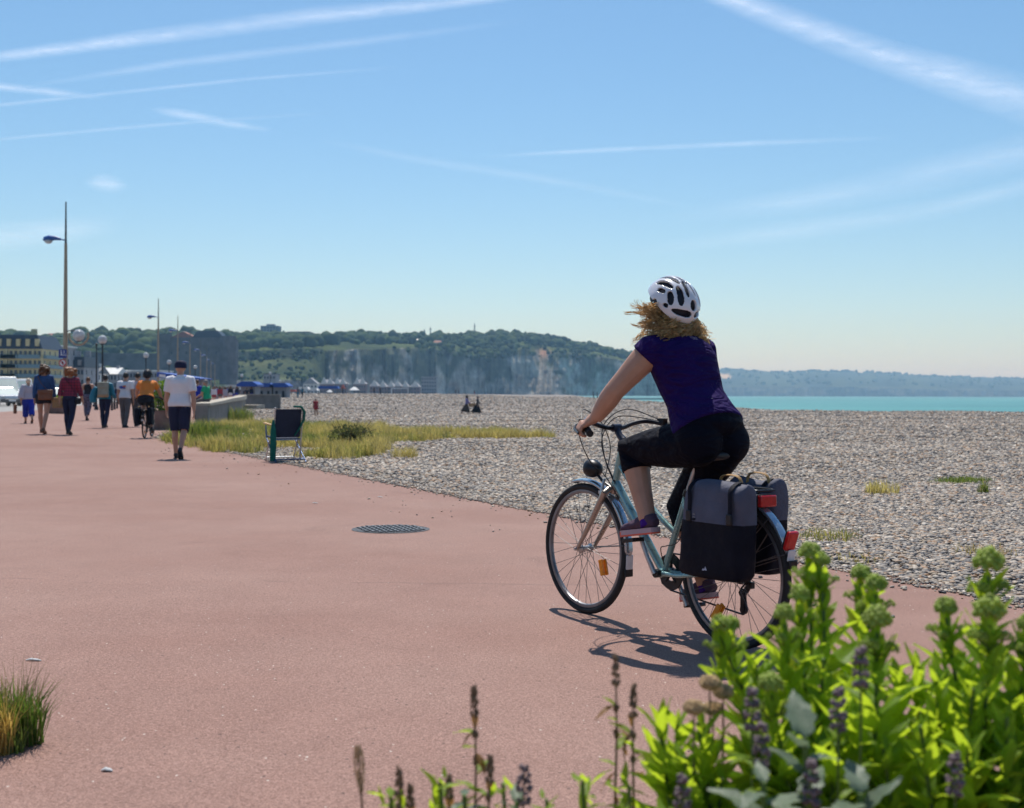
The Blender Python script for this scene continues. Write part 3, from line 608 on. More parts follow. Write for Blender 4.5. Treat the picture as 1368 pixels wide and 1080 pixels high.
for i, (d, X) in enumerate(LP):
    lb = 'tall tan lamp post with blue lamp head and road signs, nearest of its row' if i == 0 else 'tall tan lamp post with blue lamp head, %s along the row' % ORD[i]
    r = tall_post(d, X, 12.0 if i < 3 else 11.5, lb)
    if i == 0:
        G().tube([(0, -.05, 4.55), (.55, -.05, 4.6)], .035, 8).obj('bracket', M_TIP, r)
        ring = [(.78+.55*math.cos(a), -.05, 4.32+.55*math.sin(a)) for a in np.linspace(R(165), R(375), 18)]
        G().tube(ring, .06, 8).obj('ring', M_POST, r); gl = G().ball((.78, -.05, 4.32), .34, 3).obj('globe', M_GLOBE, r); G().lathe([(.12, -.4), (.1, -.28), (.02, .05)], (.78, -.05, 4.32), seg=10).obj('lamp_core', M_TIP, gl)
        M_SB = mat('sign_blue', (.012, .03, .22), .35, var=.05); M_SW = mat('sign_white', (.8, .8, .8), .4, var=.05); M_SR = mat('sign_red', (.5, .02, .02), .35, var=.05)
        sg = thing('road_sign', 'blue square sign with white walker and cycle marks on the nearest lamp post', 'sign', (-25.78, 71.8, float(zprom(-25.7, 72))))
        G().box((0, 0, 3.25), (.46, .03, .50)).obj('plate', M_SB, sg)
        w_ = G(); w_.box((-.08, -.02, 3.33), (.045, .01, .12)); w_.ball((-.08, -.02, 3.42), (.03, .008, .03), 1); w_.box((-.10, -.02, 3.22), (.03, .01, .14), Matrix.Rotation(.25, 3, 'Y')); w_.box((-.06, -.02, 3.22), (.03, .01, .14), Matrix.Rotation(-.25, 3, 'Y')); w_.box((.08, -.02, 3.33), (.04, .01, .10)); w_.ball((.08, -.02, 3.40), (.028, .008, .028), 1)
        for cx in (.02, .15): w_.tube([(cx+.045*math.cos(a), -.02, 3.18+.045*math.sin(a)) for a in np.linspace(0, 2*PI, 13)], .01, 5)
        w_.obj('symbol', M_SW, sg)
        sg = thing('road_sign', 'round white sign with red rim and slash under the blue square sign', 'sign', (-25.78, 71.8, float(zprom(-25.7, 72))))
        G().lathe([(0, -.015), (.215, -.015), (.215, .015), (0, .015)], (0, 0, 2.72), 'Y', 24).obj('plate', M_SW, sg)
        q = G(); q.tube([(.19*math.cos(a), -.02, 2.72+.19*math.sin(a)) for a in np.linspace(0, 2*PI, 25)], (.03, .03), 6); q.tube([(-.13, -.02, 2.85), (.13, -.02, 2.59)], .025, 6); q.obj('rim', M_SR, sg)
        q = G(); q.box((0, -.018, 2.72), (.10, .008, .17)); q.obj('symbol', M_BLK, sg)
def globe_post(px, ytop, d, label, ball=.27):
    p = P(px, ytop, d); z0 = float(zprom(p.x, d)) if d < 140 else .1; h = p.z-z0
    r = thing('globe_lamp', label, 'lamp', (p.x, d, z0), 0, 'globe lamps along the promenade')
    G().tube([(0, 0, 0), (0, 0, h*.5), (0, 0, h-2*ball)], [.075, .055, .045], 8).obj('post', M_BLK, r); G().lathe([(.16, 0), (.16, .2), (.08, .5)], seg=10).obj('base', M_BLK, r)
    gl = G().ball((0, 0, h-ball), ball, 3).obj('globe', M_GLOBE, r); G().lathe([(.13, -ball*1.1), (.13, -ball*.8), (.05, -.05)], (0, 0, h-ball), seg=10).obj('collar', M_BLK, gl)
for a in ((137, 448, 75, 'white globe lamp on black post left of the walkers with backpack', .27), (195, 471, 118, 'white globe lamp on a post above the orange cyclist', .27), (226, 481, 140, 'cream globe lamp left of the man in the cap', .27), (261, 488, 172, 'small white globe lamp right of the cap above the blue awning', .27), (361, 497, 215, 'small cream globe lamp over the blue cabins', .26), (323, 500, 240, 'tiny globe lamp beyond the crowd of walkers', .3), (374, 508, 260, 'tiny globe lamp right of the blue cabins', .3)): globe_post(*a)
p = P(129, 462, 75.5); z0 = float(zprom(p.x, 75.5)); g = G(); g.tube([(0, 0, 0), (0, 0, p.z-z0)], [.06, .035], 8); o = thing('flag_pole', 'thin bare black pole left of the nearest globe lamp', 'pole', (p.x, 75.5, z0)); g.obj('mast', M_BLK, o); G().lathe([(.07, 0), (.07, .12), (0, .16)], (0, 0, p.z-z0), seg=8).obj('finial', M_BLK, o); G().lathe([(.13, 0), (.13, .12), (.06, .3)], seg=8).obj('base', M_BLK, o)
# ================================================================ BUILDINGS
M_WIN = mat('window_glass', (.03, .045, .07), .15, var=.3, ns=3, spec=.6)
def block(name, label, cat, px0, px1, ytop, d, depth, wm, floors, cols, roof=None, zb=0.0, rotz=0.0, group=None, win=(1.1, 1.6), rm=None, roofh=3.0, wmats=None):
    a, b = P(px0, ytop, d), P(px1, ytop, d); wd = b.x-a.x; h = a.z-zb
    r = thing(name, label, cat, ((a.x+b.x)/2, d, zb), rotz, group)
    G().box((0, depth/2, h/2-.5), (wd, depth, h+1)).obj('wall', wm, r, False)
    if floors:
        fh = h/floors; w_, hh = min(win[0], wd/cols*.55), min(win[1], fh*.58); me = G().box((0, 0, 0), (w_, .16, hh)).mesh('window', False); me.materials.append(M_WIN)
        for i in range(floors):
            for j in range(cols):
                o = bpy.data.objects.new('window', me); C.objects.link(o); o.parent = r; o.location = (-wd/2+wd*(j+.5)/cols, -.03, fh*(i+.5))
        if floors > 1 and d < 500:
            ns_ = max(2, int(depth/3.2)); ms = G().box((0, 0, 0), (.16, w_, hh)).mesh('window', False); ms.materials.append(M_WIN)
            for i in range(floors):
                for j in range(ns_):
                    o = bpy.data.objects.new('window', ms); C.objects.link(o); o.parent = r; o.location = (wd/2+.03, depth*(j+.5)/ns_, fh*(i+.5))
    rm = rm or wm
    if roof == 'gable':
        G().prism([(-wd/2-.3, h), (wd/2+.3, h), (0, h+roofh)], depth+.6, Matrix.Translation((0, -.3, 0))).obj('roof', rm, r, False)
    elif roof == 'side':   # ridge parallel to the front
        g = G(); q = depth/2; e = .35
        g.add([(-wd/2-e, -e, h), (wd/2+e, -e, h), (wd/2+e, depth+e, h), (-wd/2-e, depth+e, h), (-wd/2-e, q, h+roofh), (wd/2+e, q, h+roofh)], [(0, 1, 5, 4), (2, 3, 4, 5), (0, 4, 3), (1, 2, 5), (0, 3, 2, 1)]); rf = g.obj('roof', rm, r, False)
        G().box((wd*.3, q, h+roofh), (.8, .8, 1.4)).obj('chimney', wm, rf, False)
    elif roof == 'mansard':
        g = G(); g.box((0, depth/2, h+roofh/2), (wd+.4, depth+.4, roofh), taper=.86); rf = g.obj('roof', rm, r, False)
        n = max(2, cols//2)
        for j in range(n):
            x = -wd/2+wd*(j+.5)/n; G().box((x, .1, h+roofh*.45), (wd/n*.4, .8, roofh*.5)).obj('dormer', wm, rf, False)
        for j in range(2): G().box((-wd*.3+.6*wd*j, depth*.5, h+roofh+.7), (1.2, 1.0, 2.0)).obj('chimney', wm, rf, False)
    elif roof == 'flat':
        G().box((0, depth/2, h+.15), (wd+.5, depth+.5, .4)).obj('roof', rm, r, False)
    elif roof == 'hip':
        G().box((0, depth/2, h+roofh/2), (wd+.8, depth+.8, roofh), taper=.25).obj('roof', rm, r, False)
    return r, wd, h
M_CREAM = mat('cream_render', (.62, .50, .27), .85, var=.12, ns=.6); M_SLATE = mat('slate', (.035, .045, .065), .5, var=.25, ns=1.2); M_GREYB = mat('grey_render', (.30, .30, .32), .85, var=.2, ns=.5)
M_WHITEB = mat('white_render', (.72, .71, .68), .8, var=.08, ns=.5); M_PINK = mat('brick_mauve', (.26, .17, .16), .85, var=.2, ns=.7); M_TILE = mat('red_tile', (.30, .13, .09), .8, var=.25, ns=1.5); M_FLINT = mat('flint_stone', (.13, .12, .125), .9, var=.35, ns=.25, bump=.6, bs=1.5, bd=.5)
M_BALC = mat('balcony_teal', (.16, .24, .28), .5, var=.15)
r, wd, h = block('hotel', 'cream seafront hotel with dark slate mansard and balconies at left edge', 'hotel', -70, 56, 466, 300, 14, M_CREAM, 5, 20, 'mansard', 0, 0, None, (.8, 1.5), M_SLATE, 3.4)
for i in range(1, 5):
    for x0, x1 in ((-wd/2+12.8, -wd/2+17.0), (wd/2-5.4, wd/2-.4), (wd/2-9.6, wd/2-6)):
        bb = G(); bb.box(((x0+x1)/2, -.5, h/5*i+.45), (x1-x0, .9, .9)); bb.obj('balcony', M_BALC, r, False)
for i in range(1, 5): G().box((wd/2+.45, 7, h/5*i+.40), (.8, 12.6, .8)).obj('balcony', M_BALC, r, False)
for k, xx in enumerate((-3.2, -.2, 3.0)): G().box((wd/2-8+xx*2, -.25, h/2), (.35, .4, h)).obj('pilaster', M_CREAM, r, False)
block('town_house', 'narrow grey town house with white eaves right of the hotel', 'building', 57, 80, 463, 320, 12, M_GREYB, 5, 4, 'flat', 0, 0, None, (.8, 1.4), M_WHITEB)
block('town_house', 'blue grey mansard house behind the red plaid walker', 'building', 90, 112, 491, 330, 12, M_GREYB, 3, 5, 'mansard', 0, 0, None, (.7, 1.2), M_SLATE, 2.8)
block('town_house', 'white fronted low house behind the backpack walker', 'building', 112, 130, 499, 360, 10, M_WHITEB, 3, 4, 'side', 0, 0, None, (.9, 1.3), M_SLATE, 2.2)
block('town_house', 'grey and white low house left of the long roofed hall', 'building', 130, 156, 500, 370, 10, M_GREYB, 3, 6, 'side', 0, 0, None, (.9, 1.3), M_WHITEB, 2.0)
block('seafront_hall', 'long low grey hall with pale roof edge behind the walkers', 'building', 157, 214, 496, 380, 14, M_GREYB, 3, 14, 'flat', 0, 0, None, (.8, 1.2), M_WHITEB)
# castle on its mound
def zt(px, d, y): return P(px, y, d).z
r, wd, h = block('castle', 'dark flint castle with high curtain walls above the town', 'castle', 214, 304, 451, 760, 30, M_FLINT, 0, 0, None, zt(250, 760, 505))
G().box((-wd/2-16, 10, (P(170, 472, 760).z-r.location.z)/2-4), (52, 16, P(170, 472, 760).z-r.location.z+8)).obj('curtain_wall', M_FLINT, r, False)
for x, rad, hh in ((wd/2, 5.0, h+1), (-wd/2+2, 4.5, h+2.0), (-wd/2-42, 5.0, h*.62)):
    tw = G(); tw.lathe([(rad*1.05, -4), (rad, hh)], (x, 2, 0), seg=16); t_ = tw.obj('tower', M_FLINT, r)
G().prism([(-12, h), (8, h), (4, h+4.5), (-8, h+4.5)], 12, Matrix.Translation((wd*.22, 6, 0))).obj('roof', M_SLATE, r, False)
G().prism([(-8, h), (8, h), (0, h+4)], 10, Matrix.Translation((-wd*.2, 6, 0))).obj('roof', M_TILE, r, False)
for k in range(9): G().box((-wd/2+wd*(k+.5)/9, -.1, h*(.62 if k % 2 else .7)), (.9, .3, 1.6)).obj('window', M_WIN, r, False)
# hilltop buildings
M_HAZEB = mat('tower_block', (.22, .25, .28), .8, var=.15, ns=.2)
r, wd, h = block('tower_block', 'square flat topped block standing on the wooded hilltop', 'building', 348, 372, 436, 1300, 16, M_HAZEB, 5, 6, 'flat', 55, 0, None, (1.6, 1.6)); G().box((0, 8, h+1.2), (wd*.45, 8, 2.4)).obj('plant_room', M_HAZEB, r, False)
r, wd, h = block('hall', 'long mauve and grey hall with sloping roof on the hilltop', 'building', 384, 432, 450, 1290, 18, M_GREYB, 2, 9, None, 50, 0, None, (2, 1.6)); G().prism([(-wd/2-.5, h), (wd/2+.5, h), (wd/2, h+.5), (wd*.1, h+5.5), (-wd/2, h+5.2)], 19, Matrix.Translation((0, -.5, 0))).obj('roof', M_SLATE, r, False); G().box((-wd/2+3.5, -.2, h/2+2.4), (8, .5, h+4.8)).obj('gable_front', M_PINK, r, False)
HS = [(312, 318, 461, 1180, 'g', 0), (326, 334, 460, 1180, 'g', 1), (336, 346, 458, 1190, 's', 0), (350, 357, 462, 1160, 's', 2), (360, 368, 461, 1170, 'g', 0), (438, 446, 456, 1290, 's', 0), (449, 458, 454, 1320, 'g', 3), (466, 477, 455, 1310, 's', 2), (469, 494, 447, 1420, 'f', 0), (504, 511, 455, 1330, 'g', 1), (513, 520, 454, 1340, 's', 1), (532, 539, 452, 1400, 's', 0), (545, 551, 455, 1370, 'g', 1), (556, 563, 456, 1370, 's', 3), (579, 589, 458, 1370, 's', 1), (591, 600, 459, 1380, 'g', 1), (56, 62, 452, 1120, 's', 1), (63, 78, 449, 1150, 's', 1), (60, 68, 458, 1080, 'f', 2), (205, 213, 455, 1080, 's', 0)]
HS.sort(); cnt_ = {}
for (a, b, y, d, k, c) in HS:
    tone = ['grey', 'red tiled', 'white', 'slate roofed'][c]
    cnt_.setdefault(c, 0)
    block('hill_house', '%s house among the hilltop trees, %s of its kind' % (tone, nth(cnt_.setdefault(c, 0))), 'house', a, b, y, d, 8, [M_GREYB, M_PINK, M_WHITEB, M_WHITEB][c], 1, 2, {'g': 'gable', 's': 'side', 'f': 'flat'}[k], P(a, y, d).z-6.5, 0, '%s hilltop houses' % tone, (1.2, 1.3), [M_SLATE, M_TILE, M_GREYB, M_SLATE][c], 2.6); cnt_[c] += 1
block('villa', 'white bungalow on the green brow above the cliff', 'house', 608, 622, 453, 1470, 9, M_WHITEB, 1, 4, 'flat', P(615, 453, 1470).z-6, 0, None, (1.6, 1.6), M_WHITEB)
for px, y0, y1, d, lb in ((575, 448, 437, 1500, 'short dark mast on the hilltop left of the tall one'), (634, 446, 432, 1560, 'tall thin grey mast on the wooded ridge'), (567, 448, 440, 1500, 'thinnest short mast on the hilltop by the trees')):
    a = P(px, y0, d); b = P(px, y1, d); r = thing('mast', lb, 'mast', (a.x, d, a.z-6)); hh = b.z-a.z+6; G().tube([(0, 0, 0), (0, 0, hh)], [.9, .5], 8).obj('shaft', M_HAZEB, r); G().box((0, 0, hh*.8), (2.0, 1.0, 1.6)).obj('antenna', M_HAZEB, r)
# white gabled villas at the cliff foot
VL = [(428, 446, 513, 900, 2), (446, 463, 513, 905, 2), (472, 489, 513, 915, 2), (494, 506, 516, 930, 1), (506, 517, 517, 935, 1), (518, 527, 517, 940, 1), (526, 536, 516, 945, 1), (537, 546, 517, 950, 1), (548, 561, 517, 955, 1)]
for i, (a, b, y, d, n) in enumerate(VL):
    r, wd, h = block('beach_villa', 'white gabled villa in the row at the cliff foot, %s' % nth(i), 'house', a, b, y, d, 10, M_PINK, 2, 3 if n == 1 else 5, 'hip', 0, 0, 'white gabled villas at the cliff foot', (.9, 1.2), M_GREYB, 3.2)
    for k in range(n):
        x = 0 if n == 1 else (-wd*.22+wd*.44*k); ww = wd*.42 if n == 1 else wd*.24
        G().prism([(x-ww, h-.2), (x+ww, h-.2), (x, h+5.0)], .8, Matrix.Translation((0, -.75, 0))).obj('gable', M_WHITEB, r, False)
block('apartment_block', 'plain grey apartment block at the foot of the cliff', 'building', 563, 583, 504, 980, 12, M_GREYB, 5, 6, 'flat', 0, 0, None, (1.1, 1.2))
block('town_row', 'grey low building under the green lawn bank', 'building', 352, 368, 500, 640, 12, M_GREYB, 3, 4, 'flat', 0, 0, None, (1.0, 1.3), M_SLATE)
block('villa', 'white gabled villa at the foot of the lawn bank', 'house', 405, 424, 513, 820, 10, M_WHITEB, 2, 4, 'gable', 0, 0, None, (1.1, 1.3), M_GREYB, 4)
# beach cabins, awnings, canopies
M_CAB = mat('cabin_blue', (.012, .075, .36), .5, var=.12); M_TENT = mat('canvas_white', (.82, .80, .78), .7, var=.06); M_ORG = mat('canvas_red', (.6, .12, .08), .7, var=.06); M_DK = mat('dark_inside', (.03, .03, .035), .9)
def cabin(label, px0, px1, yr, yb, d, zb, wm, rm, over=.4):
    a, b = P(px0, yb, d), P(px1, yr, d); wd = b.x-a.x; h = b.z-zb
    r = thing('beach_cabin', label, 'cabin', ((a.x+b.x)/2, d, zb)); G().box((0, 1.5, h*.38), (wd, 3, h*.76)).obj('wall', wm, r, False)
    G().prism([(-wd/2-over, h*.76), (wd/2+over, h*.76), (wd/2+over, h*.86), (wd/2-.2, h), (-wd/2+.2, h), (-wd/2-over, h*.86)], 4, Matrix.Translation((0, -.8, 0))).obj('roof', rm, r, False)
    for k in range(2): G().box((-wd*.25+wd*.5*k, -.03, h*.3), (wd*.18, .1, h*.5)).obj('door', M_DK, r, False)
cabin('grey beach cabin with bright blue roof beyond the wall end', 322, 341, 510, 528, 150, 0, M_GREYB, M_CAB)
cabin('left grey beach cabin of the blue roofed pair on the shingle', 345, 363, 512, 536, 190, 0, M_GREYB, M_CAB)
cabin('right grey beach cabin of the blue roofed pair on the shingle', 365, 383, 512, 537, 190, 0, M_GREYB, M_CAB)
def canopy(label, px0, px1, yt, d, zb, m, peaked=False):
    a, b = P(px0, yt, d), P(px1, yt, d); wd = b.x-a.x; h = a.z-zb; r = thing('canopy', label, 'canopy', ((a.x+b.x)/2, d, zb))
    if peaked: G().box((0, wd/2, h*.8), (wd, wd, h*.4), taper=.15).obj('roof', m, r, False)
    else: G().prism([(-wd/2, h*.72), (wd/2, h*.72), (wd/2-.3, h), (-wd/2+.3, h)], 3.0).obj('roof', m, r, False)
    for sx in (-.46, .46):
        for yy in (.2, 2.6): G().tube([(sx*wd, yy, 0), (sx*wd, yy, h*.74)], .06, 6).obj('pole', M_TIP, r)
canopy('wide blue canopy on the far beach terrace', 424, 452, 516, 300, .6, M_CAB); canopy('white peaked tent right of the wide blue canopy', 466, 479, 517, 310, .7, M_TENT, True); canopy('white canopy left of the wide blue one', 397, 412, 517, 280, .5, M_TENT); canopy('low white and teal canopy beside the far cabins', 411, 424, 519, 285, .5, M_TENT); canopy('small red canopy low on the far terrace', 386, 396, 521, 270, .5, M_ORG); canopy('small white parasol canopy under the wide blue one', 436, 444, 521, 295, .6, M_TENT, True); canopy('tiny orange peaked canopy near the white tent', 455, 461, 514, 330, .7, M_ORG, True)
a = P(523, 527, 340); r = thing('goal_frame', 'white wooden frame standing on the far beach', 'frame', (a.x, 340, .9)); 
for x in (0, 4.5): G().box((x, 0, .6), (.25, .25, 2.0)).obj('post', M_TENT, r, False)
G().box((2.25, 0, 1.62), (4.8, .25, .25)).obj('crossbar', M_TENT, r, False)
# kiosk with blue awning behind the man in the cap
a = P(246, 500, 100); r = thing('kiosk', 'kiosk with sloping bright blue awning behind the man in the cap', 'kiosk', (a.x, 100, .05)); 
G().box((0, 1.5, 1.1), (2.6, 2.4, 2.2)).obj('wall', M_GREYB, r, False); rot = Matrix.Rotation(R(8), 3, 'Y')
aw = G(); aw.box((0, .4, 2.45), (3.4, 4.2, .10), rot); aw.box((0, -1.72, 2.30), (3.4, .06, .34), rot); aw.obj('awning', M_CAB, r, False); w_ = G(); w_.box((-1.25, -1.76, 2.44), (.5, .03, .2), rot); w_.obj('awning_sign', M_TENT, r, False)
for x in (-1.5, 1.5): G().tube([(x, -1.5, 0), (x, -1.5, 2.3)], .04, 6).obj('pole', M_TENT, r)
G().box((0, .25, 1.25), (1.8, .1, .8)).obj('hatch', M_DK, r, False)
# planters
M_POT = mat('planter_brown', (.22, .145, .12), .85, var=.2, ns=4, bump=.4, bs=30); M_PLF = mat_attr('planter_leaf', .4, .6, .3, (1.3, 1.5, .8))
def leaf_cloud(n, rx, ry, rz, cz, size, ca, cb):
    d = rng.normal(size=(n, 3)); d /= np.linalg.norm(d, axis=1)[:, None]; p = d*(rng.random((n, 1))**.45)*np.array([rx, ry, rz])+np.array([0, 0, cz])
    a = rng.normal(size=(n, 3)); a /= np.linalg.norm(a, axis=1)[:, None]; b = np.cross(a, rng.normal(size=(n, 3))); b /= np.linalg.norm(b, axis=1)[:, None]; s = size*(.6+.8*rng.random((n, 1)))
    V = np.stack([p-a*s, p+b*s*.45, p+a*s, p-b*s*.45], 1).reshape(-1, 3); f = np.arange(n*4).reshape(n, 4); m = rng.random((n, 1)); c = np.array(ca)*(1-m)+np.array(cb)*m
    return V, f, np.repeat(c, 4, 0)
def planter(label, px, yb, d, wd, h, leaf_h):
    p = P(px, yb, d); z0 = float(zprom(p.x, d)); r = thing('planter', label, 'planter', (p.x, d, z0))
    G().lathe([(wd*.40, 0), (wd*.47, h*.3), (wd*.5, h*.94), (wd*.53, h*.95), (wd*.53, h), (wd*.45, h), (wd*.44, h*.9), (0, h*.9)], seg=20).obj('pot', M_POT, r)
    V, f, c = leaf_cloud(900, wd*.5, wd*.5, leaf_h*.55, h+leaf_h*.4, .06, (.05, .11, .02), (.22, .30, .04)); link('foliage', npmesh('foliage', V, f, c), M_PLF, r)
planter('brown round planter behind the denim and plaid walkers', 76, 555, 60, 1.0, .55, .3); planter('brown planter of yellow green plants left of the man in the cap', 217, 574, 38, .75, .58, .95)
for i, px in enumerate((149.5, 153, 156.5)):
    p = P(px, 548, 75+3*i); z0 = float(zprom(p.x, p.y)); r = thing('bollard', 'dark slim bollard beyond the walkers, %s of three' % ('leftmost', 'middle', 'rightmost')[i], 'bollard', (p.x, p.y, z0), 0, 'dark bollards beyond the walkers'); G().tube([(0, 0, 0), (0, 0, .85)], [.07, .06], 10).obj('post', M_BLK, r); G().lathe([(.075, 0), (.075, .08), (0, .13)], (0, 0, .84), seg=10).obj('cap', M_BLK, r)
# vehicles
def vehicle(name, label, loc, rotz, L, W, H, bm, prof, glassy):
    """prof: side outline (x forward, z); glassy: list of (x0,z0,x1,z1) panes on the side; local +x is forward"""
    r = thing(name, label, 'van' if H > 2 else 'car', loc, rotz); n = len(prof)
    vs = []
    for s in (-1, 1):
        for x, z in prof: vs.append((x, s*(W/2-(.16 if z > H*.62 else .0)), z))
    G().add(vs, [tuple(range(n)), tuple(reversed(range(n, 2*n)))]+[(i, (i+1) % n, (i+1) % n+n, i+n) for i in range(n)]).obj('body', bm, r, False, .05)
    for s in (-1, 1):
        for (x0, z0, x1, z1, sl) in glassy:
            G().add([(x0, s*(W/2+.004-(.05 if z0 > .9 else 0)), z0), (x1, s*(W/2+.004-.05), z0), (x1-sl, s*(W/2-.15), z1), (x0, s*(W/2-.15), z1)], [(0, 1, 2, 3)]).obj('side_window', M_WIN, r, False)
        for x in (-L*.31, L*.32):
            wl = G().lathe([(.2, -.1), (.31, -.1), (.33, -.06), (.33, .06), (.31, .1), (.2, .1)], (x, s*(W/2-.06), .33), 'Y', 20).obj('tyre', M_BLK, r); G().lathe([(0, -.09), (.2, -.09), (.2, .09), (0, .09)], (x, s*(W/2-.05), .33), 'Y', 16).obj('rim', M_TIP, wl)
        G().ball((L/2-.05, s*W*.36, .68), (.08, .2, .11), 2).obj('headlight', M_GLOBE, r); G().ball((L*.22, s*(W/2+.1), H*.55), (.06, .1, .09), 1).obj('mirror', bm, r)
    wz = [p for p in prof if p[1] > H*.4 and p[0] > 0]; lo = max(wz, key=lambda p: p[0]-p[1]*.3); hi = max([p for p in prof if p[1] > H*.93], key=lambda p: p[0])
    A = Vector((lo[0], 0, lo[1])); B = Vector((hi[0], 0, hi[1])); nrm = Vector((B.z-A.z, 0, A.x-B.x)).normalized()*.03
    G().add([A*.93+B*.07+nrm+Vector((0, -W*.44, 0)), A*.93+B*.07+nrm+Vector((0, W*.44, 0)), A*.08+B*.92+nrm+Vector((0, W*.38, 0)), A*.08+B*.92+nrm+Vector((0, -W*.38, 0))], [(0, 1, 2, 3)]).obj('windscreen', mat('screen_teal', (.05, .16, .19), .35, var=.2, spec=.5), r, False)
    G().box((L/2, 0, .42), (.14, W*.96, .26)).obj('bumper', M_TIP, r, False, .04); G().box((L/2+.08, 0, .45), (.02, .52, .11)).obj('number_plate', M_SW, r, False)
    return r
M_CARW = mat('van_white', (.75, .75, .74), .25, var=.04, coat=.6); M_CARS = mat('car_silver', (.5, .52, .54), .25, .5, var=.05, coat=.6); M_CARD = mat('car_dark', (.03, .05, .07), .25, .2, var=.05, coat=.6)
vprof = [(-2.5, .35), (2.45, .35), (2.5, .75), (2.35, 1.1), (1.75, 1.3), (1.05, 2.25), (.9, 2.4), (-2.45, 2.4)]
cprof = [(-2.0, .3), (2.0, .3), (2.05, .65), (1.9, .85), (.95, 1.0), (.2, 1.45), (-1.0, 1.48), (-1.7, 1.05), (-2.05, .95)]
def vz(px, d): p = P(px, 540, d); return (p.x, d, float(max(0, zprom(p.x, d)*np.clip(1-(XLP(d)-p.x)/14, 0, 1))-.01))
vehicle('van', 'white van parked beyond the road at the left edge', vz(6, 106), R(-62), 5.0, 1.95, 2.4, M_CARW, vprof, [(.2, 1.3, 1.5, 2.05, .5)])
vehicle('car', 'silver car with teal windscreen in front of the white van', vz(4, 96), R(-50), 4.1, 1.75, 1.48, M_CARS, cprof, [(-.9, .95, .8, 1.38, .6)])
vehicle('van', 'second white van partly hidden behind the first', vz(30, 122), R(-70), 5.0, 1.95, 2.3, M_CARW, vprof, [(.2, 1.3, 1.5, 2.05, .5)])
vehicle('car', 'dark car parked between the denim and plaid walkers', vz(75, 112), R(-60), 4.1, 1.75, 1.48, M_CARD, cprof, [(-.9, .95, .8, 1.38, .6)])
# ================================================================ MANHOLE
mh = GP(522, 707.5); r = thing('manhole_cover', 'round dark iron manhole cover set in the red tarmac', 'manhole cover', (mh.x, mh.y, 0), R(20))
M_IRON = mat('cast_iron', (.045, .045, .05), .55, .2, var=.3, ns=9, bump=.3, bs=60)
RM = 52/1672*mh.y
G().lathe([(RM, .002), (RM, .004), (RM*.95, .005), (RM*.95, .004)], seg=40).obj('frame', M_IRON, r); G().lathe([(0, .003), (RM*.895, .003), (RM*.895, .006), (0, .006)], seg=40).obj('plate', M_IRON, r)
st = G()
for i in range(-6, 7):
    for j in range(-6, 7):
        x, y = i*RM*.145, j*RM*.145
        if math.hypot(x, y) < RM*.86: st.box((x, y, .008), (RM*.12, RM*.055, .012), Matrix.Rotation(R(45 if (i+j) % 2 else -45), 3, 'Z'))
o = st.obj('stud', mat('worn_iron', (.17, .17, .175), .45, .4, var=.3, ns=12), r, False); o['kind'] = 'stuff'
# ================================================================ PEOPLE
M_SKIN = mat('skin', (.46, .255, .175), .5, var=.10, ns=14, bump=.1, bs=220, spec=.35, bd=.002)
def lerpv(a, b, t): return a*(1-t)+b*t
TOR = [(-.17, .030, .028), (-.14, .085, .065), (-.09, .128, .094), (-.02, .160, .112), (.10, .172, .118), (.26, .150, .104), (.42, .133, .094), (.60, .146, .104), (.78, .160, .110), (.90, .150, .092), (.97, .105, .072), (1.0, .062, .058)]
def spine(J, t):
    p0, p1, p2 = J['pel'], J.get('mid', lerpv(J['pel'], J['neck'], .5)), J['neck']
    if t < 0: return p0+(p0-p1)*(-t)*2*.5
    c = p1*2-(p0+p2)*.5
    return p0*(1-t)**2+c*2*t*(1-t)+p2*t*t
def torso(g, J, t0, t1, add, girth, seg=20, wprof=None):
    ts = [t0]+[q[0] for q in TOR if t0 < q[0] < t1]+[t1]; A = np.array(TOR)
    pts = [spine(J, t) for t in ts]; k = J['k']
    rad = [((np.interp(t, A[:, 0], A[:, 1])*girth[0]+add)*k, (np.interp(t, A[:, 0], A[:, 2])*girth[1]+add)*k) for t in ts]
    if wprof: rad = [(a*wprof(t), b*wprof(t)) for (a, b), t in zip(rad, ts)]
    g.tube(pts, rad, seg, lat=J['lat'])
def limb(g, pts, rad, add=0.0, seg=12): g.tube(pts, [r+add for r in rad], seg)
def armpts(J, s, t1):
    a, b, c = J['sh'+s], J['el'+s], J['wr'+s]; ctr = J['neck']
    P_ = [lerpv(ctr, a, .55)-Vector((0, 0, .01)), a, lerpv(a, b, .35), lerpv(a, b, .7), b, lerpv(b, c, .3), lerpv(b, c, .7), c]; T = [-.3, 0, .35, .7, 1.0, 1.3, 1.7, 2.0]; Rr = [q*J.get('armk', 1.12) for q in (.05, .056, .050, .043, .039, .040, .033, .026)]
    return cut(P_, T, Rr, t1)
def legpts(J, s, t1):
    a, b, c = J['hip'+s], J['kn'+s], J['an'+s]; back = -J['fwd']; k = J['k']
    P_ = [a+Vector((0, 0, .05*k)), a, lerpv(a, b, .35), lerpv(a, b, .7), b, lerpv(b, c, .28)+back*.014*k, lerpv(b, c, .6)+back*.006*k, c]; T = [-.15, 0, .35, .7, 1.0, 1.28, 1.6, 2.0]; Rr = [q*J.get('legk', 1.0) for q in (.050, .090, .086, .069, .056, .058, .046, .036)]
    return cut(P_, T, Rr, t1)
def cut(P_, T, Rr, t1):
    pp = []; rr = []
    for i in range(len(T)):
        if T[i] <= t1: pp.append(P_[i]); rr.append(Rr[i])
        else:
            f = (t1-T[i-1])/(T[i]-T[i-1])
            if f > 1e-3: pp.append(lerpv(P_[i-1], P_[i], f)); rr.append(Rr[i-1]*(1-f)+Rr[i]*f)
            break
    return pp, rr
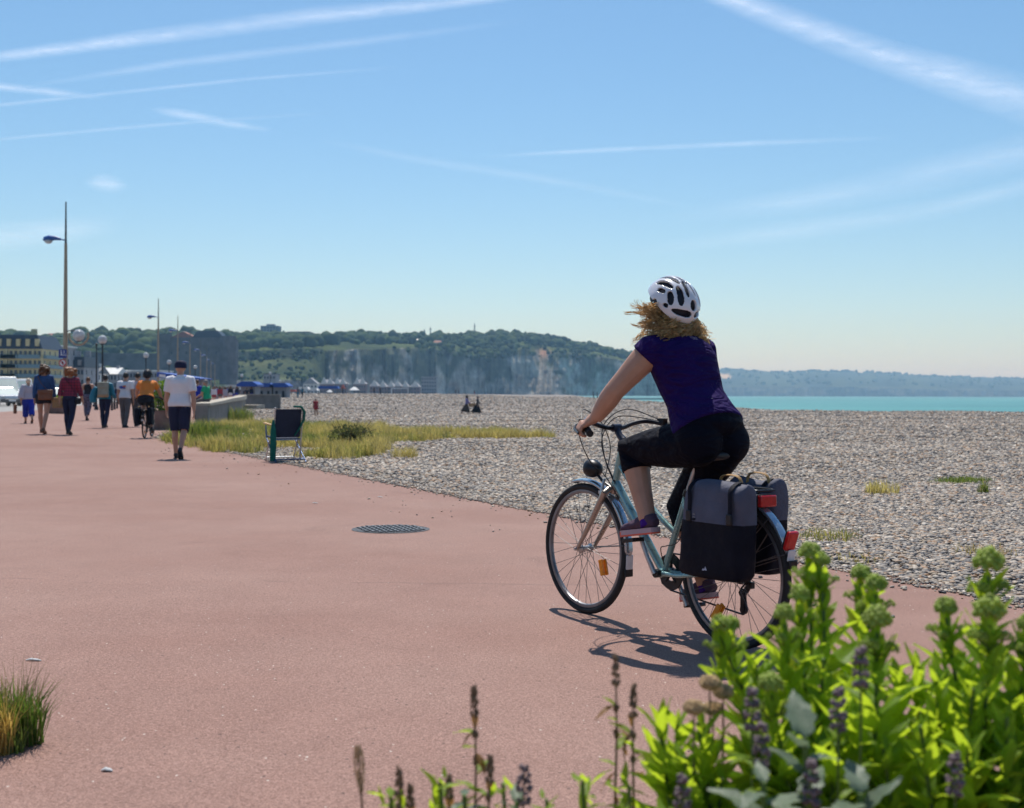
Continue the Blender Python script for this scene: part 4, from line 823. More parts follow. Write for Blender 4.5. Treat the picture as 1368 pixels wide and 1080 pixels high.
def hand_relaxed(g, J, s, k):
    w = J['wr'+s]; d = (w-J['el'+s]).normalized(); side = J['fwd']; inn = J['lat']*(-1 if s == 'L' else 1)
    side = (side-d*side.dot(d)).normalized(); inn = d.cross(side)*(1 if d.cross(side).dot(inn) > 0 else -1)
    g.tube([w-d*.01, w+d*.04*k, w+d*.085*k], [(.024*k, .022*k), (.040*k, .018*k), (.040*k, .014*k)], 10, lat=side)
    for i, (o, ln) in enumerate(((.029, .075), (.010, .088), (-.010, .082), (-.029, .062))):
        b = w+d*.08*k+side*o*k; g.tube([b, b+d*ln*.5*k+inn*.008*k, b+d*ln*.85*k+inn*.030*k], [.0105*k, .0098*k, .0082*k], 7)
    b = w+d*.03*k+side*.03*k; g.tube([b, b+d*.04*k+side*.022*k, b+d*.075*k+side*.022*k+inn*.014*k], [.013*k, .0115*k, .009*k], 7)
def hand_grip(g, J, s, gc, ax, k):
    """fingers closed round a bar: gc grip centre, ax bar axis (towards the thumb side)"""
    w = J['wr'+s]; fv = (J['fwd']-ax*J['fwd'].dot(ax)).normalized(); up = fv.cross(ax); up = up if up.z > 0 else -up
    kn = gc+up*.036-fv*.006
    g.tube([w, lerpv(w, kn, .5)+up*.004, kn], [(.031, .026), (.047, .025), (.050, .019)], 12, lat=ax)
    for i, o in enumerate((.039, .013, -.013, -.038)):
        c = gc+ax*o; L_ = (1.0, 1.06, 1.0, .86)[i]
        g.tube([c-fv*.012+up*.032, c+fv*.022+up*.035*L_, c+fv*.044*L_+up*.012, c+fv*.041*L_-up*.016, c+fv*.012-up*.032*L_], [.0128, .0120, .0114, .0108, .0095], 8)
    t0 = lerpv(w, kn, .55)+ax*.028; g.tube([t0, t0+ax*.022+fv*.018-up*.012, gc+ax*.052+fv*.020-up*.010, gc+ax*.055+fv*.034-up*.024], [.0165, .0145, .0125, .0105], 8)
def face(g, J, k):
    h = J['head']; f, l = J['hf'], J['lat']; u = l.cross(f); u = u if u.z > 0 else -u
    rot = Matrix((l, f, u)).transposed(); B = lambda x, y, z: h+l*x*k+f*y*k+u*z*k
    g.ball(h+u*.012*k, (.076*k, .095*k, .105*k), 3, rot); g.ball(B(0, .022, -.055), (.056*k, .068*k, .062*k), 3, rot)
    g.tube([B(0, .094, .02), B(0, .108, -.012), B(0, .102, -.03)], [.010*k, .015*k, .013*k], 8)
    for s in (-1, 1):
        g.ball(B(s*.078, -.005, -.008), (.012*k, .022*k, .034*k), 2, rot); g.ball(B(s*.032, .080, .008), .016*k, 2); g.tube([B(s*.012, .096, .028), B(s*.048, .086, .03)], .009*k, 6)
    g.tube([B(-.022, .088, -.06), B(0, .096, -.058), B(.022, .088, -.06)], .009*k, 6)
    g.tube([J['neck']-u*.03*k, lerpv(J['neck'], h, .5)-f*.008*k, h-u*.02*k-f*.012*k], [.062*k, .055*k, .058*k], 12)
    return rot, B
def human(root, J, S, vs=.010):
    k = J['k']; gr = S.get('girth', (1, 1)); sk = S.get('skin', M_SKIN)
    g = G(); torso(g, J, -.16, 1.0, 0, gr); rot, B = face(g, J, k)
    for s in 'LR':
        limb(g, *armpts(J, s, 2.0)); limb(g, *legpts(J, s, 2.0))
        a, t = J['an'+s], J['to'+s]; g.tube([a+Vector((0, 0, .02)), lerpv(a, t, .3), lerpv(a, t, .75), t], [.034*k, .034*k, .03*k, .018*k], 8)
        if 'grip' in J: hand_grip(g, J, s, *J['grip'][s], k)
        else: hand_relaxed(g, J, s, k)
    link('body', vox(g, vs, 3, .45), sk, root)
    tp = S.get('top')
    if tp:
        g = G(); torso(g, J, tp.get('hem', .05), .985, tp.get('add', .012), gr, 24, tp.get('prof'))
        sl = tp.get('sleeve', .5)
        if sl > 0:
            for s in 'LR':
                p, r = armpts(J, s, sl); n = len(p); limb(g, p, [q*(1+tp.get('loose', .0)*i/n) for i, q in enumerate(r)], tp.get('sadd', .011), 14)
        if tp.get('collar'): g.tube([J['neck']-Vector((0, 0, .03)), J['neck']+Vector((0, 0, .035))], [.075*k, .066*k], 14)
        o = link(tp.get('name', 'shirt'), vox(g, vs*1.1, 4, .5), tp['m'], root)
    bt = S.get('bottom')
    if bt:
        g = G()
        if bt.get('skirt'):
            c = J['pel']; fl = bt['skirt']; bot = (J['anL']+J['anR'])*.5*k if False else (J['anL']+J['anR'])*.5; e = lerpv(c, bot, bt.get('len', .9)); sp = (J['anL']-J['anR']).dot(J['fwd']); sp = abs(sp)*.5*bt.get('len', .9)
            g.tube([spine(J, bt.get('top', .2)), c, lerpv(c, e, .5), e], [(.145*gr[0]*k, .11*gr[1]*k), (.185*gr[0]*k, .135*k), (.19*fl*k, .15*fl*k+sp*.5), (.2*fl*k, .16*fl*k+sp)], 22, lat=J['lat'])
        else:
            torso(g, J, -.17, bt.get('top', .2), bt.get('add', .010), gr, 24)
            for s in 'LR':
                
                if 'grip' in J: g.ball(J['hip'+s]-J['fwd']*.006*k+Vector((0, 0, .012)), .098*k*J.get('legk', 1.0)+bt.get('ladd', .008), 3)
                p, r = legpts(J, s, bt.get('len', 2)); n = len(p); limb(g, p, [q*(1+bt.get('loose', 0)*i/n) for i, q in enumerate(r)], bt.get('ladd', .008), 14)
        link(bt.get('name', 'trousers'), vox(g, vs*1.1, 4, .5), bt['m'], root)
    if S.get('shoe'):
        for s in 'LR':
            shoe(root, J, s, S['shoe'], S.get('sole', S['shoe']), S.get('boot', 0))
    hr = S.get('hair')
    if hr:
        g = G(); kind = hr.get('kind', 'short'); sd = hr.get('seed', 1)
        if kind != 'bald':
            g.ball(B(0, -.014, .030), (.087*k, .104*k, .104*k), 3, rot, .06, sd)
            if kind in ('bob', 'curly'):
                e = 1.0 if kind == 'bob' else 1.25
                for i in range(46 if kind == 'curly' else 34):
                    a = random.uniform(-2.5, 2.5); zz = random.uniform(-.13 if kind == 'bob' else -.09, .10); rr = (.100 if zz < .06 else .068)*e
                    g.ball(B(rr*math.sin(a), -rr*math.cos(a)*1.05-.01, zz), random.uniform(.032, .050)*k, 2, None, .6, sd+i)
            if kind == 'bun': g.ball(B(0, -.09, .07), .045*k, 2, None, .3, sd)
        o = link('hair', vox(g, vs*.8, 1, .3), hr['m'], root)
    if S.get('cap'):
        g = G(); g.lathe([(.106*k, -.030*k), (.110*k, .035*k), (.096*k, .080*k), (.055*k, .105*k), (0, .112*k)], (0, 0, 0), 'Z', 24)
        g.tube([(0, .07*k, -.004*k), (0, .13*k, -.01*k), (0, .178*k, -.026*k)], [(.075*k, .01*k), (.085*k, .01*k), (.045*k, .008*k)], 12, lat=(1, 0, 0))
        g.v = [tuple(B(0, 0, .035)+rot @ (Vector(v)*1.0)) for v in g.v]; o = g.obj('cap', S['cap'], root)
    return rot, B
def shoe(root, J, s, um, sm, boot=0):
    k = J['k']; a, t = J['an'+s], J['to'+s]; d = (t-a); fz = J.get('foot'+s)
    if fz is None: fz = Vector((0, 0, 1))
    d = (d-fz*d.dot(fz)).normalized(); lat = fz.cross(d); sole0 = a-fz*.062*k
    heel = sole0-d*.062*k; ln = .262*k
    q = lambda x, y, z: heel+d*x*ln+lat*y+fz*z
    g = G(); g.tube([q(.0, 0, .045*k), q(.12, 0, .052*k), q(.35, 0, .056*k), q(.6, 0, .042*k), q(.85, 0, .034*k), q(.99, 0, .026*k)], [(.024*k, .024*k), (.036*k, .038*k), (.037*k, .042*k), (.043*k, .031*k), (.044*k, .024*k), (.022*k, .014*k)], 12, lat=lat)
    g.tube([q(.16, 0, .04*k), q(.2, 0, .085*k+boot), ], [(.038*k, .044*k), (.040*k, .046*k)], 12, lat=lat)
    o = link('shoe', vox(g, .007, 2, .5), um, root)
    ol = [(0, .02), (.04, .032), (.2, .036), (.42, .034), (.65, .045), (.86, .043), (.97, .026), (1.0, .01)]
    pts = [(x, y*k) for x, y in ol]+[(x, -y*k) for x, y in reversed(ol)]; n = len(pts); vs = [q(x, y, 0) for x, y in pts]+[q(x, y*.96, .024*k) for x, y in pts]
    G().add(vs, [tuple(range(n)), tuple(reversed(range(n, 2*n)))]+[(i, (i+1) % n, (i+1) % n+n, i+n) for i in range(n)]).obj('sole', sm, o)
def walk(h, aL=.25, aR=-.25, bL=.1, bR=.35, armL=-.2, armR=.2, out=.07, elb=.18, lean=.03, sh=1.0, hipw=1.0, toeL=0.0, toeR=0.0, turn=0.0):
    k = h/1.75; F_ = Vector((0, 1, 0)); L_ = Vector((-1, 0, 0)); U = Vector((0, 0, 1)); J = {'k': k, 'fwd': F_, 'lat': L_, 'hf': (F_*math.cos(turn)+L_*math.sin(turn)).normalized()}
    J['pel'] = Vector((0, 0, .94))*k; J['neck'] = Vector((0, .02+.5*lean, 1.475))*k; J['mid'] = Vector((0, .035+.25*lean, 1.21))*k; J['head'] = Vector((0, .05+.62*lean, 1.625))*k
    if turn: J['lat_head'] = U.cross(J['hf'])
    for s, sg, a, b, ar, tp in (('L', 1, aL, bL, armL, toeL), ('R', -1, aR, bR, armR, toeR)):
        hp = J['pel']+L_*sg*.088*k*hipw; kn = hp+(F_*math.sin(a)-U*math.cos(a))*.425*k; an = kn+(F_*math.sin(a-b)-U*math.cos(a-b))*.435*k-L_*sg*.02*k
        J['hip'+s], J['kn'+s], J['an'+s] = hp, kn, an
        fd = (F_*math.cos(tp)-U*math.sin(tp)); J['to'+s] = an+fd*.16*k-(U*math.cos(tp)+F_*math.sin(tp))*.05*k; J['foot'+s] = U*math.cos(tp)+F_*math.sin(tp)
        shd = J['neck']+L_*sg*.178*k*sh-U*.055*k; el = shd+(F_*math.sin(ar)-U*math.cos(ar)*math.cos(out)+L_*sg*math.sin(out+.06))*.30*k; wr = el+(F_*math.sin(ar+elb)-U*math.cos(ar+elb)+L_*sg*.04)*.255*k
        J['sh'+s], J['el'+s], J['wr'+s] = shd, el, wr
    low = min((J['an'+s]-J['foot'+s]*.062*k+(J['to'+s]-J['an'+s]).normalized()*0).z if abs({'L': toeL, 'R': toeR}[s]) < .05 else (J['to'+s].z-.012*k) for s in 'LR')
    for q in list(J):
        if isinstance(J[q], Vector) and q not in ('fwd', 'lat', 'hf', 'footL', 'footR', 'lat_head'): J[q] = J[q]-U*low
    return J
def person(key, label, J, S, rot=0.0, vs=.011, loc=None, group=None):
    p = loc if loc is not None else ped_pos(key)
    if loc is None: p = Vector((p.x, p.y, float(zprom(p.x, p.y))))
    r = thing('person', label, 'person', p, rot, group); human(r, J, S, vs); return r
M_WHT = mat('cotton_white', (.74, .72, .74), .85, var=.05, ns=4, bump=.5, bs=9, bd=.03, sheen=.2); M_NAVY = mat('cotton_navy', (.010, .014, .045), .85, var=.2, ns=5, bump=.5, bs=9, bd=.02); M_DEN = mat('denim', (.022, .070, .19), .85, var=.25, ns=9, bump=.5, bs=10, bd=.02); M_BLKC = mat('cotton_black', (.012, .012, .018), .85, var=.2, ns=6, bump=.4, bs=10, bd=.02)
M_BROWN = mat('leather_brown', (.16, .06, .028), .5, var=.2, ns=6); M_SHD = mat('shoe_dark', (.02, .02, .024), .6); M_GREYT = mat('cotton_grey', (.12, .115, .12), .85, var=.15, ns=5, bump=.5, bs=9, bd=.02); M_LAV = mat('cotton_lilac', (.42, .40, .46), .85, var=.08, ns=4, bump=.6, bs=6, bd=.04); M_ROYAL = mat('cotton_royal', (.010, .028, .33), .8, var=.12, ns=5, bump=.4, bs=8, bd=.02)
M_TEAL = mat('nylon_teal', (.01, .16, .24), .6, var=.15, ns=5, bump=.5, bs=8, bd=.02); M_GREEN = mat('cotton_green', (.01, .30, .14), .8, var=.12, ns=5, bump=.4, bs=8, bd=.02); M_ORANGE = mat('cotton_orange', (.74, .22, .035), .8, var=.1, ns=5, bump=.5, bs=7, bd=.03); M_REDC = mat('cotton_red', (.36, .03, .04), .8, var=.15, ns=5)
M_HBR = mat('hair_brown', (.10, .045, .018), .5, var=.5, ns=30, bump=1, bs=60, bd=.01); M_HAU = mat('hair_auburn', (.24, .085, .025), .5, var=.5, ns=30, bump=1, bs=60, bd=.01); M_HDK = mat('hair_dark', (.018, .013, .011), .5, var=.4, ns=30, bump=1, bs=60, bd=.01); M_HWH = mat('hair_white', (.66, .52, .38), .6, var=.3, ns=30, bump=1, bs=60, bd=.01); M_HGR = mat('hair_grey', (.22, .2, .19), .6, var=.3, ns=30)
def m_plaid():
    m, t, out = nodes('red_plaid'); p = N(t, 'BsdfPrincipled'); v = N(t, 'TexCoord').outputs['Object']; c = (.20, .018, .045)
    s = N(t, 'SeparateXYZ'); t.links.new(v, s.inputs[0])
    fx = math_n(t, 'LESS_THAN', math_n(t, 'FRACT', math_n(t, 'MULTIPLY', s.outputs[0], 16)), .35); fz = math_n(t, 'LESS_THAN', math_n(t, 'FRACT', math_n(t, 'MULTIPLY', s.outputs[2], 14)), .35)
    c1 = mixc(t, (.26, .022, .055), (.06, .012, .035), math_n(t, 'MULTIPLY', math_n(t, 'ADD', fx, fz), .5)); t.links.new(c1, p.inputs['Base Color']); p.inputs['Roughness'].default_value = .85
    t.links.new(bump_n(t, noise_tex(t, v, 9, 4), .5, .02), p.inputs['Normal']); t.links.new(p.outputs[0], out.inputs[0]); return m
M_PLAID = m_plaid(); M_FLORAL = mat('floral_dark', (.10, .09, .13), .85, var=.9, ns=22)
JP = walk(1.77, .05, -.10, .05, .55, .12, -.18, .14, .12, .02, 1.05, toeR=.75)
person('polo', 'man in white polo shirt, dark cap and navy shorts walking by the grass', JP, dict(girth=(1.12, 1.15), top=dict(m=M_WHT, sleeve=.72, hem=-.04, add=.026, loose=.3, collar=1, sadd=.018), bottom=dict(m=M_NAVY, len=1.02, add=.018, ladd=.022, loose=.15, name='shorts'), shoe=M_SHD, cap=M_NAVY), R(4), .010)
JD = walk(1.74, .12, -.12, .05, .25, -.1, .1, .10, .15, .02, .95, 1.05, toeR=.35)
r1 = person('denim', 'woman in denim shirt and black shorts with a brown shoulder bag', JD, dict(girth=(.98, 1.0), top=dict(m=M_DEN, sleeve=1.9, hem=.10, add=.024, sadd=.016), bottom=dict(m=M_BLKC, len=.42, add=.016, ladd=.016, loose=.1, name='shorts'), shoe=M_BROWN, hair=dict(kind='bob', m=M_HBR, seed=3)), R(2))
JL = walk(1.70, .10, -.14, .05, .25, -.25, .22, .16, .25, .02, .95, 1.05, toeR=.3)
r2 = person('plaid', 'woman in red plaid shirt and dark jeans with curly auburn hair', JL, dict(girth=(1.0, 1.05), top=dict(m=M_PLAID, sleeve=1.5, hem=.08, add=.026, sadd=.016), bottom=dict(m=M_NAVY, len=1.95, add=.012, ladd=.010), shoe=M_SHD, boot=.05, hair=dict(kind='curly', m=M_HAU, seed=8)), R(-3))
JE = walk(1.60, .3, -.3, .1, .4, -.3, .2, .3, .2, .05, .9, toeR=.6)
r3 = person('elder', 'white haired woman in a loose lilac wrap and royal blue trousers', JE, dict(girth=(1.0, 1.1), top=dict(m=M_LAV, sleeve=1.6, hem=-.02, add=.05, sadd=.045, loose=.5, name='wrap'), bottom=dict(m=M_ROYAL, len=1.55, add=.02, ladd=.03, loose=.35), shoe=M_BROWN, hair=dict(kind='short', m=M_HWH)), R(30))
JT = walk(1.66, .15, -.2, .1, .3, -.15, .1, .2, .3, .02, .95, toeR=.3)
person('tank', 'woman in black tank top and patterned trousers with hair up', JT, dict(top=dict(m=M_BLKC, sleeve=0, hem=.05, add=.010), bottom=dict(m=M_FLORAL, len=1.75, add=.02, ladd=.022), shoe=M_SHD, hair=dict(kind='bun', m=M_HBR)), R(0))
JK = walk(1.70, .08, -.12, .05, .2, .1, .1, .18, .9, .02, .95)
r4 = person('pack', 'walker in dark trousers carrying a pale backpack over a teal jacket', JK, dict(top=dict(m=M_TEAL, sleeve=1.9, hem=.0, add=.022, sadd=.02), bottom=dict(m=M_NAVY, len=1.97, add=.012, ladd=.012), shoe=M_SHD, hair=dict(kind='bun', m=M_HDK)), R(3))
JW = walk(1.80, .1, -.1, .05, .15, .08, -.08, .12, .2, .02, 1.05)
r5 = person('tee', 'man in white tee with a blue and orange back print and grey trousers', JW, dict(girth=(1.05, 1.05), top=dict(m=M_WHT, sleeve=.65, hem=-.02, add=.022, sadd=.018, loose=.25), bottom=dict(m=M_GREYT, len=1.97, add=.014, ladd=.016), shoe=M_SHD, hair=dict(kind='short', m=M_HDK)), R(-2))
JG = walk(1.76, .1, -.15, .05, .2, .1, -.1, .12, .2)
r6 = person('greyman', 'man in pale shirt walking just beyond the orange cyclist', JG, dict(top=dict(m=M_LAV, sleeve=.6, hem=0, add=.02, sadd=.016), bottom=dict(m=M_GREYT, len=1.97, add=.014, ladd=.014), shoe=M_SHD, hair=dict(kind='short', m=M_HDK, seed=5)), R(0))
def loc3(r, v): return Vector(r.location)+Matrix.Rotation(r.rotation_euler[2], 3, 'Z') @ Vector(v)
def bag(name, label, r, c, d, m, strap=None, cat='bag'):
    o = thing(name, label, cat, r.location, r.rotation_euler[2]); g = G(); g.box(c, d, taper=.9); g.obj('pouch', m, o, True, .03); g = G(); g.box((c[0], c[1]-d[1]*.08, c[2]+d[2]*.28), (d[0]*1.02, d[1]*1.0, d[2]*.42)); g.obj('flap', m, o, True, .02)
    if strap: G().tube(strap, (.018, .006), 6).obj('strap', m, o)
    return o
bag('shoulder_bag', 'brown leather shoulder bag on the back of the denim shirted woman', r1, (.10, -.17, .98), (.36, .10, .26), M_BROWN, [(.2, -.14, 1.05), (0, -.165, 1.25), (-.10, -.12, 1.42), (-.12, .02, 1.45)])
bag('wicker_bag', 'round wicker bag hanging at the left of the plaid shirted woman', r2, (-.30, .02, .80), (.28, .14, .26), mat('wicker', (.30, .19, .09), .8, var=.4, ns=40, bump=.8, bs=60), [(-.30, .02, .92), (-.25, .0, 1.2), (-.14, -.02, 1.42)])
bag('black_pouch', 'small black pouch at the hip of the plaid shirted woman', r2, (.24, -.06, .84), (.14, .10, .16), M_BLKC, [(.24, -.06, .92), (.1, -.15, 1.2), (-.12, -.09, 1.44)])
bag('paper_bag', 'brown bag swinging from the hand of the white haired woman', r3, (-.45, -.10, .50), (.10, .22, .32), M_BROWN, [(-.45, -.1, .64), (-.42, -.1, .78)])
bk = bag('backpack', 'pale grey green backpack with tan base worn over the teal jacket', r4, (0, -.20, 1.22), (.32, .17, .46), mat('pack_grey', (.26, .27, .22), .7, var=.15, bump=.4, bs=12), [(-.13, -.13, 1.08), (-.16, -.02, 1.42), (-.13, .1, 1.3)]); G().box((0, -.21, 1.02), (.325, .175, .10)).obj('base', mat('pack_tan', (.33, .22, .12), .7), bk, True, .03)
jk = thing('jacket', 'teal jacket hanging over the left arm beside the backpack', 'jacket', r4.location, r4.rotation_euler[2]); g = G(); g.tube([(-.26, 0, 1.28), (-.34, .02, 1.15), (-.38, .02, .95), (-.36, 0, .80)], [(.07, .06), (.10, .09), (.12, .09), (.09, .06)], 12, lat=(1, 0, 0)); link('cloth', vox(g, .014, 2), M_TEAL, jk); g = G(); g.tube([(-.2, .05, 1.22), (-.32, .05, 1.24), (-.40, .03, 1.12)], .05, 8); link('sleeve', vox(g, .014, 2), M_TEAL, jk)
pr = G(); pr.ball((-.03, -.158, 1.30), (.10, .012, .045), 2, None, .6, 4); o = pr.obj('print', mat('print_blue', (.03, .07, .33), .8), r5); pr = G(); pr.ball((.03, -.166, 1.335), (.05, .010, .03), 2, None, .6, 9); pr.obj('print', mat('print_orange', (.6, .16, .05), .8), r5)
# two people at the wall
def sit(h):
    J = walk(h, 1.45, 1.45, 1.45, 1.4, .35, .3, .1, .7, .10); return J
J = sit(1.75); r = person(None, 'grey haired man in green tee sitting on the sea wall', J, dict(girth=(1.1, 1.15), top=dict(m=M_GREEN, sleeve=.6, hem=0, add=.02, sadd=.018), bottom=dict(m=M_GREYT, len=1.5, add=.012, ladd=.012), shoe=M_SHD, hair=dict(kind='short', m=M_HGR)), R(75), .014, Vector((-12.35, 50.8, .79-(J['pel'].z-.11))))
p = P(262.5, 540, 53); person(None, 'person in blue shirt standing beside the man in green', walk(1.70, .1, -.1, .1, .1), dict(top=dict(m=M_ROYAL, sleeve=.8, hem=0, add=.02), bottom=dict(m=M_NAVY, len=2, add=.012), shoe=M_SHD, hair=dict(kind='short', m=M_HBR)), R(-20), .014, Vector((p.x, 53, float(zprom(p.x, 53)))))
# beach walkers
def zb1(x, y): return float(zbeach(np.array([x]), np.array([y]))[0])
p = P(623, 553, 104); J = walk(1.62, .3, -.35, .1, .35, .3, .4, .1, .6, toeR=.5)
bw1 = person(None, 'woman in dark headscarf, patterned top and brown skirt crossing the shingle', J, dict(top=dict(m=mat('print_lilac', (.25, .22, .42), .85, var=.8, ns=14), sleeve=1.8, hem=0, add=.02), bottom=dict(m=mat('skirt_brown', (.085, .065, .055), .9), skirt=1.15, len=.86, name='skirt'), shoe=M_SHD, hair=dict(kind='bob', m=M_HDK)), R(-75), .016, Vector((p.x, 104, zb1(p.x, 104))))
p = P(637.5, 553, 104); J = walk(1.60, .35, -.35, .1, .35, .5, -.3, .1, .4, toeR=.5)
bw2 = person(None, 'woman in grey top and long black skirt striding on the shingle', J, dict(top=dict(m=M_GREYT, sleeve=1.8, hem=0, add=.02), bottom=dict(m=M_BLKC, skirt=1.25, len=.92, name='skirt'), shoe=M_SHD, hair=dict(kind='short', m=M_HGR)), R(-75), .016, Vector((p.x, 104, zb1(p.x, 104))))
p = P(630.5, 548, 104); r = thing('basket', 'tan basket carried between the two women on the beach', 'basket', (p.x, 104, zb1(p.x, 104))); G().lathe([(.16, .62), (.26, .70), (.30, .92), (.27, .92), (.22, .72)], seg=14).obj('bowl', mat('basket_tan', (.45, .30, .18), .8, var=.3, ns=20), r); G().tube([(-.28, 0, .92), (0, 0, 1.12), (.28, 0, .92)], .03, 6).obj('handle', M_BROWN, r)
p = P(422, 554, 84); ch = person(None, 'child in a red outfit standing on the shingle', walk(1.18, .15, -.15, .1, .2, .2, -.2), dict(girth=(1.1, 1.1), top=dict(m=M_REDC, sleeve=.5, hem=-.05, add=.02), bottom=dict(m=M_REDC, len=.6, add=.015, ladd=.02, name='shorts'), shoe=M_SHD, hair=dict(kind='short', m=M_HBR)), R(40), .014, Vector((p.x, 84, zb1(p.x, 84))))
# distant walkers on the promenade: copies with their own clothes
cols = [M_WHT, M_ROYAL, M_REDC, M_NAVY, M_LAV, M_TEAL, M_BLKC, M_ORANGE, M_GREYT, M_DEN]
CNAME = ['white', 'royal blue', 'red', 'navy', 'lilac', 'teal', 'black', 'orange', 'grey', 'denim blue']
CR = [(286, 108, 0), (290, 122, 1), (294, 115, 2), (298, 135, 3), (301, 120, 4), (305, 142, 1), (308, 128, 6), (312, 150, 0), (316, 138, 3), (319, 160, 8), (289, 150, 5), (297, 165, 9), (303, 170, 2), (310, 178, 7), (281, 130, 8), (208, 92, 4), (203, 104, 6), (213, 118, 1), (127, 84, 9), (100, 98, 8), (157, 110, 3), (174, 122, 0), (330, 148, 6), (336, 150, 3), (398, 186, 8), (404, 188, 5)]
CR.sort(); ccount = {}
for i, (px, d, c) in enumerate(CR):
    zone = 'near the walkers ahead' if px < 250 else ('beyond the sea wall' if px < 322 else 'by the beach cabins'); q_ = ccount.get((zone, c), 0); ccount[(zone, c)] = q_+1
    X = (px-684)/FPX*d; src = (r5, r6, r1)[i % 3]
    dup(src, (X, d, float(zprom(X, d)) if X < XRP(d) else zb1(X, d)), R(random.choice([0, 180, 20, -30, 160])), 'distant walker in %s top %s%s' % (CNAME[c], zone, '' if q_ == 0 else ', '+ORDW[q_]+' such from left'), 'distant promenade walkers', random.uniform(.92, 1.0), {'shirt': cols[c], 'trousers': cols[(c*3+1) % 10], 'shorts': cols[(c*3+2) % 10]})
for px, d, wh in ((793, 330, 'leftmost'), (798, 335, 'middle'), (804, 326, 'rightmost')):
    X = (px-684)/FPX*d; dup(r6, (X, d, zb1(X, d)), R(90), 'tiny dark figure at the far waterline, %s of three' % wh, 'figures at the waterline', 1.0, {'shirt': M_BLKC, 'trousers': M_NAVY})
for i, (px, d) in enumerate(((458, 290), (500, 300), (508, 302), (609, 420), (613, 425), (634, 430))):
    X = (px-684)/FPX*d; dup(r6, (X, d, zb1(X, d)), R(60), 'tiny dark figure far off on the shingle, %s' % nth(i), 'figures far off on the beach', 1.0, {'shirt': M_BLKC, 'trousers': M_REDC if px == 634 else M_NAVY})
# ================================================================ BICYCLE (local: x forward, y left, z up; origin under the rear axle)
BROT = R(90+34.6); BLOC = (1.034, 5.814, 0.0); WB, WR = 1.12, .35
M_FRAME = mat('frame_teal', (.21, .38, .39), .3, .45, var=.05, ns=12, coat=.5); M_RUB = mat('tyre_rubber', (.018, .018, .019), .75, var=.3, ns=30, bump=.3, bs=180, bd=.002); M_ALU = mat('aluminium', (.42, .43, .45), .38, .8, var=.15, ns=18); M_RIM = mat('rim_grey', (.20, .20, .215), .4, .7, var=.15, ns=18); M_BLKM = mat('black_metal', (.018, .018, .022), .38, .4, var=.3, ns=20); M_FEND = mat('fender_silver', (.36, .43, .50), .22, .75, var=.08, ns=12, coat=.5)
M_SPOKE = mat('spoke_steel', (.10, .10, .105), .45, .5); M_AMB = mat('amber_lens', (.95, .36, .01), .2, var=.2, ns=60, coat=.6, transl=.3); M_REDL = mat('red_lens', (.62, .012, .015), .15, var=.15, ns=50, coat=.7, transl=.25); M_FLAP = mat('flap_white', (.65, .66, .68), .4); M_SADL = mat('saddle_black', (.020, .020, .024), .42, var=.2, ns=20, bump=.1, bs=90); M_CABLE = mat('cable_black', (.015, .015, .017), .5)
M_DECAL = mat('frame_decal', (.15, .27, .31), .3, .4, var=.55, ns=45, coat=.5)
bike = thing('bicycle', 'pale teal trekking bicycle with silver mudguards ridden past the shingle', 'bicycle', BLOC, BROT)
def wheel(cx, rear):
    rim = G(); rim.lathe([(.300, -.010), (.311, -.012), (.316, -.011), (.314, 0), (.316, .011), (.311, .012), (.300, .010), (.296, 0)], (0, 0, 0), 'Y', 64, True)
    w_ = rim.obj('wheel', M_RIM, bike); w_.location = (cx, 0, WR)
    ty = G(); prof = [(.332+.018*math.cos(a), .0185*math.sin(a)) for a in np.linspace(0, 2*PI, 15)[:-1]]; ty.lathe(prof, (0, 0, 0), 'Y', 72, True); ty.obj('tyre', M_RUB, w_)
    hb = G(); hb.lathe([(0, -.075), (.008, -.075), (.009, -.05), (.024, -.036), (.024, -.030), (.014, -.026), (.014, .026), (.024, .030), (.024, .036), (.009, .05), (.008, .075), (0, .075)], (0, 0, 0), 'Y', 20); hb.obj('hub', M_ALU, w_)
    mes = []
    for sd in (-1, 1):
        for tr in (-1, 1):
            a = tr*R(62); m_ = G().tube([(.022*math.sin(a), sd*.031, .022*math.cos(a)), (0, sd*.004, .302)], .00135, 5).mesh('spoke'); m_.materials.append(M_SPOKE); mes.append(m_)
    for i in range(32):
        o = bpy.data.objects.new('spoke', mes[(i % 2)*2+(i//2) % 2]); C.objects.link(o); o.parent = w_; o.rotation_euler = (0, 2*PI*i/32, 0)
    return w_
wr_ = wheel(0, True); wf_ = wheel(WB, False)
def reflector(w_, x, z, ang):
    g = G(); rot = Matrix.Rotation(ang, 3, 'Y'); g.box((x, .012, z), (.032, .012, .085), rot); g.box((x, -.012, z), (.032, .012, .085), rot); g.obj('reflector', M_AMB, w_, True, .004)
reflector(wf_, -.155, -.085, .25); reflector(wr_, .105, -.195, -.6)
q = G(); q.lathe([(0, -.068), (.030, -.068), (.034, -.062), (.045, -.052), (.055, -.042), (.055, -.038), (0, -.036)], (0, 0, 0), 'Y', 28); q.obj('cassette', M_BLKM, wr_)
BB = Vector((.486, 0, .295)); HT = Vector((.815, 0, .892)); HB = Vector((.872, 0, .705)); SL = Vector((.318, 0, .70)); V3 = Vector
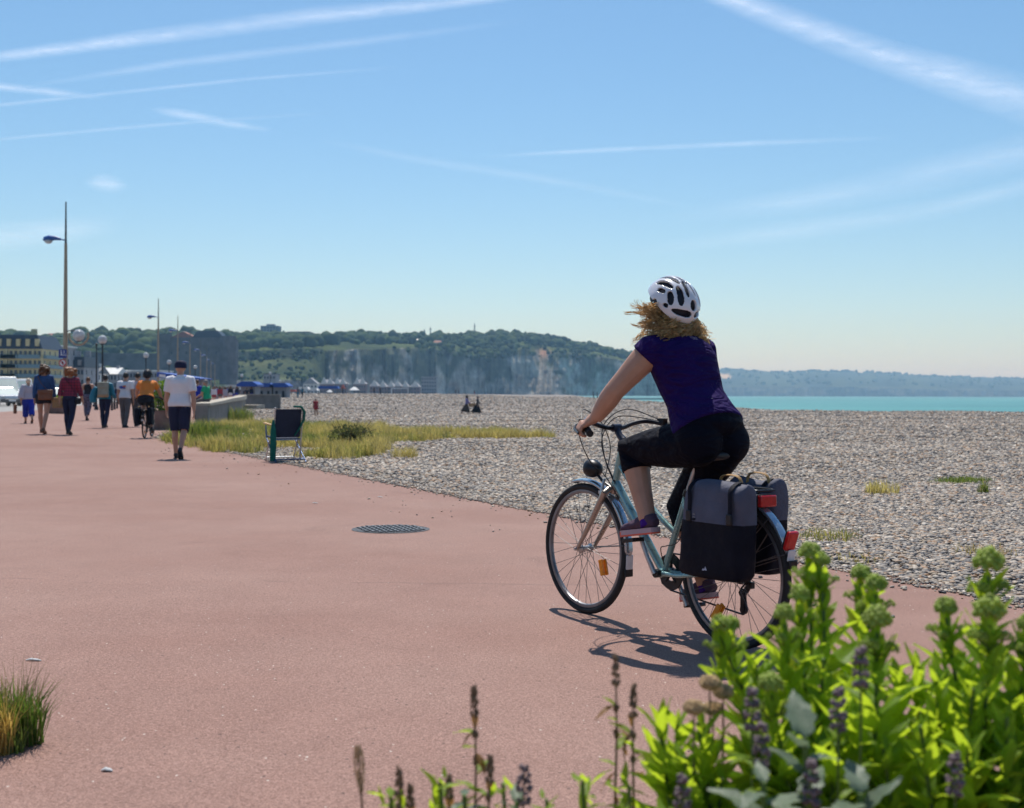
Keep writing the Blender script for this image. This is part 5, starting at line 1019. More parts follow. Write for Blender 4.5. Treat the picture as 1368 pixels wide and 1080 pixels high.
# frame
fg = G(); fg.tube([HT, HB], .020, 16); fg.tube([BB-V3((0, .036, 0)), BB+V3((0, .036, 0))], .023, 16); fg.tube([BB, SL], .0165, 14)
fg.tube([V3((.842, 0, .815)), V3((.72, 0, .705)), V3((.60, 0, .622)), V3((.50, 0, .555)), V3((.402, 0, .498))], .0150, 12)
for s in (-1, 1):
    fg.tube([BB+V3((-.02, s*.028, 0)), V3((.34, s*.045, .300)), V3((0, s*.068, .35))], [.012, .011, .009], 10); fg.tube([V3((.325, s*.018, .675)), V3((.30, s*.042, .64)), V3((0, s*.068, .35))], [.008, .008, .007], 10)
frame = fg.obj('frame', M_FRAME, bike)
dn = G(); dn.tube([HB+V3((-.004, 0, .02)), BB], .0215, 16); dt = dn.obj('down_tube', M_FRAME, bike); de = G(); a0 = lerpv(HB, BB, .16); a1 = lerpv(HB, BB, .62); de.tube([a0, a1], .0222, 16, cap=False); de.obj('decal', M_DECAL, dt)
# fork
fk = G(); ax = (HT-HB).normalized(); CR_ = HB-ax*.045
fk.tube([HB-ax*.005, CR_], .021, 12); fk.tube([CR_+V3((0, -.062, 0)), CR_+V3((0, -.03, .022)), CR_+V3((0, .03, .022)), CR_+V3((0, .062, 0))], .018, 10)
for s in (-1, 1): fk.tube([CR_+V3((0, s*.058, .01)), V3((.970, s*.060, .545)), V3((1.055, s*.058, .432)), V3((WB, s*.056, .35))], [.0185, .017, .0135, .010], 12)
fork = fk.obj('fork', mat('fork_bronze', (.34, .30, .27), .3, .7, var=.1, coat=.4), bike)
for s in (-1, 1):
    b_ = G(); b_.tube([V3((.925, s*.060, .60)), V3((.918, s*.048, .69)), V3((.915, s*.035, .735))], [.010, .009, .007], 8); b_.box((.932, s*.034, .665), (.055, .014, .016)); b_.obj('brake', M_ALU, fork); b_ = G(); b_.box((.945, s*.026, .655), (.06, .010, .018)); b_.obj('brake_pad', M_BLKM, fork)
b_ = G(); b_.tube([(.915, -.035, .735), (.913, 0, .742), (.915, .035, .735)], .003, 6); b_.obj('brake_noodle', M_ALU, fork)
# stem, bar, grips, levers
sg = G(); sg.tube([HT-ax*.01, HT+ax*.012], .025, 16); hd = sg.obj('headset', M_BLKM, bike)
sg = G(); sg.tube([HT, HT+ax*.065], .0145, 12); sg.tube([HT+ax*.05, V3((.835, 0, .965)), V3((.862, 0, 1.004))], [.020, .0175, .018], 12); sg.tube([(.862, -.024, 1.004), (.862, .024, 1.004)], .021, 14); stem = sg.obj('stem', mat('stem_blue_black', (.018, .026, .05), .35, .3), bike)
hbp = [(.862, 0, 1.004), (.872, .055, 1.004), (.880, .12, 1.022), (.862, .19, 1.036), (.815, .245, 1.028), (.74, .290, 1.008), (.660, .334, .986)]
def smoothp(p, n=4):
    p = [Vector(q) for q in p]; out = []
    for i in range(len(p)-1):
        a, b, c, d = p[max(i-1, 0)], p[i], p[i+1], p[min(i+2, len(p)-1)]
        for k in range(n):
            t = k/n; out.append(.5*((2*b)+(c-a)*t+(2*a-5*b+4*c-d)*t*t+(3*b-a-3*c+d)*t**3))
    out.append(p[-1]); return out
full = [Vector((x, -y, z)) for x, y, z in reversed(hbp[1:])]+[Vector(q) for q in hbp]
bar = G().tube(smoothp(full), .0115, 12).obj('handlebar', mat('bar_black', (.016, .018, .026), .3, .4), bike)
for s in (-1, 1):
    m_ = lambda q: V3((q[0], q[1]*s, q[2]))
    G().tube([m_((.775, .272, 1.017)), m_((.72, .302, 1.003)), m_((.652, .339, .984))], [.0165, .0165, .0175], 14).obj('grip', M_RUB, bar)
    lv = G(); lv.box(m_((.80, .262, 1.035)), (.05, .03, .035)); lv.tube([m_((.815, .262, 1.03)), m_((.835, .285, 1.02)), m_((.79, .330, 1.005)), m_((.70, .375, .985))], [.009, .008, .007, .006], 8); lv.obj('brake_lever', M_BLKM, bar)
bl = G(); bl.lathe([(0, .02), (.018, .018), (.027, .006), (.027, 0), (0, 0)], (.775, .25, 1.045), 'Z', 18); bl.obj('bell', M_ALU, bar)
for i, pts in enumerate(([(.83, .255, 1.05), (.93, .16, 1.10), (.95, .03, 1.03), (.935, -.02, .90), (.918, .03, .745)], [(.83, -.255, 1.05), (.95, -.14, 1.10), (.965, 0, 1.02), (.93, .03, .88), (.89, .02, .78), (.80, .012, .66)], [(.82, .250, 1.03), (.915, .20, .96), (.93, .12, .83), (.90, .04, .75), (.80, .02, .62)], [(.82, -.250, 1.04), (.96, -.09, 1.06), (.955, .02, .95), (.915, .025, .82), (.84, .018, .70)])):
    G().tube(smoothp(pts, 6), .0027, 6).obj('cable', M_CABLE, bike)
G().tube(smoothp([(.47, .012, .33), (.455, .05, .42), (.40, .06, .44), (.33, .045, .47), (.28, .03, .60)], 5), .0026, 6).obj('cable', M_CABLE, bike)
# lights
hl = G(); hl.tube([(1.085, 0, .783), (1.08, 0, .783), (1.05, 0, .782), (1.015, 0, .778), (.995, 0, .775)], [.047, .049, .049, .036, .012], 20); hl = hl.obj('headlight', M_BLKM, bike); G().lathe([(.044, 0), (.03, .01), (0, .014)], (1.086, 0, .783), 'X', 18).obj('lens', M_GLOBE, hl); G().tube([(1.01, 0, .745), (.965, 0, .715), (.90, 0, .69)], .008, 8).obj('bracket', M_BLKM, hl)
# mudguards
def fender(cx, a0, a1, name, r=.374):
    g = G(); n = 30; vs = []; fs = []
    for i in range(n):
        a = R(a0+(a1-a0)*i/(n-1)); e = min(1, min(i, n-1-i)/2+.55)
        for k, (y, dr) in enumerate(((-.026, -.014), (-.021, -.003), (0, .003), (.021, -.003), (.026, -.014))): rr = r+dr; vs.append((cx+rr*math.cos(a), y*e, WR+rr*math.sin(a)))
    for i in range(n-1):
        for k in range(4): fs.append((i*5+k, i*5+k+1, i*5+k+6, i*5+k+5))
    o = g.add(vs, fs).obj(name, M_FEND, bike); s_ = o.modifiers.new('t', 'SOLIDIFY'); s_.thickness = .0025; return o
ff = fender(WB, 72, 180, 'mudguard'); rf = fender(0, 28, 160, 'mudguard')
g = G(); g.box((.752, 0, .315), (.006, .045, .075), Matrix.Rotation(-.05, 3, 'Y')); g.obj('mud_flap', M_FLAP, ff, True, .006); g = G(); g.box((.757, 0, .262), (.010, .052, .045)); g.obj('flap_tip', M_BLKM, ff, True, .006)
g = G(); g.box((-.354, 0, .470), (.006, .044, .05), Matrix.Rotation(-.18, 3, 'Y')); g.obj('mud_flap', M_FLAP, rf, True, .006); g = G(); g.box((-.366, 0, .43), (.008, .048, .04), Matrix.Rotation(-.12, 3, 'Y')); g.obj('flap_tip', M_BLKM, rf, True, .006)
for s in (-1, 1):
    G().tube([(WB, s*.062, .355), (.765, s*.03, .40)], .0022, 5).obj('stay', M_SPOKE, ff); G().tube([(0, s*.074, .36), (-.345, s*.03, .475)], .0022, 5).obj('stay', M_SPOKE, rf); G().tube([(0, s*.074, .36), (-.25, s*.03, .63)], .0022, 5).obj('stay', M_SPOKE, rf)
# saddle and post
G().tube([SL-V3((-.01, 0, .02)), V3((.252, 0, .845))], .0135, 14).obj('seat_post', M_ALU, bike); G().tube([SL+V3((.006, 0, -.015)), SL+V3((-.006, 0, .012))], .022, 14).obj('seat_clamp', M_BLKM, bike)
sd_ = G(); sd_.tube([(.065, 0, .893), (.09, 0, .893), (.14, 0, .888), (.20, 0, .880), (.27, 0, .874), (.325, 0, .868), (.345, 0, .862)], [(.045, .012), (.080, .022), (.084, .025), (.058, .024), (.032, .021), (.022, .018), (.012, .010)], 16, lat=(0, 1, 0)); sdl = link('saddle', vox(sd_, .007, 3), M_SADL, bike)
for s in (-1, 1): G().tube([(.10, s*.04, .868), (.16, s*.024, .848), (.25, s*.022, .846), (.31, s*.012, .855)], .0035, 6).obj('rail', M_ALU, sdl)
# cranks, pedals, chain, derailleur
PL = V3((.560, .14, .458)); PR = V3((.412, -.14, .132))
cr = G(); cr.lathe([(.045, -.004), (.088, -.004), (.092, 0), (.088, .004), (.045, .004)], (BB.x, -.046, BB.z), 'Y', 44, True)
for k in range(5): a = 2*PI*k/5+.3; cr.tube([(BB.x, -.046, BB.z), (BB.x+.06*math.cos(a), -.046, BB.z+.06*math.sin(a))], .009, 8)
cr.lathe([(0, -.06), (.022, -.06), (.022, .06), (0, .06)], (BB.x, 0, BB.z), 'Y', 16); crank = cr.obj('chainset', M_BLKM, bike)
for P0, s in ((PL, 1), (PR, -1)):
    G().tube([(BB.x, s*.062, BB.z), (lerpv(BB, P0, .5).x, s*.078, lerpv(BB, P0, .5).z), (P0.x, s*.085, P0.z)], [.014, .0115, .0125], 10).obj('crank_arm', M_ALU, crank); pd = G(); pd.box((P0.x, s*.137, P0.z), (.085, .075, .020), Matrix.Rotation(.17, 3, 'Y')); pd.box((P0.x, s*.137, P0.z), (.098, .060, .012), Matrix.Rotation(.17, 3, 'Y')); pd.tube([(P0.x, s*.08, P0.z), (P0.x, s*.17, P0.z)], .008, 8); pd.obj('pedal', M_BLKM, crank, True, .003)
dj = G(); dj.tube([(0, -.082, .335), (-.012, -.085, .285), (.004, -.08, .255)], [.013, .016, .014], 8); dj.lathe([(0, -.006), (.021, -.006), (.021, .006), (0, .006)], (.012, -.07, .250), 'Y', 14); dj.lathe([(0, -.006), (.021, -.006), (.021, .006), (0, .006)], (.005, -.07, .172), 'Y', 14); dj.box((.008, -.078, .21), (.022, .004, .09)); dj.box((.008, -.062, .21), (.022, .004, .09)); dj.box((-.02, -.085, .29), (.04, .02, .03)); der = dj.obj('derailleur', M_BLKM, bike)
ch = G(); ch.tube([(BB.x+.0, -.046, BB.z+.092), (.02, -.056, WR+.045)], .0045, 6); ch.tube([(BB.x, -.046, BB.z-.092), (.007, -.068, .150)], .0045, 6); ch.tube([(BB.x, -.046, BB.z+.092), (BB.x+.065, -.046, BB.z+.065), (BB.x+.092, -.046, BB.z), (BB.x+.065, -.046, BB.z-.065), (BB.x, -.046, BB.z-.092)], .0045, 6); ch.tube([(.007, -.07, .150), (-.018, -.07, .175), (.0, -.07, .21), (.034, -.068, .25), (.01, -.06, .275), (-.04, -.056, .32), (-.045, -.056, .37), (.02, -.056, .395)], .0045, 6); ch.obj('chain', M_BLKM, bike)
# rack and rear lights
rk = G()
for s in (-1, 1):
    rk.tube([(.20, s*.045, .745), (.15, s*.060, .748), (-.18, s*.060, .748), (-.20, s*.045, .745)], .0055, 8); rk.tube([(.06, s*.062, .745), (.0, s*.078, .37)], .005, 8); rk.tube([(-.10, s*.062, .745), (-.005, s*.078, .37)], .005, 8)
    rk.tube([(.20, s*.045, .745), (.31, s*.02, .67)], .0045, 8)
for x in (.20, .05, -.08, -.20): rk.tube([(x, -.055, .746), (x, .055, .746)], .005, 8)
rk.tube([(.2, 0, .747), (-.2, 0, .747)], .004, 6); rack = rk.obj('rear_rack', M_BLKM, bike)
tl = G(); tl.box((-.208, 0, .700), (.026, .100, .052)); tl.obj('tail_light', M_REDL, bike, True, .006); tl = G(); tl.box((-.190, 0, .700), (.014, .108, .060)); tl.obj('tail_light_case', M_BLKM, bike, True, .004)
tl = G(); tl.box((-.352, 0, .535), (.024, .060, .090), Matrix.Rotation(-.35, 3, 'Y')); tl.obj('rear_reflector', M_REDL, bike, True, .008); tl = G(); tl.box((-.337, 0, .54), (.014, .050, .085), Matrix.Rotation(-.35, 3, 'Y')); tl.obj('reflector_case', M_BLKM, bike, True, .004)
# ================================================================ PANNIERS
M_PANB = mat('pannier_black', (.0055, .0065, .014), .7, spec=.15, var=.2, ns=10, bump=.4, bs=9, bd=.02); M_PANT = mat('pannier_slate', (.075, .078, .115), .75, var=.18, ns=10, bump=.6, bs=8, bd=.025); M_TANS = mat('strap_tan', (.36, .20, .07), .7, var=.2, ns=30)
def pannier(label, s, x0, x1):
    o = thing('pannier_bag', label, 'pannier', BLOC, BROT); y0, y1 = s*.078, s*.215; ym = (y0+y1)/2
    def bodyshape(rows_, wob):
        g = G(); vs = []; K_ = 36; n = len(rows_)
        for z, fx, fy in rows_:
            u_ = (z-.345)/.43; xa = x0+.05-.05*u_; xb = x1+.02-.02*u_; cx = (xa+xb)/2; hx = abs(xa-xb)/2*fx; hy = .068*fy
            for k in range(K_):
                a = 2*PI*k/K_; ca, sa = math.cos(a), math.sin(a); e = .40; dn_ = .004*math.sin(5*a+9*u_)+wob*.006*math.sin(3*a+14*u_+s)
                vs.append((cx+hx*math.copysign(abs(ca)**e, ca), ym+(hy+dn_)*math.copysign(abs(sa)**e, sa), z+wob*(.010*math.sin(ca*4+s)*(z-.6)/.18)))
        fs = [(i*K_+k, i*K_+(k+1) % K_, (i+1)*K_+(k+1) % K_, (i+1)*K_+k) for i in range(n-1) for k in range(K_)]+[tuple(range(K_)), tuple((n-1)*K_+k for k in range(K_))]
        return g.add(vs, fs)
    b = bodyshape([(.345, .80, .78), (.352, .93, .92), (.372, 1, 1), (.45, 1, 1.02), (.53, 1, 1.03), (.600, 1, 1.02)], 0).obj('lower_bag', M_PANB, o)
    t = bodyshape([(.6005, 1.004, 1.022), (.64, 1.0, 1.0), (.69, .99, .98), (.73, .975, .93), (.755, .96, .82), (.770, .94, .62), (.780, .91, .34), (.783, .86, .12)], 1).obj('upper_bag', M_PANT, o)
    for xx in (x0-.045, x1+.075):
        st = G(); st.tube(smoothp([(xx, ym-s*.05, .76), (xx, ym, .788), (xx-.01, y1-s*.004, .757), (xx-.015, y1+s*.004, .69), (xx-.012, y1+s*.005, .60)], 3), (.013, .003), 8, lat=(1, 0, 0)); st.obj('strap', M_PANB, o); st = G(); st.box((xx-.012, y1+s*.007, .625), (.034, .010, .05)); st.obj('buckle', M_BLKM, o, True, .004)
    hd = G(); cx = (x0+x1)/2-.03; hd.tube(smoothp([(cx+.07, ym-s*.03, .765), (cx+.055, ym-s*.03, .805), (cx, ym-s*.03, .815), (cx-.055, ym-s*.03, .805), (cx-.075, ym-s*.03, .762)], 4), (.010, .004), 8, lat=(0, 1, 0)); hd.obj('handle', M_TANS, o)
    lg = G(); yy = y1+s*.0045; lg.add([(-.050, yy, .385), (-.030, yy, .385), (-.040, yy, .402)], [(0, 1, 2)]); lg.add([(-.034, yy+s*.0005, .383), (-.018, yy+s*.0005, .383), (-.028, yy+s*.0005, .394)], [(0, 1, 2)]); lg.obj('logo', mat('logo_pale', (.45, .50, .62), .5), o, False)
    lb = G(); lb.box((.035, y1+s*.003, .625), (.026, .004, .045)); lb = lb.obj('label_patch', M_PANB, o, True, .002); l2 = G(); l2.box((.035, y1+s*.006, .633), (.014, .002, .006)); l2.box((.035, y1+s*.006, .620), (.016, .002, .004)); l2.obj('label_mark', mat('mark_grey', (.2, .2, .22), .6), lb, False)
    return o
pan1 = pannier('near dark pannier bag with slate top hanging on the teal bicycle', 1, .125, -.255); pan2 = pannier('far dark pannier bag behind the rear wheel of the teal bicycle', -1, .15, -.165)
# ================================================================ RIDER
def riderJ():
    J = {'k': .97, 'armk': 1.3, 'legk': 1.17, 'fwd': V3((1, 0, 0)), 'lat': V3((0, 1, 0)), 'hf': V3((.98, .0, .17)).normalized()}
    J.update(pel=V3((.150, 0, .980)), mid=V3((.285, 0, 1.195)), neck=V3((.395, 0, 1.445)), head=V3((.440, 0, 1.590)),
             shL=V3((.400, .168, 1.385)), shR=V3((.400, -.168, 1.385)), elL=V3((.530, .285, 1.195)), elR=V3((.545, -.285, 1.19)), wrL=V3((.655, .300, 1.062)), wrR=V3((.655, -.300, 1.062)),
             hipL=V3((.160, .088, .945)), hipR=V3((.160, -.088, .940)), knL=V3((.615, .112, .905)), knR=V3((.485, -.108, .615)), anL=V3((.462, .128, .563)), anR=V3((.322, -.128, .242)), toL=V3((.62, .135, .485)), toR=V3((.47, -.135, .155)),
             footL=V3((.16, 0, .987)), footR=V3((.20, 0, .98)))
    J['grip'] = {'L': (V3((.722, .301, 1.004)), V3((.83, -.53, .14)).normalized()), 'R': (V3((.722, -.301, 1.004)), V3((.83, .53, .14)).normalized())}
    return J
def m_cloth(name, col, wr=1.0, rough=.8, sheen=.0):
    m, t, out = nodes(name); p = N(t, 'BsdfPrincipled'); v = N(t, 'TexCoord').outputs['Object']; p.inputs['Base Color'].default_value = (*col, 1)
    mp = N(t, 'Mapping'); mp.inputs['Scale'].default_value = (5, 3.2, 9); mp.inputs['Rotation'].default_value = (.3, .5, .4); t.links.new(v, mp.inputs[0]); n1 = noise_tex(t, mp.outputs[0], 1.6, 3, .45, .9); n2 = noise_tex(t, v, 420, 2)
    c = mixc(t, tuple(x*.75 for x in col), tuple(min(1, x*1.3) for x in col), noise_tex(t, v, 6, 5)); t.links.new(c, p.inputs['Base Color'])
    h = math_n(t, 'ADD', n1, math_n(t, 'MULTIPLY', n2, .02)); t.links.new(bump_n(t, h, .8*wr, .10), p.inputs['Normal']); p.inputs['Roughness'].default_value = rough; p.inputs['Sheen Weight'].default_value = sheen; p.inputs['Specular IOR Level'].default_value = .1
    t.links.new(p.outputs[0], out.inputs[0]); return m
M_PURP = m_cloth('jersey_purple', (.019, .007, .078), 1.0, .85, .0); M_LEG = m_cloth('leggings_black', (.0035, .004, .010), .5, .75, .0); M_SOCK = m_cloth('sock_violet', (.055, .014, .20), .6); M_SHU = m_cloth('shoe_mauve', (.085, .055, .085), .5); M_SHS = mat('sole_pink', (.46, .32, .34), .7, var=.08); M_CORAL = mat('sole_coral', (.70, .12, .07), .7)
rider = thing('person', 'cyclist in purple top, black leggings and white helmet riding toward the left', 'person', BLOC, BROT)
RJ = riderJ()
rot_h, BH = human(rider, RJ, dict(girth=(1.10, 1.22), top=dict(m=M_PURP, sleeve=.14, hem=.075, add=.015, sadd=.009, loose=.05), bottom=dict(m=M_LEG, len=1.30, top=.17, add=.010, ladd=.009, name='leggings'), shoe=M_SHU, sole=M_SHS), .0068)
for s in 'LR':
    a, b = RJ['an'+s], RJ['kn'+s]; g = G(); d = (b-a).normalized(); g.tube([a-d*.03, a+d*.02, a+d*.058], [.043, .039, .041], 14); link('sock', vox(g, .006, 2), M_SOCK, rider)
for o in list(rider.children):
    if o.name.startswith('shoe'):
        sl = [c for c in o.children][0]; q = sl.copy(); q.data = sl.data.copy(); q.data.materials.clear(); q.data.materials.append(M_CORAL); C.objects.link(q); q.name = 'tread'; q.parent = o
        for v in q.data.vertices: v.co.z -= .008
# bracelet
g = G(); w0 = lerpv(RJ['wrL'], RJ['elL'], .05); dd = (RJ['elL']-RJ['wrL']).normalized(); e1 = dd.orthogonal().normalized(); e2 = dd.cross(e1); g.tube([w0+e1*.029*math.cos(a)+e2*.029*math.sin(a) for a in np.linspace(0, 2*PI, 20)], .0035, 6); g.obj('bracelet', M_BROWN, rider)
# pale emblem below the nape and a dot on the back, laid on the shirt
shirt = [o for o in rider.children if o.name.startswith('shirt')][0]; tree = BVHTree.FromPolygons([v.co for v in shirt.data.vertices], [tuple(p.vertices) for p in shirt.data.polygons])
M_EMB = mat('emblem_grey', (.30, .27, .40), .6)
def emb(c0, strokes, sz):
    g = G()
    for pts in strokes:
        L_ = []
        for (a, b) in pts:
            q = c0+V3((0, -a*sz, b*sz)); h = tree.find_nearest(q); L_.append(h[0]+h[1]*.0012)
        g.tube(L_, .0011, 5)
    g.obj('emblem', M_EMB, rider)
emb(V3((.31, -.005, 1.405)), [[(-1, .8), (-.4, 1), (0, .6), (.4, 1), (1, .8)], [(-.8, .3), (0, .1), (.8, .3)], [(-.3, -.2), (-.3, -.7)], [(.3, -.2), (.3, -.7)], [(-.6, -.5), (.6, -.5)]], .020)
emb(V3((.15, .03, 1.125)), [[(-.3, 0), (.3, .1)]], .010)
# ---- helmet (children of the person: shell > ...)
def helmet(parent, BHf, rot, m_sh, m_in, name='helmet'):
    th = R(20); tilt = Matrix.Rotation(th, 3, Vector((1, 0, 0)))   # head frame: x left, y fwd, z up
    A_ = (.112, .148, .122)
    vents = [(10, 0, 28, 6.5), (16, 20, 30, 6.5), (16, -20, 30, 6.5), (-28, 9, 20, 5.0), (-28, -9, 20, 5.0), (-64, 0, 11, 9), (-42, 29, 25, 7.5), (-42, -29, 25, 7.5), (10, 42, 30, 7.0), (10, -42, 30, 7.0), (-46, 52, 24, 7.0), (-46, -52, 24, 7.0), (2, 61, 22, 5.5), (2, -61, 22, 5.5), (-85, 27, 9, 23), (-85, -27, 9, 23), (-76, 64, 11, 5.5), (-76, -64, 11, 5.5), (52, 10, 13, 6), (52, -10, 13, 6)]
    ns, nt_ = 150, 120; S_ = np.linspace(-112, 84, ns); T_ = np.linspace(-84, 84, nt_); idx = {}; vs = []; fs = []
    def inside(s, t):
        for s0, t0, a, b in vents:
            ss, tt_ = s-s0, t-t0
            if abs(t0) > 5 and abs(s0) < 66: tt_ = t-t0-ss*.10*math.copysign(1, t0)*(-1 if s0 < 0 else 1)
            if (abs(ss)/a)**2.4+(abs(tt_)/b)**2.4 < 1: return True
        return False
    rim = lambda s, t: -.30-.16*max(0, math.sin(R(-s)))**3+.10*math.cos(R(t))*0+.06*abs(math.sin(R(t)))
    for i, s in enumerate(S_):
        for j, t in enumerate(T_):
            y_ = math.cos(R(t))*math.sin(R(s)); z_ = math.cos(R(t))*math.cos(R(s)); x_ = math.sin(R(t)); bulge = 1+.035*math.cos(R(t)*2.6)*0
            ridge = .012*math.cos(R(t)*8.6)*max(0, math.cos(R(t))); k = 1+ridge
            vs.append((x_*A_[0]*k, y_*A_[1]*k*(1+.05*max(0, -y_)), z_*A_[2]*k, z_))
    for i in range(ns-1):
        for j in range(nt_-1):
            s = (S_[i]+S_[i+1])/2; t = (T_[j]+T_[j+1])/2
            if vs[i*nt_+j][3] < rim(s, t) or inside(s, t): continue
            fs.append((i*nt_+j, i*nt_+j+1, (i+1)*nt_+j+1, (i+1)*nt_+j))
    c0 = BHf(0, -.004, .044); V = [c0+rot @ (tilt @ V3(v[:3])) for v in vs]
    bm = bmesh.new(); bv = [bm.verts.new(v) for v in V]; 
    for f in fs: bm.faces.new([bv[i] for i in f])
    bmesh.ops.delete(bm, geom=[v for v in bm.verts if not v.link_faces], context='VERTS'); bmesh.ops.smooth_vert(bm, verts=[v for v in bm.verts if v.is_boundary], factor=.5, use_axis_x=True, use_axis_y=True, use_axis_z=True); bmesh.ops.smooth_vert(bm, verts=[v for v in bm.verts if v.is_boundary], factor=.5, use_axis_x=True, use_axis_y=True, use_axis_z=True)
    bmesh.ops.recalc_face_normals(bm, faces=bm.faces); me = bpy.data.meshes.new(name); bm.to_mesh(me); bm.free(); me.polygons.foreach_set('use_smooth', [True]*len(me.polygons))
    o = link(name, me, m_sh, parent); sm = o.modifiers.new('t', 'SOLIDIFY'); sm.thickness = .011; sm.offset = 0
    g = G(); g.ball((0, 0, 0), (A_[0]*.90, A_[1]*.90, A_[2]*.90), 4); g.f = [f for f in g.f if min(g.v[i][2] for i in f) > -.03]; g.v = [tuple(c0+rot @ (tilt @ V3(v))) for v in g.v]; g.obj('helmet_liner', m_in, o)
    for sx in (-1, 1):
        G().tube([c0+rot @ (tilt @ V3(q)) for q in ((sx*.095, .03, -.02), (sx*.085, .03, -.09), (sx*.03, .06, -.15))], (.009, .0025), 6).obj('helmet_strap', m_in, o)
    g = G(); g.tube([c0+rot @ (tilt @ V3((.092*math.sin(a), -.118*math.cos(a), -.058))) for a in np.linspace(-1.5, 1.5, 15)], (.012, .004), 6); g.obj('fit_ring', m_in, o)
    return o
M_HELM = mat('helmet_white', (.74, .73, .76), .22, var=.05, ns=8, coat=.7); M_HIN = mat('helmet_inner', (.012, .016, .03), .6)
helmet(rider, BH, rot_h, M_HELM, M_HIN)
# ---- curly hair, strand by strand
M_HAIR = mat('hair_blond', (.90, .60, .31), .42, var=.3, ns=60, transl=.5, spec=.5)
def curly(parent, B, rot, n=1900):
    VV = []; FF = []; off = 0; k = RJ['k']
    for i in range(n):
        random.seed(1000+i//8)
        a = random.gauss(0, 1.05); a = max(-2.35, min(2.35, a)); z0 = random.uniform(-.085, .03 if a > 1.2 else .0); r0 = .083 if abs(a) > 1 else .090
        root = V3((r0*math.sin(a), -r0*1.12*math.cos(a)-.004, z0)); out = V3((math.sin(a), -math.cos(a), 0)); L_ = random.uniform(.075, .180)*(1.0 if abs(a) < 1.6 else .95); sp = random.uniform(.15, 1.0)
        ph = random.uniform(0, 6.28); tw = random.uniform(11, 20); cr_ = random.uniform(.008, .017); up = random.uniform(0, 1)
        wind = V3((.030*random.uniform(-.2, 1.3), .012, .018*up)) if a > -.2 else V3((-.018*random.uniform(0, 1.6), 0, .006))
        lift = .55 if (a > 1.25 and random.random() < .55) else 0.0
        pts = []; m_ = 15; random.seed(50000+i); root = root+V3((random.gauss(0, .006), random.gauss(0, .006), random.gauss(0, .006))); ph += random.gauss(0, .25); L_ *= random.uniform(.8, 1.15); cr_ *= random.uniform(.7, 1.15); sp *= random.uniform(.85, 1.15)
        for j in range(m_):
            t = j/(m_-1); p = root+out*(.022*math.sin(min(1, t*1.6)*1.57)+.060*sp*t)+V3((0, 0, -1))*L_*t*(1-lift*1.2)+V3((0, 0, 1))*lift*.05*t+wind*t*t*2.0
            c = cr_*min(1, t*3+.2); p += V3((math.cos(ph+tw*t), math.sin(ph+tw*t), .6*math.sin(ph*2+tw*t)))*c; pts.append(B(*p))
        w_ = random.uniform(.0018, .0034)
        for j, p in enumerate(pts):
            tt_ = (pts[min(j+1, m_-1)]-pts[max(j-1, 0)]).normalized(); e1 = tt_.orthogonal().normalized(); e2 = tt_.cross(e1); ww = w_*(1-.55*j/(m_-1))
            for q in range(3): VV.append(tuple(p+(e1*math.cos(q*2.094)+e2*math.sin(q*2.094))*ww))
        for j in range(m_-1):
            for q in range(3): b = off+j*3; FF.append((b+q, b+(q+1) % 3, b+3+(q+1) % 3, b+3+q))
        off += 3*m_
    o = link('hair', npmesh('hair', np.array(VV), np.array(FF), None, True), M_HAIR, parent)
    g = G(); g.ball(B(0, -.012, .01), (.080*k, .098*k, .095*k), 3, rot); g.ball(B(0, -.045, -.055), (.082*k, .060*k, .065*k), 3, rot, .3, 3); g.ball(B(.065, -.01, -.045), (.03*k, .055*k, .05*k), 3, rot, .3, 4); g.ball(B(-.065, -.01, -.045), (.03*k, .055*k, .05*k), 3, rot, .3, 5)
    link('hair_core', vox(g, .009, 1), mat('hair_core', (.55, .33, .15), .6, var=.5, ns=50, bump=1, bs=70, bd=.01), o)
curly(rider, BH, rot_h); random.seed(77)
# ================================================================ SECOND CYCLIST, far ahead
cp_ = ped_pos('cyc'); CL = (cp_.x, cp_.y, float(zprom(cp_.x, cp_.y))); CRZ = R(90+7)
b2 = dup(bike, CL, CRZ, 'dark bicycle with two panniers ridden by the cyclist in orange', mats={'tail_light': M_BLKM, 'rear_reflector': M_BLKM, 'frame': M_BLKM, 'down_tube': M_BLKM, 'mudguard': M_BLKM})
dup(pan1, CL, CRZ, 'left dark pannier on the bicycle of the orange cyclist', mats={'upper_bag': M_PANB}); dup(pan2, CL, CRZ, 'right dark pannier on the bicycle of the orange cyclist', mats={'upper_bag': M_PANB})
c2 = thing('person', 'cyclist in orange shirt and dark helmet riding away among the walkers', 'person', CL, CRZ); J2 = riderJ()
rt, B2 = human(c2, J2, dict(girth=(1.2, 1.25), top=dict(m=M_ORANGE, sleeve=.6, hem=.08, add=.02, sadd=.015), bottom=dict(m=M_BLKC, len=.9, top=.24, add=.012, ladd=.010, name='shorts'), shoe=M_SHD, hair=dict(kind='short', m=M_HDK)), .013)
helmet(c2, B2, rt, mat('helmet_dark', (.02, .022, .028), .4), M_HIN)
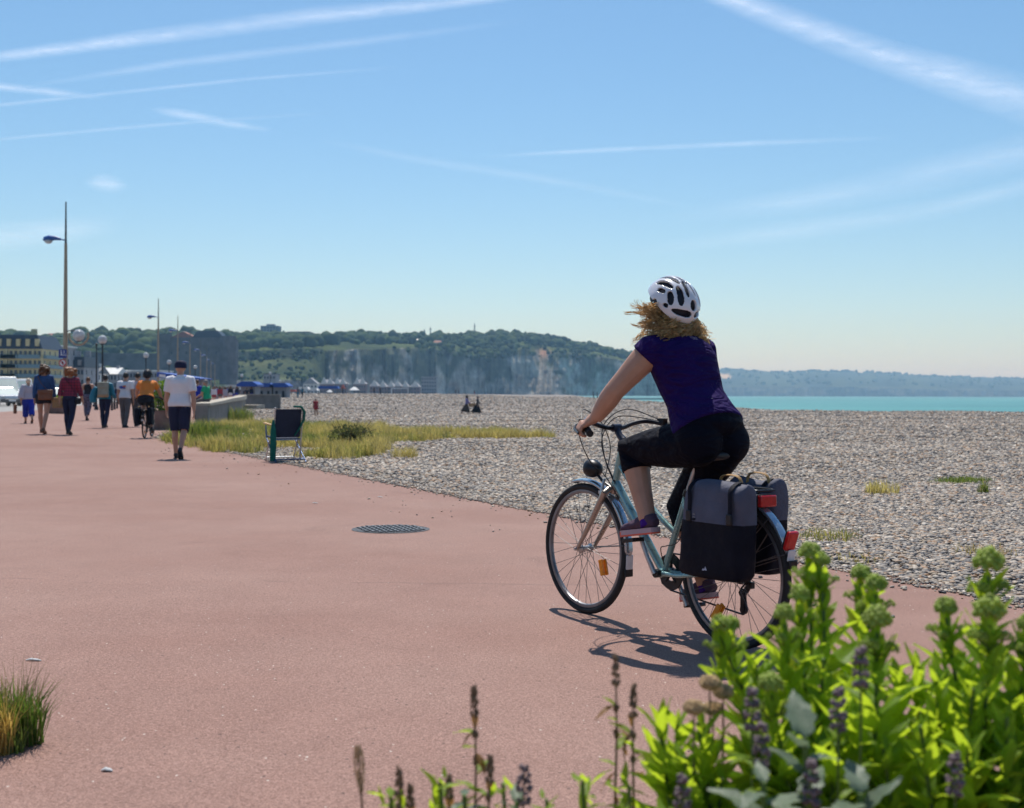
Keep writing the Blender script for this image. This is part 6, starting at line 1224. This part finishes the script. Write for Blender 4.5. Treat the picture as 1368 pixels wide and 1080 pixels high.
# ================================================================ FOLDING CHAIR
cpx = GP(384, 617); chair = thing('folding_chair', 'navy folding camping chair with green towel at the promenade edge', 'chair', (cpx.x, cpx.y, .0), R(28))   # its back is towards the viewer; local y is forward
M_NAVF = mat('chair_navy', (.016, .022, .048), .8, var=.15, ns=12, bump=.3, bs=30); M_TUB = mat('chair_tube', (.50, .52, .56), .3, .7, var=.1); M_TBL = mat('chair_tube_blue', (.10, .15, .28), .35, .5, var=.1); M_WOOD = mat('arm_wood', (.62, .38, .15), .5, var=.2, ns=10); M_TOW = mat('towel_green', (.005, .115, .085), .9, var=.15, ns=12, bump=.4, bs=20, bd=.01)
bk_ = G(); bk_.box((0, -.02, .66), (.46, .022, .50), Matrix.Rotation(R(12), 3, 'X')); bk_.obj('backrest', M_NAVF, chair, True, .02); st_ = G(); st_.box((0, .24, .405), (.46, .44, .03), Matrix.Rotation(R(5), 3, 'X')); st_.obj('seat', M_NAVF, chair, True, .012)
for s in (-1, 1):
    G().tube([(s*.245, -.095, .93), (s*.245, .02, .38), (s*.255, .10, .03)], .013, 10).obj('back_frame', M_TUB, chair); G().tube([(s*.25, .44, .62), (s*.25, .40, .40), (s*.265, -.20, .0)], .013, 10).obj('leg', M_TBL, chair); G().tube([(s*.25, .02, .40), (s*.25, .22, .36), (s*.25, .45, .0)], .013, 10).obj('leg', M_TUB, chair); a_ = G(); a_.box((s*.28, .22, .645), (.05, .42, .028), Matrix.Rotation(R(4), 3, 'X')); a_.obj('armrest', M_WOOD, chair, True, .01)
G().tube([(-.26, -.17, .05), (.26, -.17, .05)], .012, 8).obj('crossbar', M_TBL, chair); G().tube([(-.25, .03, .375), (.25, .03, .375)], .011, 8).obj('crossbar', M_TUB, chair); G().tube([(-.25, .40, .06), (.25, .40, .06)], .012, 8).obj('crossbar', M_TUB, chair)
tw = thing('towel', 'dark green towel draped over the folding chair down to the ground', 'towel', (cpx.x, cpx.y, 0), R(28)); g = G()
g.tube([(-.30, -.13, .02), (-.29, -.12, .30), (-.285, -.10, .55), (-.27, -.06, .72)], [(.055, .02), (.06, .025), (.05, .03), (.02, .02)], 12, lat=(1, 0, 0)); link('fold', vox(g, .012, 2), M_TOW, tw)
g = G(); g.tube([(.06, -.12, .95), (.20, -.13, .945), (.262, -.115, .86), (.262, -.08, .72), (.20, -.045, .58), (.12, -.005, .44)], [(.03, .018), (.035, .02), (.035, .026), (.04, .022), (.04, .016), (.02, .012)], 12, lat=(0, 1, 0)); link('drape', vox(g, .012, 2), M_TOW, tw)
# ================================================================ GRASS AND SHORE PLANTS
M_GRASS = mat_attr('grass_blades', .45, .7, .2, (1.3, 1.35, .9))
def blades(bases, h, wdt, lean, cA, cB, droop=.3):
    """bases (n,3); returns V,F,col of bent tapering blades"""
    n = len(bases); az = rng.random(n)*6.283; hh = h*(.55+.75*rng.random(n)); w_ = wdt*(.6+.8*rng.random(n)); ln = lean*(rng.random(n)**.7)
    d = np.stack([np.cos(az), np.sin(az), np.zeros(n)], 1); sd_ = np.stack([-np.sin(az+.6), np.cos(az+.6), np.zeros(n)], 1); up = np.array([0, 0, 1.0])
    p0 = bases; p1 = bases+d*(hh*ln*.35)[:, None]+up*(hh*.55)[:, None]; p2 = bases+d*(hh*ln)[:, None]+up*(hh*(1-droop*ln))[:, None]
    W_ = (w_/2)[:, None]; V = np.stack([p0-sd_*W_, p0+sd_*W_, p1-sd_*W_*.8, p1+sd_*W_*.8, p2], 1).reshape(-1, 3); o = (np.arange(n)*5)[:, None]
    F_ = np.concatenate([o+np.array([0, 1, 3]), o+np.array([0, 3, 2]), o+np.array([2, 3, 4])], 0); m = rng.random((n, 1)); c = np.asarray(cA)*(1-m)+np.asarray(cB)*m
    return V, F_, np.repeat(c, 5, 0)
def merge(parts):
    V = []; F_ = []; Cc = []; off = 0
    for v, f, c in parts: V.append(v); F_.append(f+off); Cc.append(c); off += len(v)
    return np.concatenate(V), np.concatenate(F_), np.concatenate(Cc)
from math import floor
def inpoly(px, py, poly):
    c = np.zeros(len(px), bool); n = len(poly)
    for i in range(n):
        x0, y0 = poly[i]; x1, y1 = poly[(i+1) % n]; k = ((y0 > py) != (y1 > py)) & (px < (x1-x0)*(py-y0)/((y1-y0) if y1 != y0 else 1e-9)+x0); c ^= k
    return c
GREENS = ((.09, .14, .035), (.22, .25, .07)); YELL = ((.34, .28, .11), (.54, .43, .20)); MIX = ((.17, .19, .06), (.42, .35, .14))
def grass_patch(name, label, poly_px, n_tuft, per, h, schemes, wdt=.012):
    pw = [GP(*q) for q in poly_px]; xs = [q.x for q in pw]; ys = [q.y for q in pw]; poly = [(q.x, q.y) for q in pw]; parts = []; got = 0; tries = 0
    while got < n_tuft and tries < 60:
        tries += 1; X = rng.uniform(min(xs), max(xs), 4000); Y = rng.uniform(min(ys), max(ys), 4000); ok = inpoly(X, Y, poly) & (vnoise(X, Y, .7, 41, 2) > -.14)
        for x, y in zip(X[ok], Y[ok]):
            if got >= n_tuft: break
            got += 1; z = max(zb1(x, y), 0) if x < XRP(y)+.3 else zb1(x, y); r = rng.uniform(.10, .28); a = rng.random(per)*6.283; q = r*np.sqrt(rng.random(per)); b = np.stack([x+q*np.cos(a), y+q*np.sin(a), np.full(per, z-.01)], 1)
            v_ = float(vnoise(np.array([x]), np.array([y]), .45, 43, 3)[0]); sc_ = schemes[0] if v_ < -.22 else (schemes[1] if v_ < .08 else schemes[2]); parts.append(blades(b, h*(.45+1.0*rng.random()**1.5)*(1+.3*v_), wdt, .75, *sc_))
    V, F_, c = merge(parts); o = link(name, npmesh(name, V, F_, c), M_GRASS); return tag(o, label, 'grass', kind='stuff')
grass_patch('beach_grass', 'green and yellow grass growing between promenade edge and sea wall', [(214, 588), (232, 585), (262, 569), (300, 566), (345, 568), (440, 571), (515, 577), (512, 590), (520, 606), (455, 615), (405, 612), (340, 606), (290, 604), (250, 598)], 1500, 44, .25, (GREENS, MIX, YELL))
grass_patch('beach_grass', 'long strip of yellowing grass on the shingle right of the chair', [(500, 579), (560, 575), (650, 577), (738, 585), (735, 587), (640, 588), (560, 592), (505, 593)], 520, 44, .20, (YELL, MIX, YELL))
grass_patch('beach_grass', 'thin green grass line on the shingle at the right edge', [(1255, 643), (1300, 641), (1420, 645), (1420, 653), (1330, 648), (1260, 646)], 90, 24, .07, (GREENS, MIX, GREENS), .008)
def tuft(name, label, cat, px, py, rad, h, n, scheme, wdt=.008, lean=.8, group=None, z=None):
    p = GP(px, py); z = zb1(p.x, p.y) if z is None else z; a = rng.random(n)*6.283; q = rad*np.sqrt(rng.random(n)); V, F_, c = blades(np.stack([q*np.cos(a), q*np.sin(a), np.zeros(n)], 1), h, wdt, lean, *scheme)
    r = thing(name, label, cat, (p.x, p.y, z-.01)); link('blades', npmesh('blades', V, F_, c), M_GRASS, r); n2 = max(6, n//30); a = rng.random(n2)*6.283; q = rad*.6*np.sqrt(rng.random(n2)); V, F_, c = blades(np.stack([q*np.cos(a), q*np.sin(a), np.zeros(n2)], 1), h*1.25, wdt*1.3, lean*.7, (.30, .24, .10), (.42, .34, .16)); link('seed_stalks', npmesh('seed_stalks', V, F_, c), M_GRASS, r); return r
tuft('grass_tuft', 'small yellow grass tuft on shingle right of the chair grass', 'grass', 540, 612, .26, .24, 260, YELL); tuft('grass_tuft', 'dry straw coloured tuft alone on the open shingle', 'grass', 1178, 662, .20, .17, 220, ((.40, .34, .14), (.58, .47, .22))); tuft('grass_tuft', 'low sparse green tuft on shingle behind the rear wheel', 'grass', 1108, 722, .26, .11, 200, MIX, .006); tuft('grass_tuft', 'small upright green sprig on the shingle near the right edge', 'grass', 1313, 661, .07, .17, 70, GREENS); tuft('grass_tuft', 'thin withered tuft on shingle at the right edge', 'grass', 1318, 742, .22, .09, 130, ((.36, .27, .13), (.5, .38, .2)), .005); tuft('grass_tuft', 'pale sparse weed on shingle right of the dry tuft', 'grass', 1150, 748, .2, .06, 60, YELL, .005)
tuft('grass_tuft', 'tall green tuft at the promenade corner beside the man in the cap', 'grass', 262, 590, .5, .55, 700, GREENS, .014); tuft('grass_tuft', 'green weeds at the far foot of the sea wall', 'grass', 318, 556, .8, .75, 500, GREENS, .02)
# dark shrub in the grass
p = GP(468, 598); r = thing('shrub', 'dark twiggy shrub standing in the yellow grass', 'shrub', (p.x, p.y, zb1(p.x, p.y))); V, F_, c = leaf_cloud(1100, .50, .45, .26, .26, .035, (.05, .065, .028), (.15, .16, .07)); link('foliage', npmesh('foliage', V, F_, c), M_GRASS, r)
g = G()
for i in range(60): a = random.uniform(0, 6.28); e = random.uniform(.15, .6); g.tube([(0, 0, 0), (e*.5*math.cos(a), e*.5*math.sin(a), .3), (e*math.cos(a), e*math.sin(a), random.uniform(.35, .66))], [.007, .005, .0025], 5)
g.obj('twigs', mat('twig_brown', (.09, .07, .045), .8), r)
# tuft at the left edge, near
p = GP(6, 1004); r = thing('grass_tuft', 'green and straw tuft growing from tarmac at the left edge', 'grass', (p.x, p.y, 0))
parts = []
for (cx, cy, rad, h, n, scm) in ((-.03, .05, .07, .20, 260, ((.10, .17, .02), (.20, .30, .05))), (.05, .08, .045, .19, 170, ((.08, .15, .03), (.16, .25, .05))), (-.01, -.03, .05, .17, 260, ((.46, .30, .08), (.60, .42, .16))), (.04, -.02, .03, .09, 90, GREENS), (-.14, .02, .09, .2, 300, MIX)):
    a = rng.random(n)*6.283; q = rad*np.sqrt(rng.random(n)); parts.append(blades(np.stack([cx+q*np.cos(a), cy+q*np.sin(a), np.zeros(n)], 1), h, .0055, .55, *scm))
V, F_, c = merge(parts); link('blades', npmesh('blades', V, F_, c), M_GRASS, r)
n = 90; a = rng.random(n)*6.283; q = .07*np.sqrt(rng.random(n)); V, F_, c = blades(np.stack([.03+q*np.cos(a), .06+q*np.sin(a), np.zeros(n)], 1), .27, .003, .5, (.12, .10, .05), (.22, .18, .08)); link('seed_stalks', npmesh('seed_stalks', V, F_, c), M_GRASS, r)
# feather / chips on the tarmac
M_CHIP = mat('chip_white', (.5, .5, .5), .6)
for (px, py, ln, lb) in ((45, 884, .035, 'small white feather lying on the tarmac at left'), (143, 1032, .018, 'pale chip lying on the tarmac in the lower left'), (421, 673, .03, 'pale flake lying on the tarmac left of the manhole cover'), (508, 665, .03, 'pale flake lying on the tarmac beyond the manhole cover')):
    p = GP(px, py); o = G().tube([(-ln, 0, .006), (-ln*.4, .004, .010), (ln*.5, 0, .008), (ln, -.004, .005)], [(.003, .002), (.010, .005), (.009, .004), (.002, .002)], 8, lat=(0, 1, 0)).obj('feather' if px == 45 else 'stone_chip', M_CHIP); o.location = (p.x, p.y, 0); tag(o, lb, 'feather' if px == 45 else 'chip')
# ================================================================ FOREGROUND PLANTS
def m_leaf(name, cA, cB, tA, tl=.5):
    m, t, out = nodes(name); p = N(t, 'BsdfPrincipled'); v = N(t, 'TexCoord').outputs['Object']; oi = N(t, 'ObjectInfo')
    f = noise_tex(t, v, 14, 4); c = mixc(t, cA, cB, math_n(t, 'ADD', math_n(t, 'MULTIPLY', f, .6), math_n(t, 'MULTIPLY', oi.outputs['Random'], .5), True)); t.links.new(c, p.inputs['Base Color']); p.inputs['Roughness'].default_value = .5; p.inputs['Specular IOR Level'].default_value = .3
    sx = N(t, 'SeparateXYZ'); t.links.new(v, sx.inputs[0]); vein = noise_tex(t, v, 90, 2); t.links.new(bump_n(t, vein, .25, .003), p.inputs['Normal'])
    tr = N(t, 'BsdfTranslucent'); t.links.new(mixc(t, tA, c, .35), tr.inputs[0]); mx = N(t, 'MixShader'); mx.inputs[0].default_value = tl; t.links.new(p.outputs[0], mx.inputs[1]); t.links.new(tr.outputs[0], mx.inputs[2]); t.links.new(mx.outputs[0], out.inputs[0]); return m
M_LEAF = m_leaf('cress_leaf', (.12, .23, .02), (.27, .42, .04), (.74, .92, .04), .60); M_SILV = m_leaf('silver_leaf', (.10, .145, .09), (.19, .245, .17), (.30, .40, .22), .3); M_BUD = mat('bud_green', (.46, .56, .11), .6, var=.35, ns=60, transl=.5); M_STEM = mat('stem_green', (.13, .20, .04), .6, var=.2, ns=20, transl=.2); M_DRY = mat('dry_stalk', (.27, .175, .105), .8, var=.4, ns=60, transl=.15); M_DRYH = mat('dry_head', (.58, .40, .21), .85, var=.4, ns=90, transl=.2); M_LAVF = mat('mint_flower', (.27, .20, .205), .7, var=.6, ns=120, transl=.3); M_LDRY = m_leaf('dry_leaf', (.17, .08, .03), (.28, .15, .05), (.4, .2, .05), .35)
def leafmesh(L_, W_, curl, fold, tooth=0.0, seed=0, shape=.42):
    n = 9; vs = []; fs = []
    for i in range(n):
        t = i/(n-1); w_ = W_*max(.03, (math.sin(PI*min(1, t**.8*1.0))**.75 if t < 1 else 0)*(1-.25*t)); ang = curl*t; z = L_*(math.sin(ang)/max(curl, .01) if abs(curl) > .01 else 0)*0; x = L_*t
        zz = -L_*curl*.5*t*t; tt_ = 1+tooth*(1 if i % 2 else -1)
        for k, u in enumerate((-1, -.5, 0, .5, 1)): vs.append((u*w_*.5*tt_, x, zz+fold*abs(u)*w_*.5+.06*W_*math.sin(7*t+3*u+seed)))
    for i in range(n-1):
        for k in range(4): fs.append((i*5+k, i*5+k+1, i*5+k+6, i*5+k+5))
    me = bpy.data.meshes.new('leaf'); me.from_pydata(vs, [], fs); me.polygons.foreach_set('use_smooth', [True]*len(fs)); return me
LM = [leafmesh(.105, .036, c, .35, .05, i) for i, c in enumerate((.15, .45, -.25, .7))]+[leafmesh(.130, .043, c, .3, .06, i+5) for i, c in enumerate((.3, .6, -.15))]+[leafmesh(.075, .026, c, .4, .03, i+9) for i, c in enumerate((.1, -.3))]
for m_ in LM: m_.materials.append(M_LEAF)
SM = [leafmesh(.11, .058, c, .15, .14, i) for i, c in enumerate((.4, .8, .1))]
for m_ in SM: m_.materials.append(M_SILV)
DM = [leafmesh(.05, .020, c, .3, .05, i) for i, c in enumerate((.9, 1.5, .3))]
for m_ in DM: m_.materials.append(M_LDRY)
GM = [leafmesh(.055, .022, c, .3, .05, i) for i, c in enumerate((.4, .2, .8))]
for m_ in GM: m_.materials.append(M_LEAF)
def put_leaf(me, parent, p, az, el, s=1.0, roll=0.0):
    o = bpy.data.objects.new('leaf', me); C.objects.link(o); o.parent = parent; o.location = p; o.rotation_euler = (el, roll, az); o.scale = (s, s, s); return o
def budhead(parent, c, r, m=M_BUD, n=46):
    g = G()
    for i in range(n):
        t = i/(n-1); ph = i*2.399; zz = 1-1.25*t; rr = math.sqrt(max(0, 1-min(1, abs(zz))**2)); q = V3((rr*math.cos(ph)*r*.82, rr*math.sin(ph)*r*.82, zz*r*.9)); g.ball(V3(c)+q*random.uniform(.85, 1.12), r*random.uniform(.20, .30), 1)
    return g.obj('bud_head', m, parent)
def cress_stem(root, base, top, n, head, s=1.0, spread=.045):
    """one leafy stem: base/top local points"""
    b, t = V3(base), V3(top); bend = V3((random.uniform(-.03, .03), random.uniform(-.03, .03), 0)); pts = [b, lerpv(b, t, .35)+bend, lerpv(b, t, .7)+bend*.8, t]; pts = smoothp(pts, 3)
    st = G().tube(pts, [.0062*(1-.45*i/(len(pts)-1)) for i in range(len(pts))], 7).obj('stem', M_STEM, root)
    L_ = (t-b).length
    for i in range(n):
        f = .955-(i/n)**1.0*.74; p = pts[min(len(pts)-1, int(f*(len(pts)-1)))].lerp(pts[min(len(pts)-1, int(f*(len(pts)-1))+1)], (f*(len(pts)-1)) % 1); az = i*2.399+random.uniform(-.35, .35)
        k = i/n; el = R(68-44*k**.6+random.uniform(-10, 10)); sc_ = s*(.44+.78*min(1, k*2.0))*random.uniform(.85, 1.15); put_leaf(random.choice(LM), st, p, az, el, sc_, random.uniform(-.4, .4))
    if head:
        budhead(st, t+V3((0, 0, head*.85)), head)
        for i in range(7): put_leaf(random.choice(LM[-2:]), st, t-V3((0, 0, .035+.012*i)), i*2.399, R(random.uniform(58, 74)), s*random.uniform(.6, .95))
        for i in range(5):
            a = i*1.256+random.random(); put = t+V3((.03*math.cos(a), .03*math.sin(a), -.018-.012*random.random())); G().tube([t-V3((0, 0, .045)), put], .0022, 5).obj('side_stalk', M_STEM, st); budhead(st, put, head*random.uniform(.38, .55), M_BUD, 20)
    return st
def clump(name, label, stems, d0):
    """stems: (px,py,d,head radius,n leaves,base shift px)"""
    ps = [P(px, py, d) for px, py, d, *_ in stems]; cx = sum(p.x for p in ps)/len(ps); cy_ = sum(p.y for p in ps)/len(ps); root = thing(name, label, 'plant', (cx, cy_, .03))
    for (px, py, d, hd, n, sh), p in zip(stems, ps):
        t = V3((p.x-cx, p.y-cy_, p.z-.03)); b = V3((t.x*.45+sh*.001, t.y*.45, 0)); cress_stem(root, b, t, int(n*1.35), hd*1.15)
    return root
clump('leafy_plant', 'bright green leafy plant with round bud heads in the right foreground', [(1082, 752, 2.62, .020, 34, 30), (1098, 760, 2.60, .016, 22, 30), (1150, 780, 2.70, .019, 30, 30), (1170, 795, 2.62, .020, 34, 20), (1068, 808, 2.52, .018, 30, 40), (1048, 834, 2.45, .018, 30, 50), (962, 848, 2.48, .018, 36, 110), (976, 846, 2.52, .016, 26, 100), (1172, 846, 2.36, .024, 36, 10), (1100, 880, 2.40, .0, 34, 30), (1010, 890, 2.44, .0, 34, 60), (1030, 930, 2.30, .02, 34, 40), (1200, 900, 2.50, 0, 36, 0), (1130, 930, 2.28, 0, 34, 10), (990, 945, 2.42, 0, 30, 60), (1080, 960, 2.34, 0, 30, 20)], 2.5)
clump('leafy_plant', 'tall bright green leafy plant with bud heads at the right edge', [(1321, 770, 2.50, .026, 40, -30), (1264, 826, 2.44, .019, 36, 0), (1322, 836, 2.34, .026, 40, -20), (1375, 850, 2.40, .02, 36, -40), (1400, 900, 2.36, 0, 34, -50), (1250, 900, 2.36, 0, 34, 0), (1300, 920, 2.30, 0, 36, 0), (1225, 880, 2.52, 0, 34, 10), (1350, 900, 2.52, 0, 34, 0), (1345, 960, 2.26, 0, 34, 0), (1230, 970, 2.26, 0, 30, 0), (1290, 990, 2.22, 0, 30, 0), (1410, 980, 2.30, 0, 30, 0), (1180, 1000, 2.28, 0, 28, 0)], 2.4)
clump('leafy_plant', 'small bright green leafy sprig left of the main leafy plant', [(880, 955, 2.40, 0, 26, 40), (905, 960, 2.42, 0, 26, 30), (932, 965, 2.38, 0, 24, 10), (950, 985, 2.40, 0, 20, 0), (915, 1010, 2.34, 0, 22, 0), (965, 1040, 2.36, 0, 20, 0)], 2.4)
# dry and mint stalks
def spike(label, px, py, d, kind, name='flower_stalk', lean=0.0, extra=0, stem_m=None):
    t = P(px, py, d); root = thing(name, label, 'plant', (t.x+lean, t.y, .03)); tl = V3((-lean, 0, t.z-.03)); pts = smoothp([(0, 0, 0), (-lean*.3+random.uniform(-.01, .01), .01, tl.z*.4), (-lean*.7, 0, tl.z*.75), tl], 4); st = G().tube(pts, [.0042*(1-.6*i/(len(pts)-1)) for i in range(len(pts))], 6).obj('stem', stem_m or M_DRY, root)
    at = lambda f: pts[min(len(pts)-1, int(f*(len(pts)-1)))].lerp(pts[min(len(pts)-1, int(f*(len(pts)-1))+1)], (f*(len(pts)-1)) % 1)
    if kind == 'mint':
        for w_ in range(4):
            f = 1; c = tl-V3((0, 0, .020*w_)); g = G(); rr = (.006, .010, .012, .010)[w_]
            for i in range(11): a = i*2.399; g.ball(c+V3((rr*math.cos(a), rr*math.sin(a), random.uniform(-.006, .006))), random.uniform(.0035, .006), 1)
            g.obj('whorl', M_LAVF, st)
        for i in range(8): put_leaf(random.choice(GM), st, at(.80-.06*i), i*1.57+.4, R(random.uniform(5, 40)), random.uniform(.6, 1.0))
    elif kind == 'dry':
        for w_ in range(9):
            f = 1-.045*w_; c = at(f); g = G(); rr = .004+.001*w_*(w_ < 5)
            for i in range(8): a = i*2.399+w_; g.ball(c+V3((rr*math.cos(a), rr*math.sin(a), random.uniform(-.006, .006))), (random.uniform(.002, .004), random.uniform(.002, .004), random.uniform(.004, .007)), 1)
            if w_ < 4 or w_ % 2: g.obj('seed_whorl', M_DRY, st)
        for i in range(7): put_leaf(random.choice(DM), st, at(.86-.075*i), i*1.9, R(random.uniform(-50, 20)), random.uniform(.6, 1.1))
        for i in range(12): put_leaf(random.choice(GM), st, at(.78-.05*i), i*1.57+1, R(random.uniform(0, 35)), random.uniform(.6, 1.0))
    elif kind == 'bobble':
        g = G()
        for i in range(60): ph = i*2.399; zz = 1-2*i/59; rr = math.sqrt(1-zz*zz); g.ball(tl+V3((rr*math.cos(ph), rr*math.sin(ph), zz*.62))*.0175, random.uniform(.0035, .0055), 1)
        g.obj('seed_head', M_DRYH, st)
    elif kind == 'feather':
        g = G()
        for i in range(44): f = 1-.24*i/44; c = at(f); a = i*2.399; rr = .007*math.sin(PI*min(1, (i+4)/48))+.002; g.ball(c+V3((rr*math.cos(a), rr*math.sin(a), 0)), (.002, .002, .007), 1)
        g.obj('seed_plume', M_DRYH, st)
    return root
for a in (('dry brown seed stalk, tallest and leftmost of the pair beside the leafy sprig', 822, 880, 2.45, 'dry', 'dry_stalk', .01), ('dry brown stalk with lilac tip right of the tallest dry stalk', 846, 920, 2.40, 'dry', 'dry_stalk', 0), ('tall dry plume stalk standing alone in the bottom centre', 633, 920, 2.40, 'dry', 'dry_stalk', .015), ('leaning feathery straw stalk at bottom left of centre', 478, 998, 2.30, 'feather', 'dry_stalk', .03), ('short dry sprig at the bottom between the plume and the straw stalk', 533, 1030, 2.30, 'dry', 'dry_stalk', .0), ('small dry curled sprig right of the short dry one', 548, 1052, 2.32, 'dry', 'dry_stalk', 0), ('lilac flower spike low beside the tall dry plume', 700, 1026, 2.30, 'mint', 'mint_stalk', 0), ('brown bent sprig just right of the tall dry plume', 655, 1014, 2.34, 'dry', 'dry_stalk', -.01), ('dusky mint sprig low left of the tall dry plume', 600, 1040, 2.34, 'dry', 'dry_stalk', 0)): spike(*a)
for a in (('dried bobble seed head, largest and highest beside the leafy plant', 948, 912, 2.40, 'bobble'), ('dried bobble seed head just below right of the highest one', 966, 924, 2.42, 'bobble'), ('dried bobble seed head on the thin stalk above the leafy sprig', 927, 945, 2.36, 'bobble'), ('dried bobble seed head half hidden in the leafy plant edge', 953, 947, 2.44, 'bobble')): spike(a[0], a[1], a[2], a[3], a[4], 'seed_head_stalk', 0)
for a in (('lilac flower spike standing in the middle of the leafy plant', 1150, 868, 2.20), ('grey lilac flower spike left below the middle spike', 1120, 925, 2.16), ('plump purple flower spike above the silver leaves', 1018, 972, 2.12), ('purple flower spike at the bottom right of the silver leaves', 1084, 1022, 2.05), ('dark purple flower spike at the bottom beside the leafy sprig', 912, 1042, 2.12), ('dusky lilac spike at the left margin of the leafy plant', 1005, 926, 2.2), ('withered lilac spike low in the right hand plant', 1276, 1010, 2.1)): spike(a[0], a[1], a[2], a[3], 'mint', 'mint_stalk', 0, 0, M_STEM)
for px, py, d, lb in ((1075, 985, 2.10, 'silver grey leafy plant among the purple spikes'), (1020, 1045, 2.05, 'silver grey leafy plant at the bottom edge left of centre spike'), (1150, 1060, 2.05, 'silver grey leafy plant at the bottom edge below the lilac spikes'), (620, 1062, 2.3, 'low grey green leafy plant at the foot of the tall dry plume'), (690, 1072, 2.3, 'low grey green leafy plant below the small lilac spike')):
    t = P(px, py, d); r = thing('silver_leaf_plant', lb, 'plant', (t.x, t.y, .03)); st = G().tube(smoothp([(0, 0, 0), (.01, 0, t.z*.5), (0, 0, t.z-.03)], 4), .005, 6).obj('stem', M_STEM, r)
    for i in range(16): put_leaf(random.choice(SM), st, (0, 0, (t.z-.03)*(1-.035*i)), i*2.399, R(random.uniform(-5, 45)), random.uniform(.45, .95) if px > 800 else random.uniform(.3, .5))
for (px, py, d, n, lb) in ((588, 1040, 2.32, 26, 'small green weed at the bottom left of the tall dry plume'), (672, 1046, 2.30, 26, 'small green weed at the bottom right of the tall dry plume'), (522, 1062, 2.30, 16, 'tiny green weed at the foot of the straw stalk'), (778, 1044, 2.3, 14, 'small yellow green weed left of the pair of dry stalks'), (840, 1050, 2.34, 20, 'green weed at the foot of the pair of dry stalks'), (730, 1068, 2.3, 16, 'low green weed below the small lilac spike')):
    t = P(px, py, d); r = thing('weed', lb, 'plant', (t.x, t.y, .03)); st = G().tube(smoothp([(0, 0, 0), (.01, 0, t.z*.5), (0, 0, t.z-.03)], 4), .004, 6).obj('stem', M_STEM, r)
    for i in range(n):
        f = 1-.018*i; put_leaf(random.choice(LM[-2:]+LM[:2]+GM[:1]), st, (random.uniform(-.02, .02), random.uniform(-.02, .02), (t.z-.03)*f), i*2.399+random.uniform(-.4, .4), R(random.uniform(-10, 65)), random.uniform(.3, .7))
# planting bed they grow from (below the frame)
bed = G(); n = 26; vs = [(0.75, 2.42, .05)]
for i in range(n): a = 2*PI*i/n; vs.append((.75+1.55*math.cos(a)*(1+.06*math.sin(3*a)), 2.42+.62*math.sin(a)*(1+.08*math.cos(4*a)), .004))
bed.add(vs, [(0, i+1, (i+1) % n+1) for i in range(n)]); o = bed.obj('planting_bed', mat('bed_soil', (.10, .07, .05), .95, var=.35, ns=12, bump=.6, bs=40)); struct(o); tag(o, 'dark soil bed at the foot of the foreground plants', 'bed')
# ================================================================ HAZE
hz = G(); hz.box((9000, 10500, 95), (31200, 28200, 208)); o = hz.obj('haze', None); tag(o, 'thin blue sea haze over the whole shore', 'haze', kind='stuff')
m, t, out = nodes('sea_haze'); pv = N(t, 'VolumePrincipled'); pv.inputs['Color'].default_value = (.36, .66, 1.0, 1); pv.inputs['Absorption Color'].default_value = (1, 1, 1, 1); pv.inputs['Density'].default_value = .00017; pv.inputs['Anisotropy'].default_value = .2; t.links.new(pv.outputs[0], out.inputs['Volume']); o.data.materials.append(m)
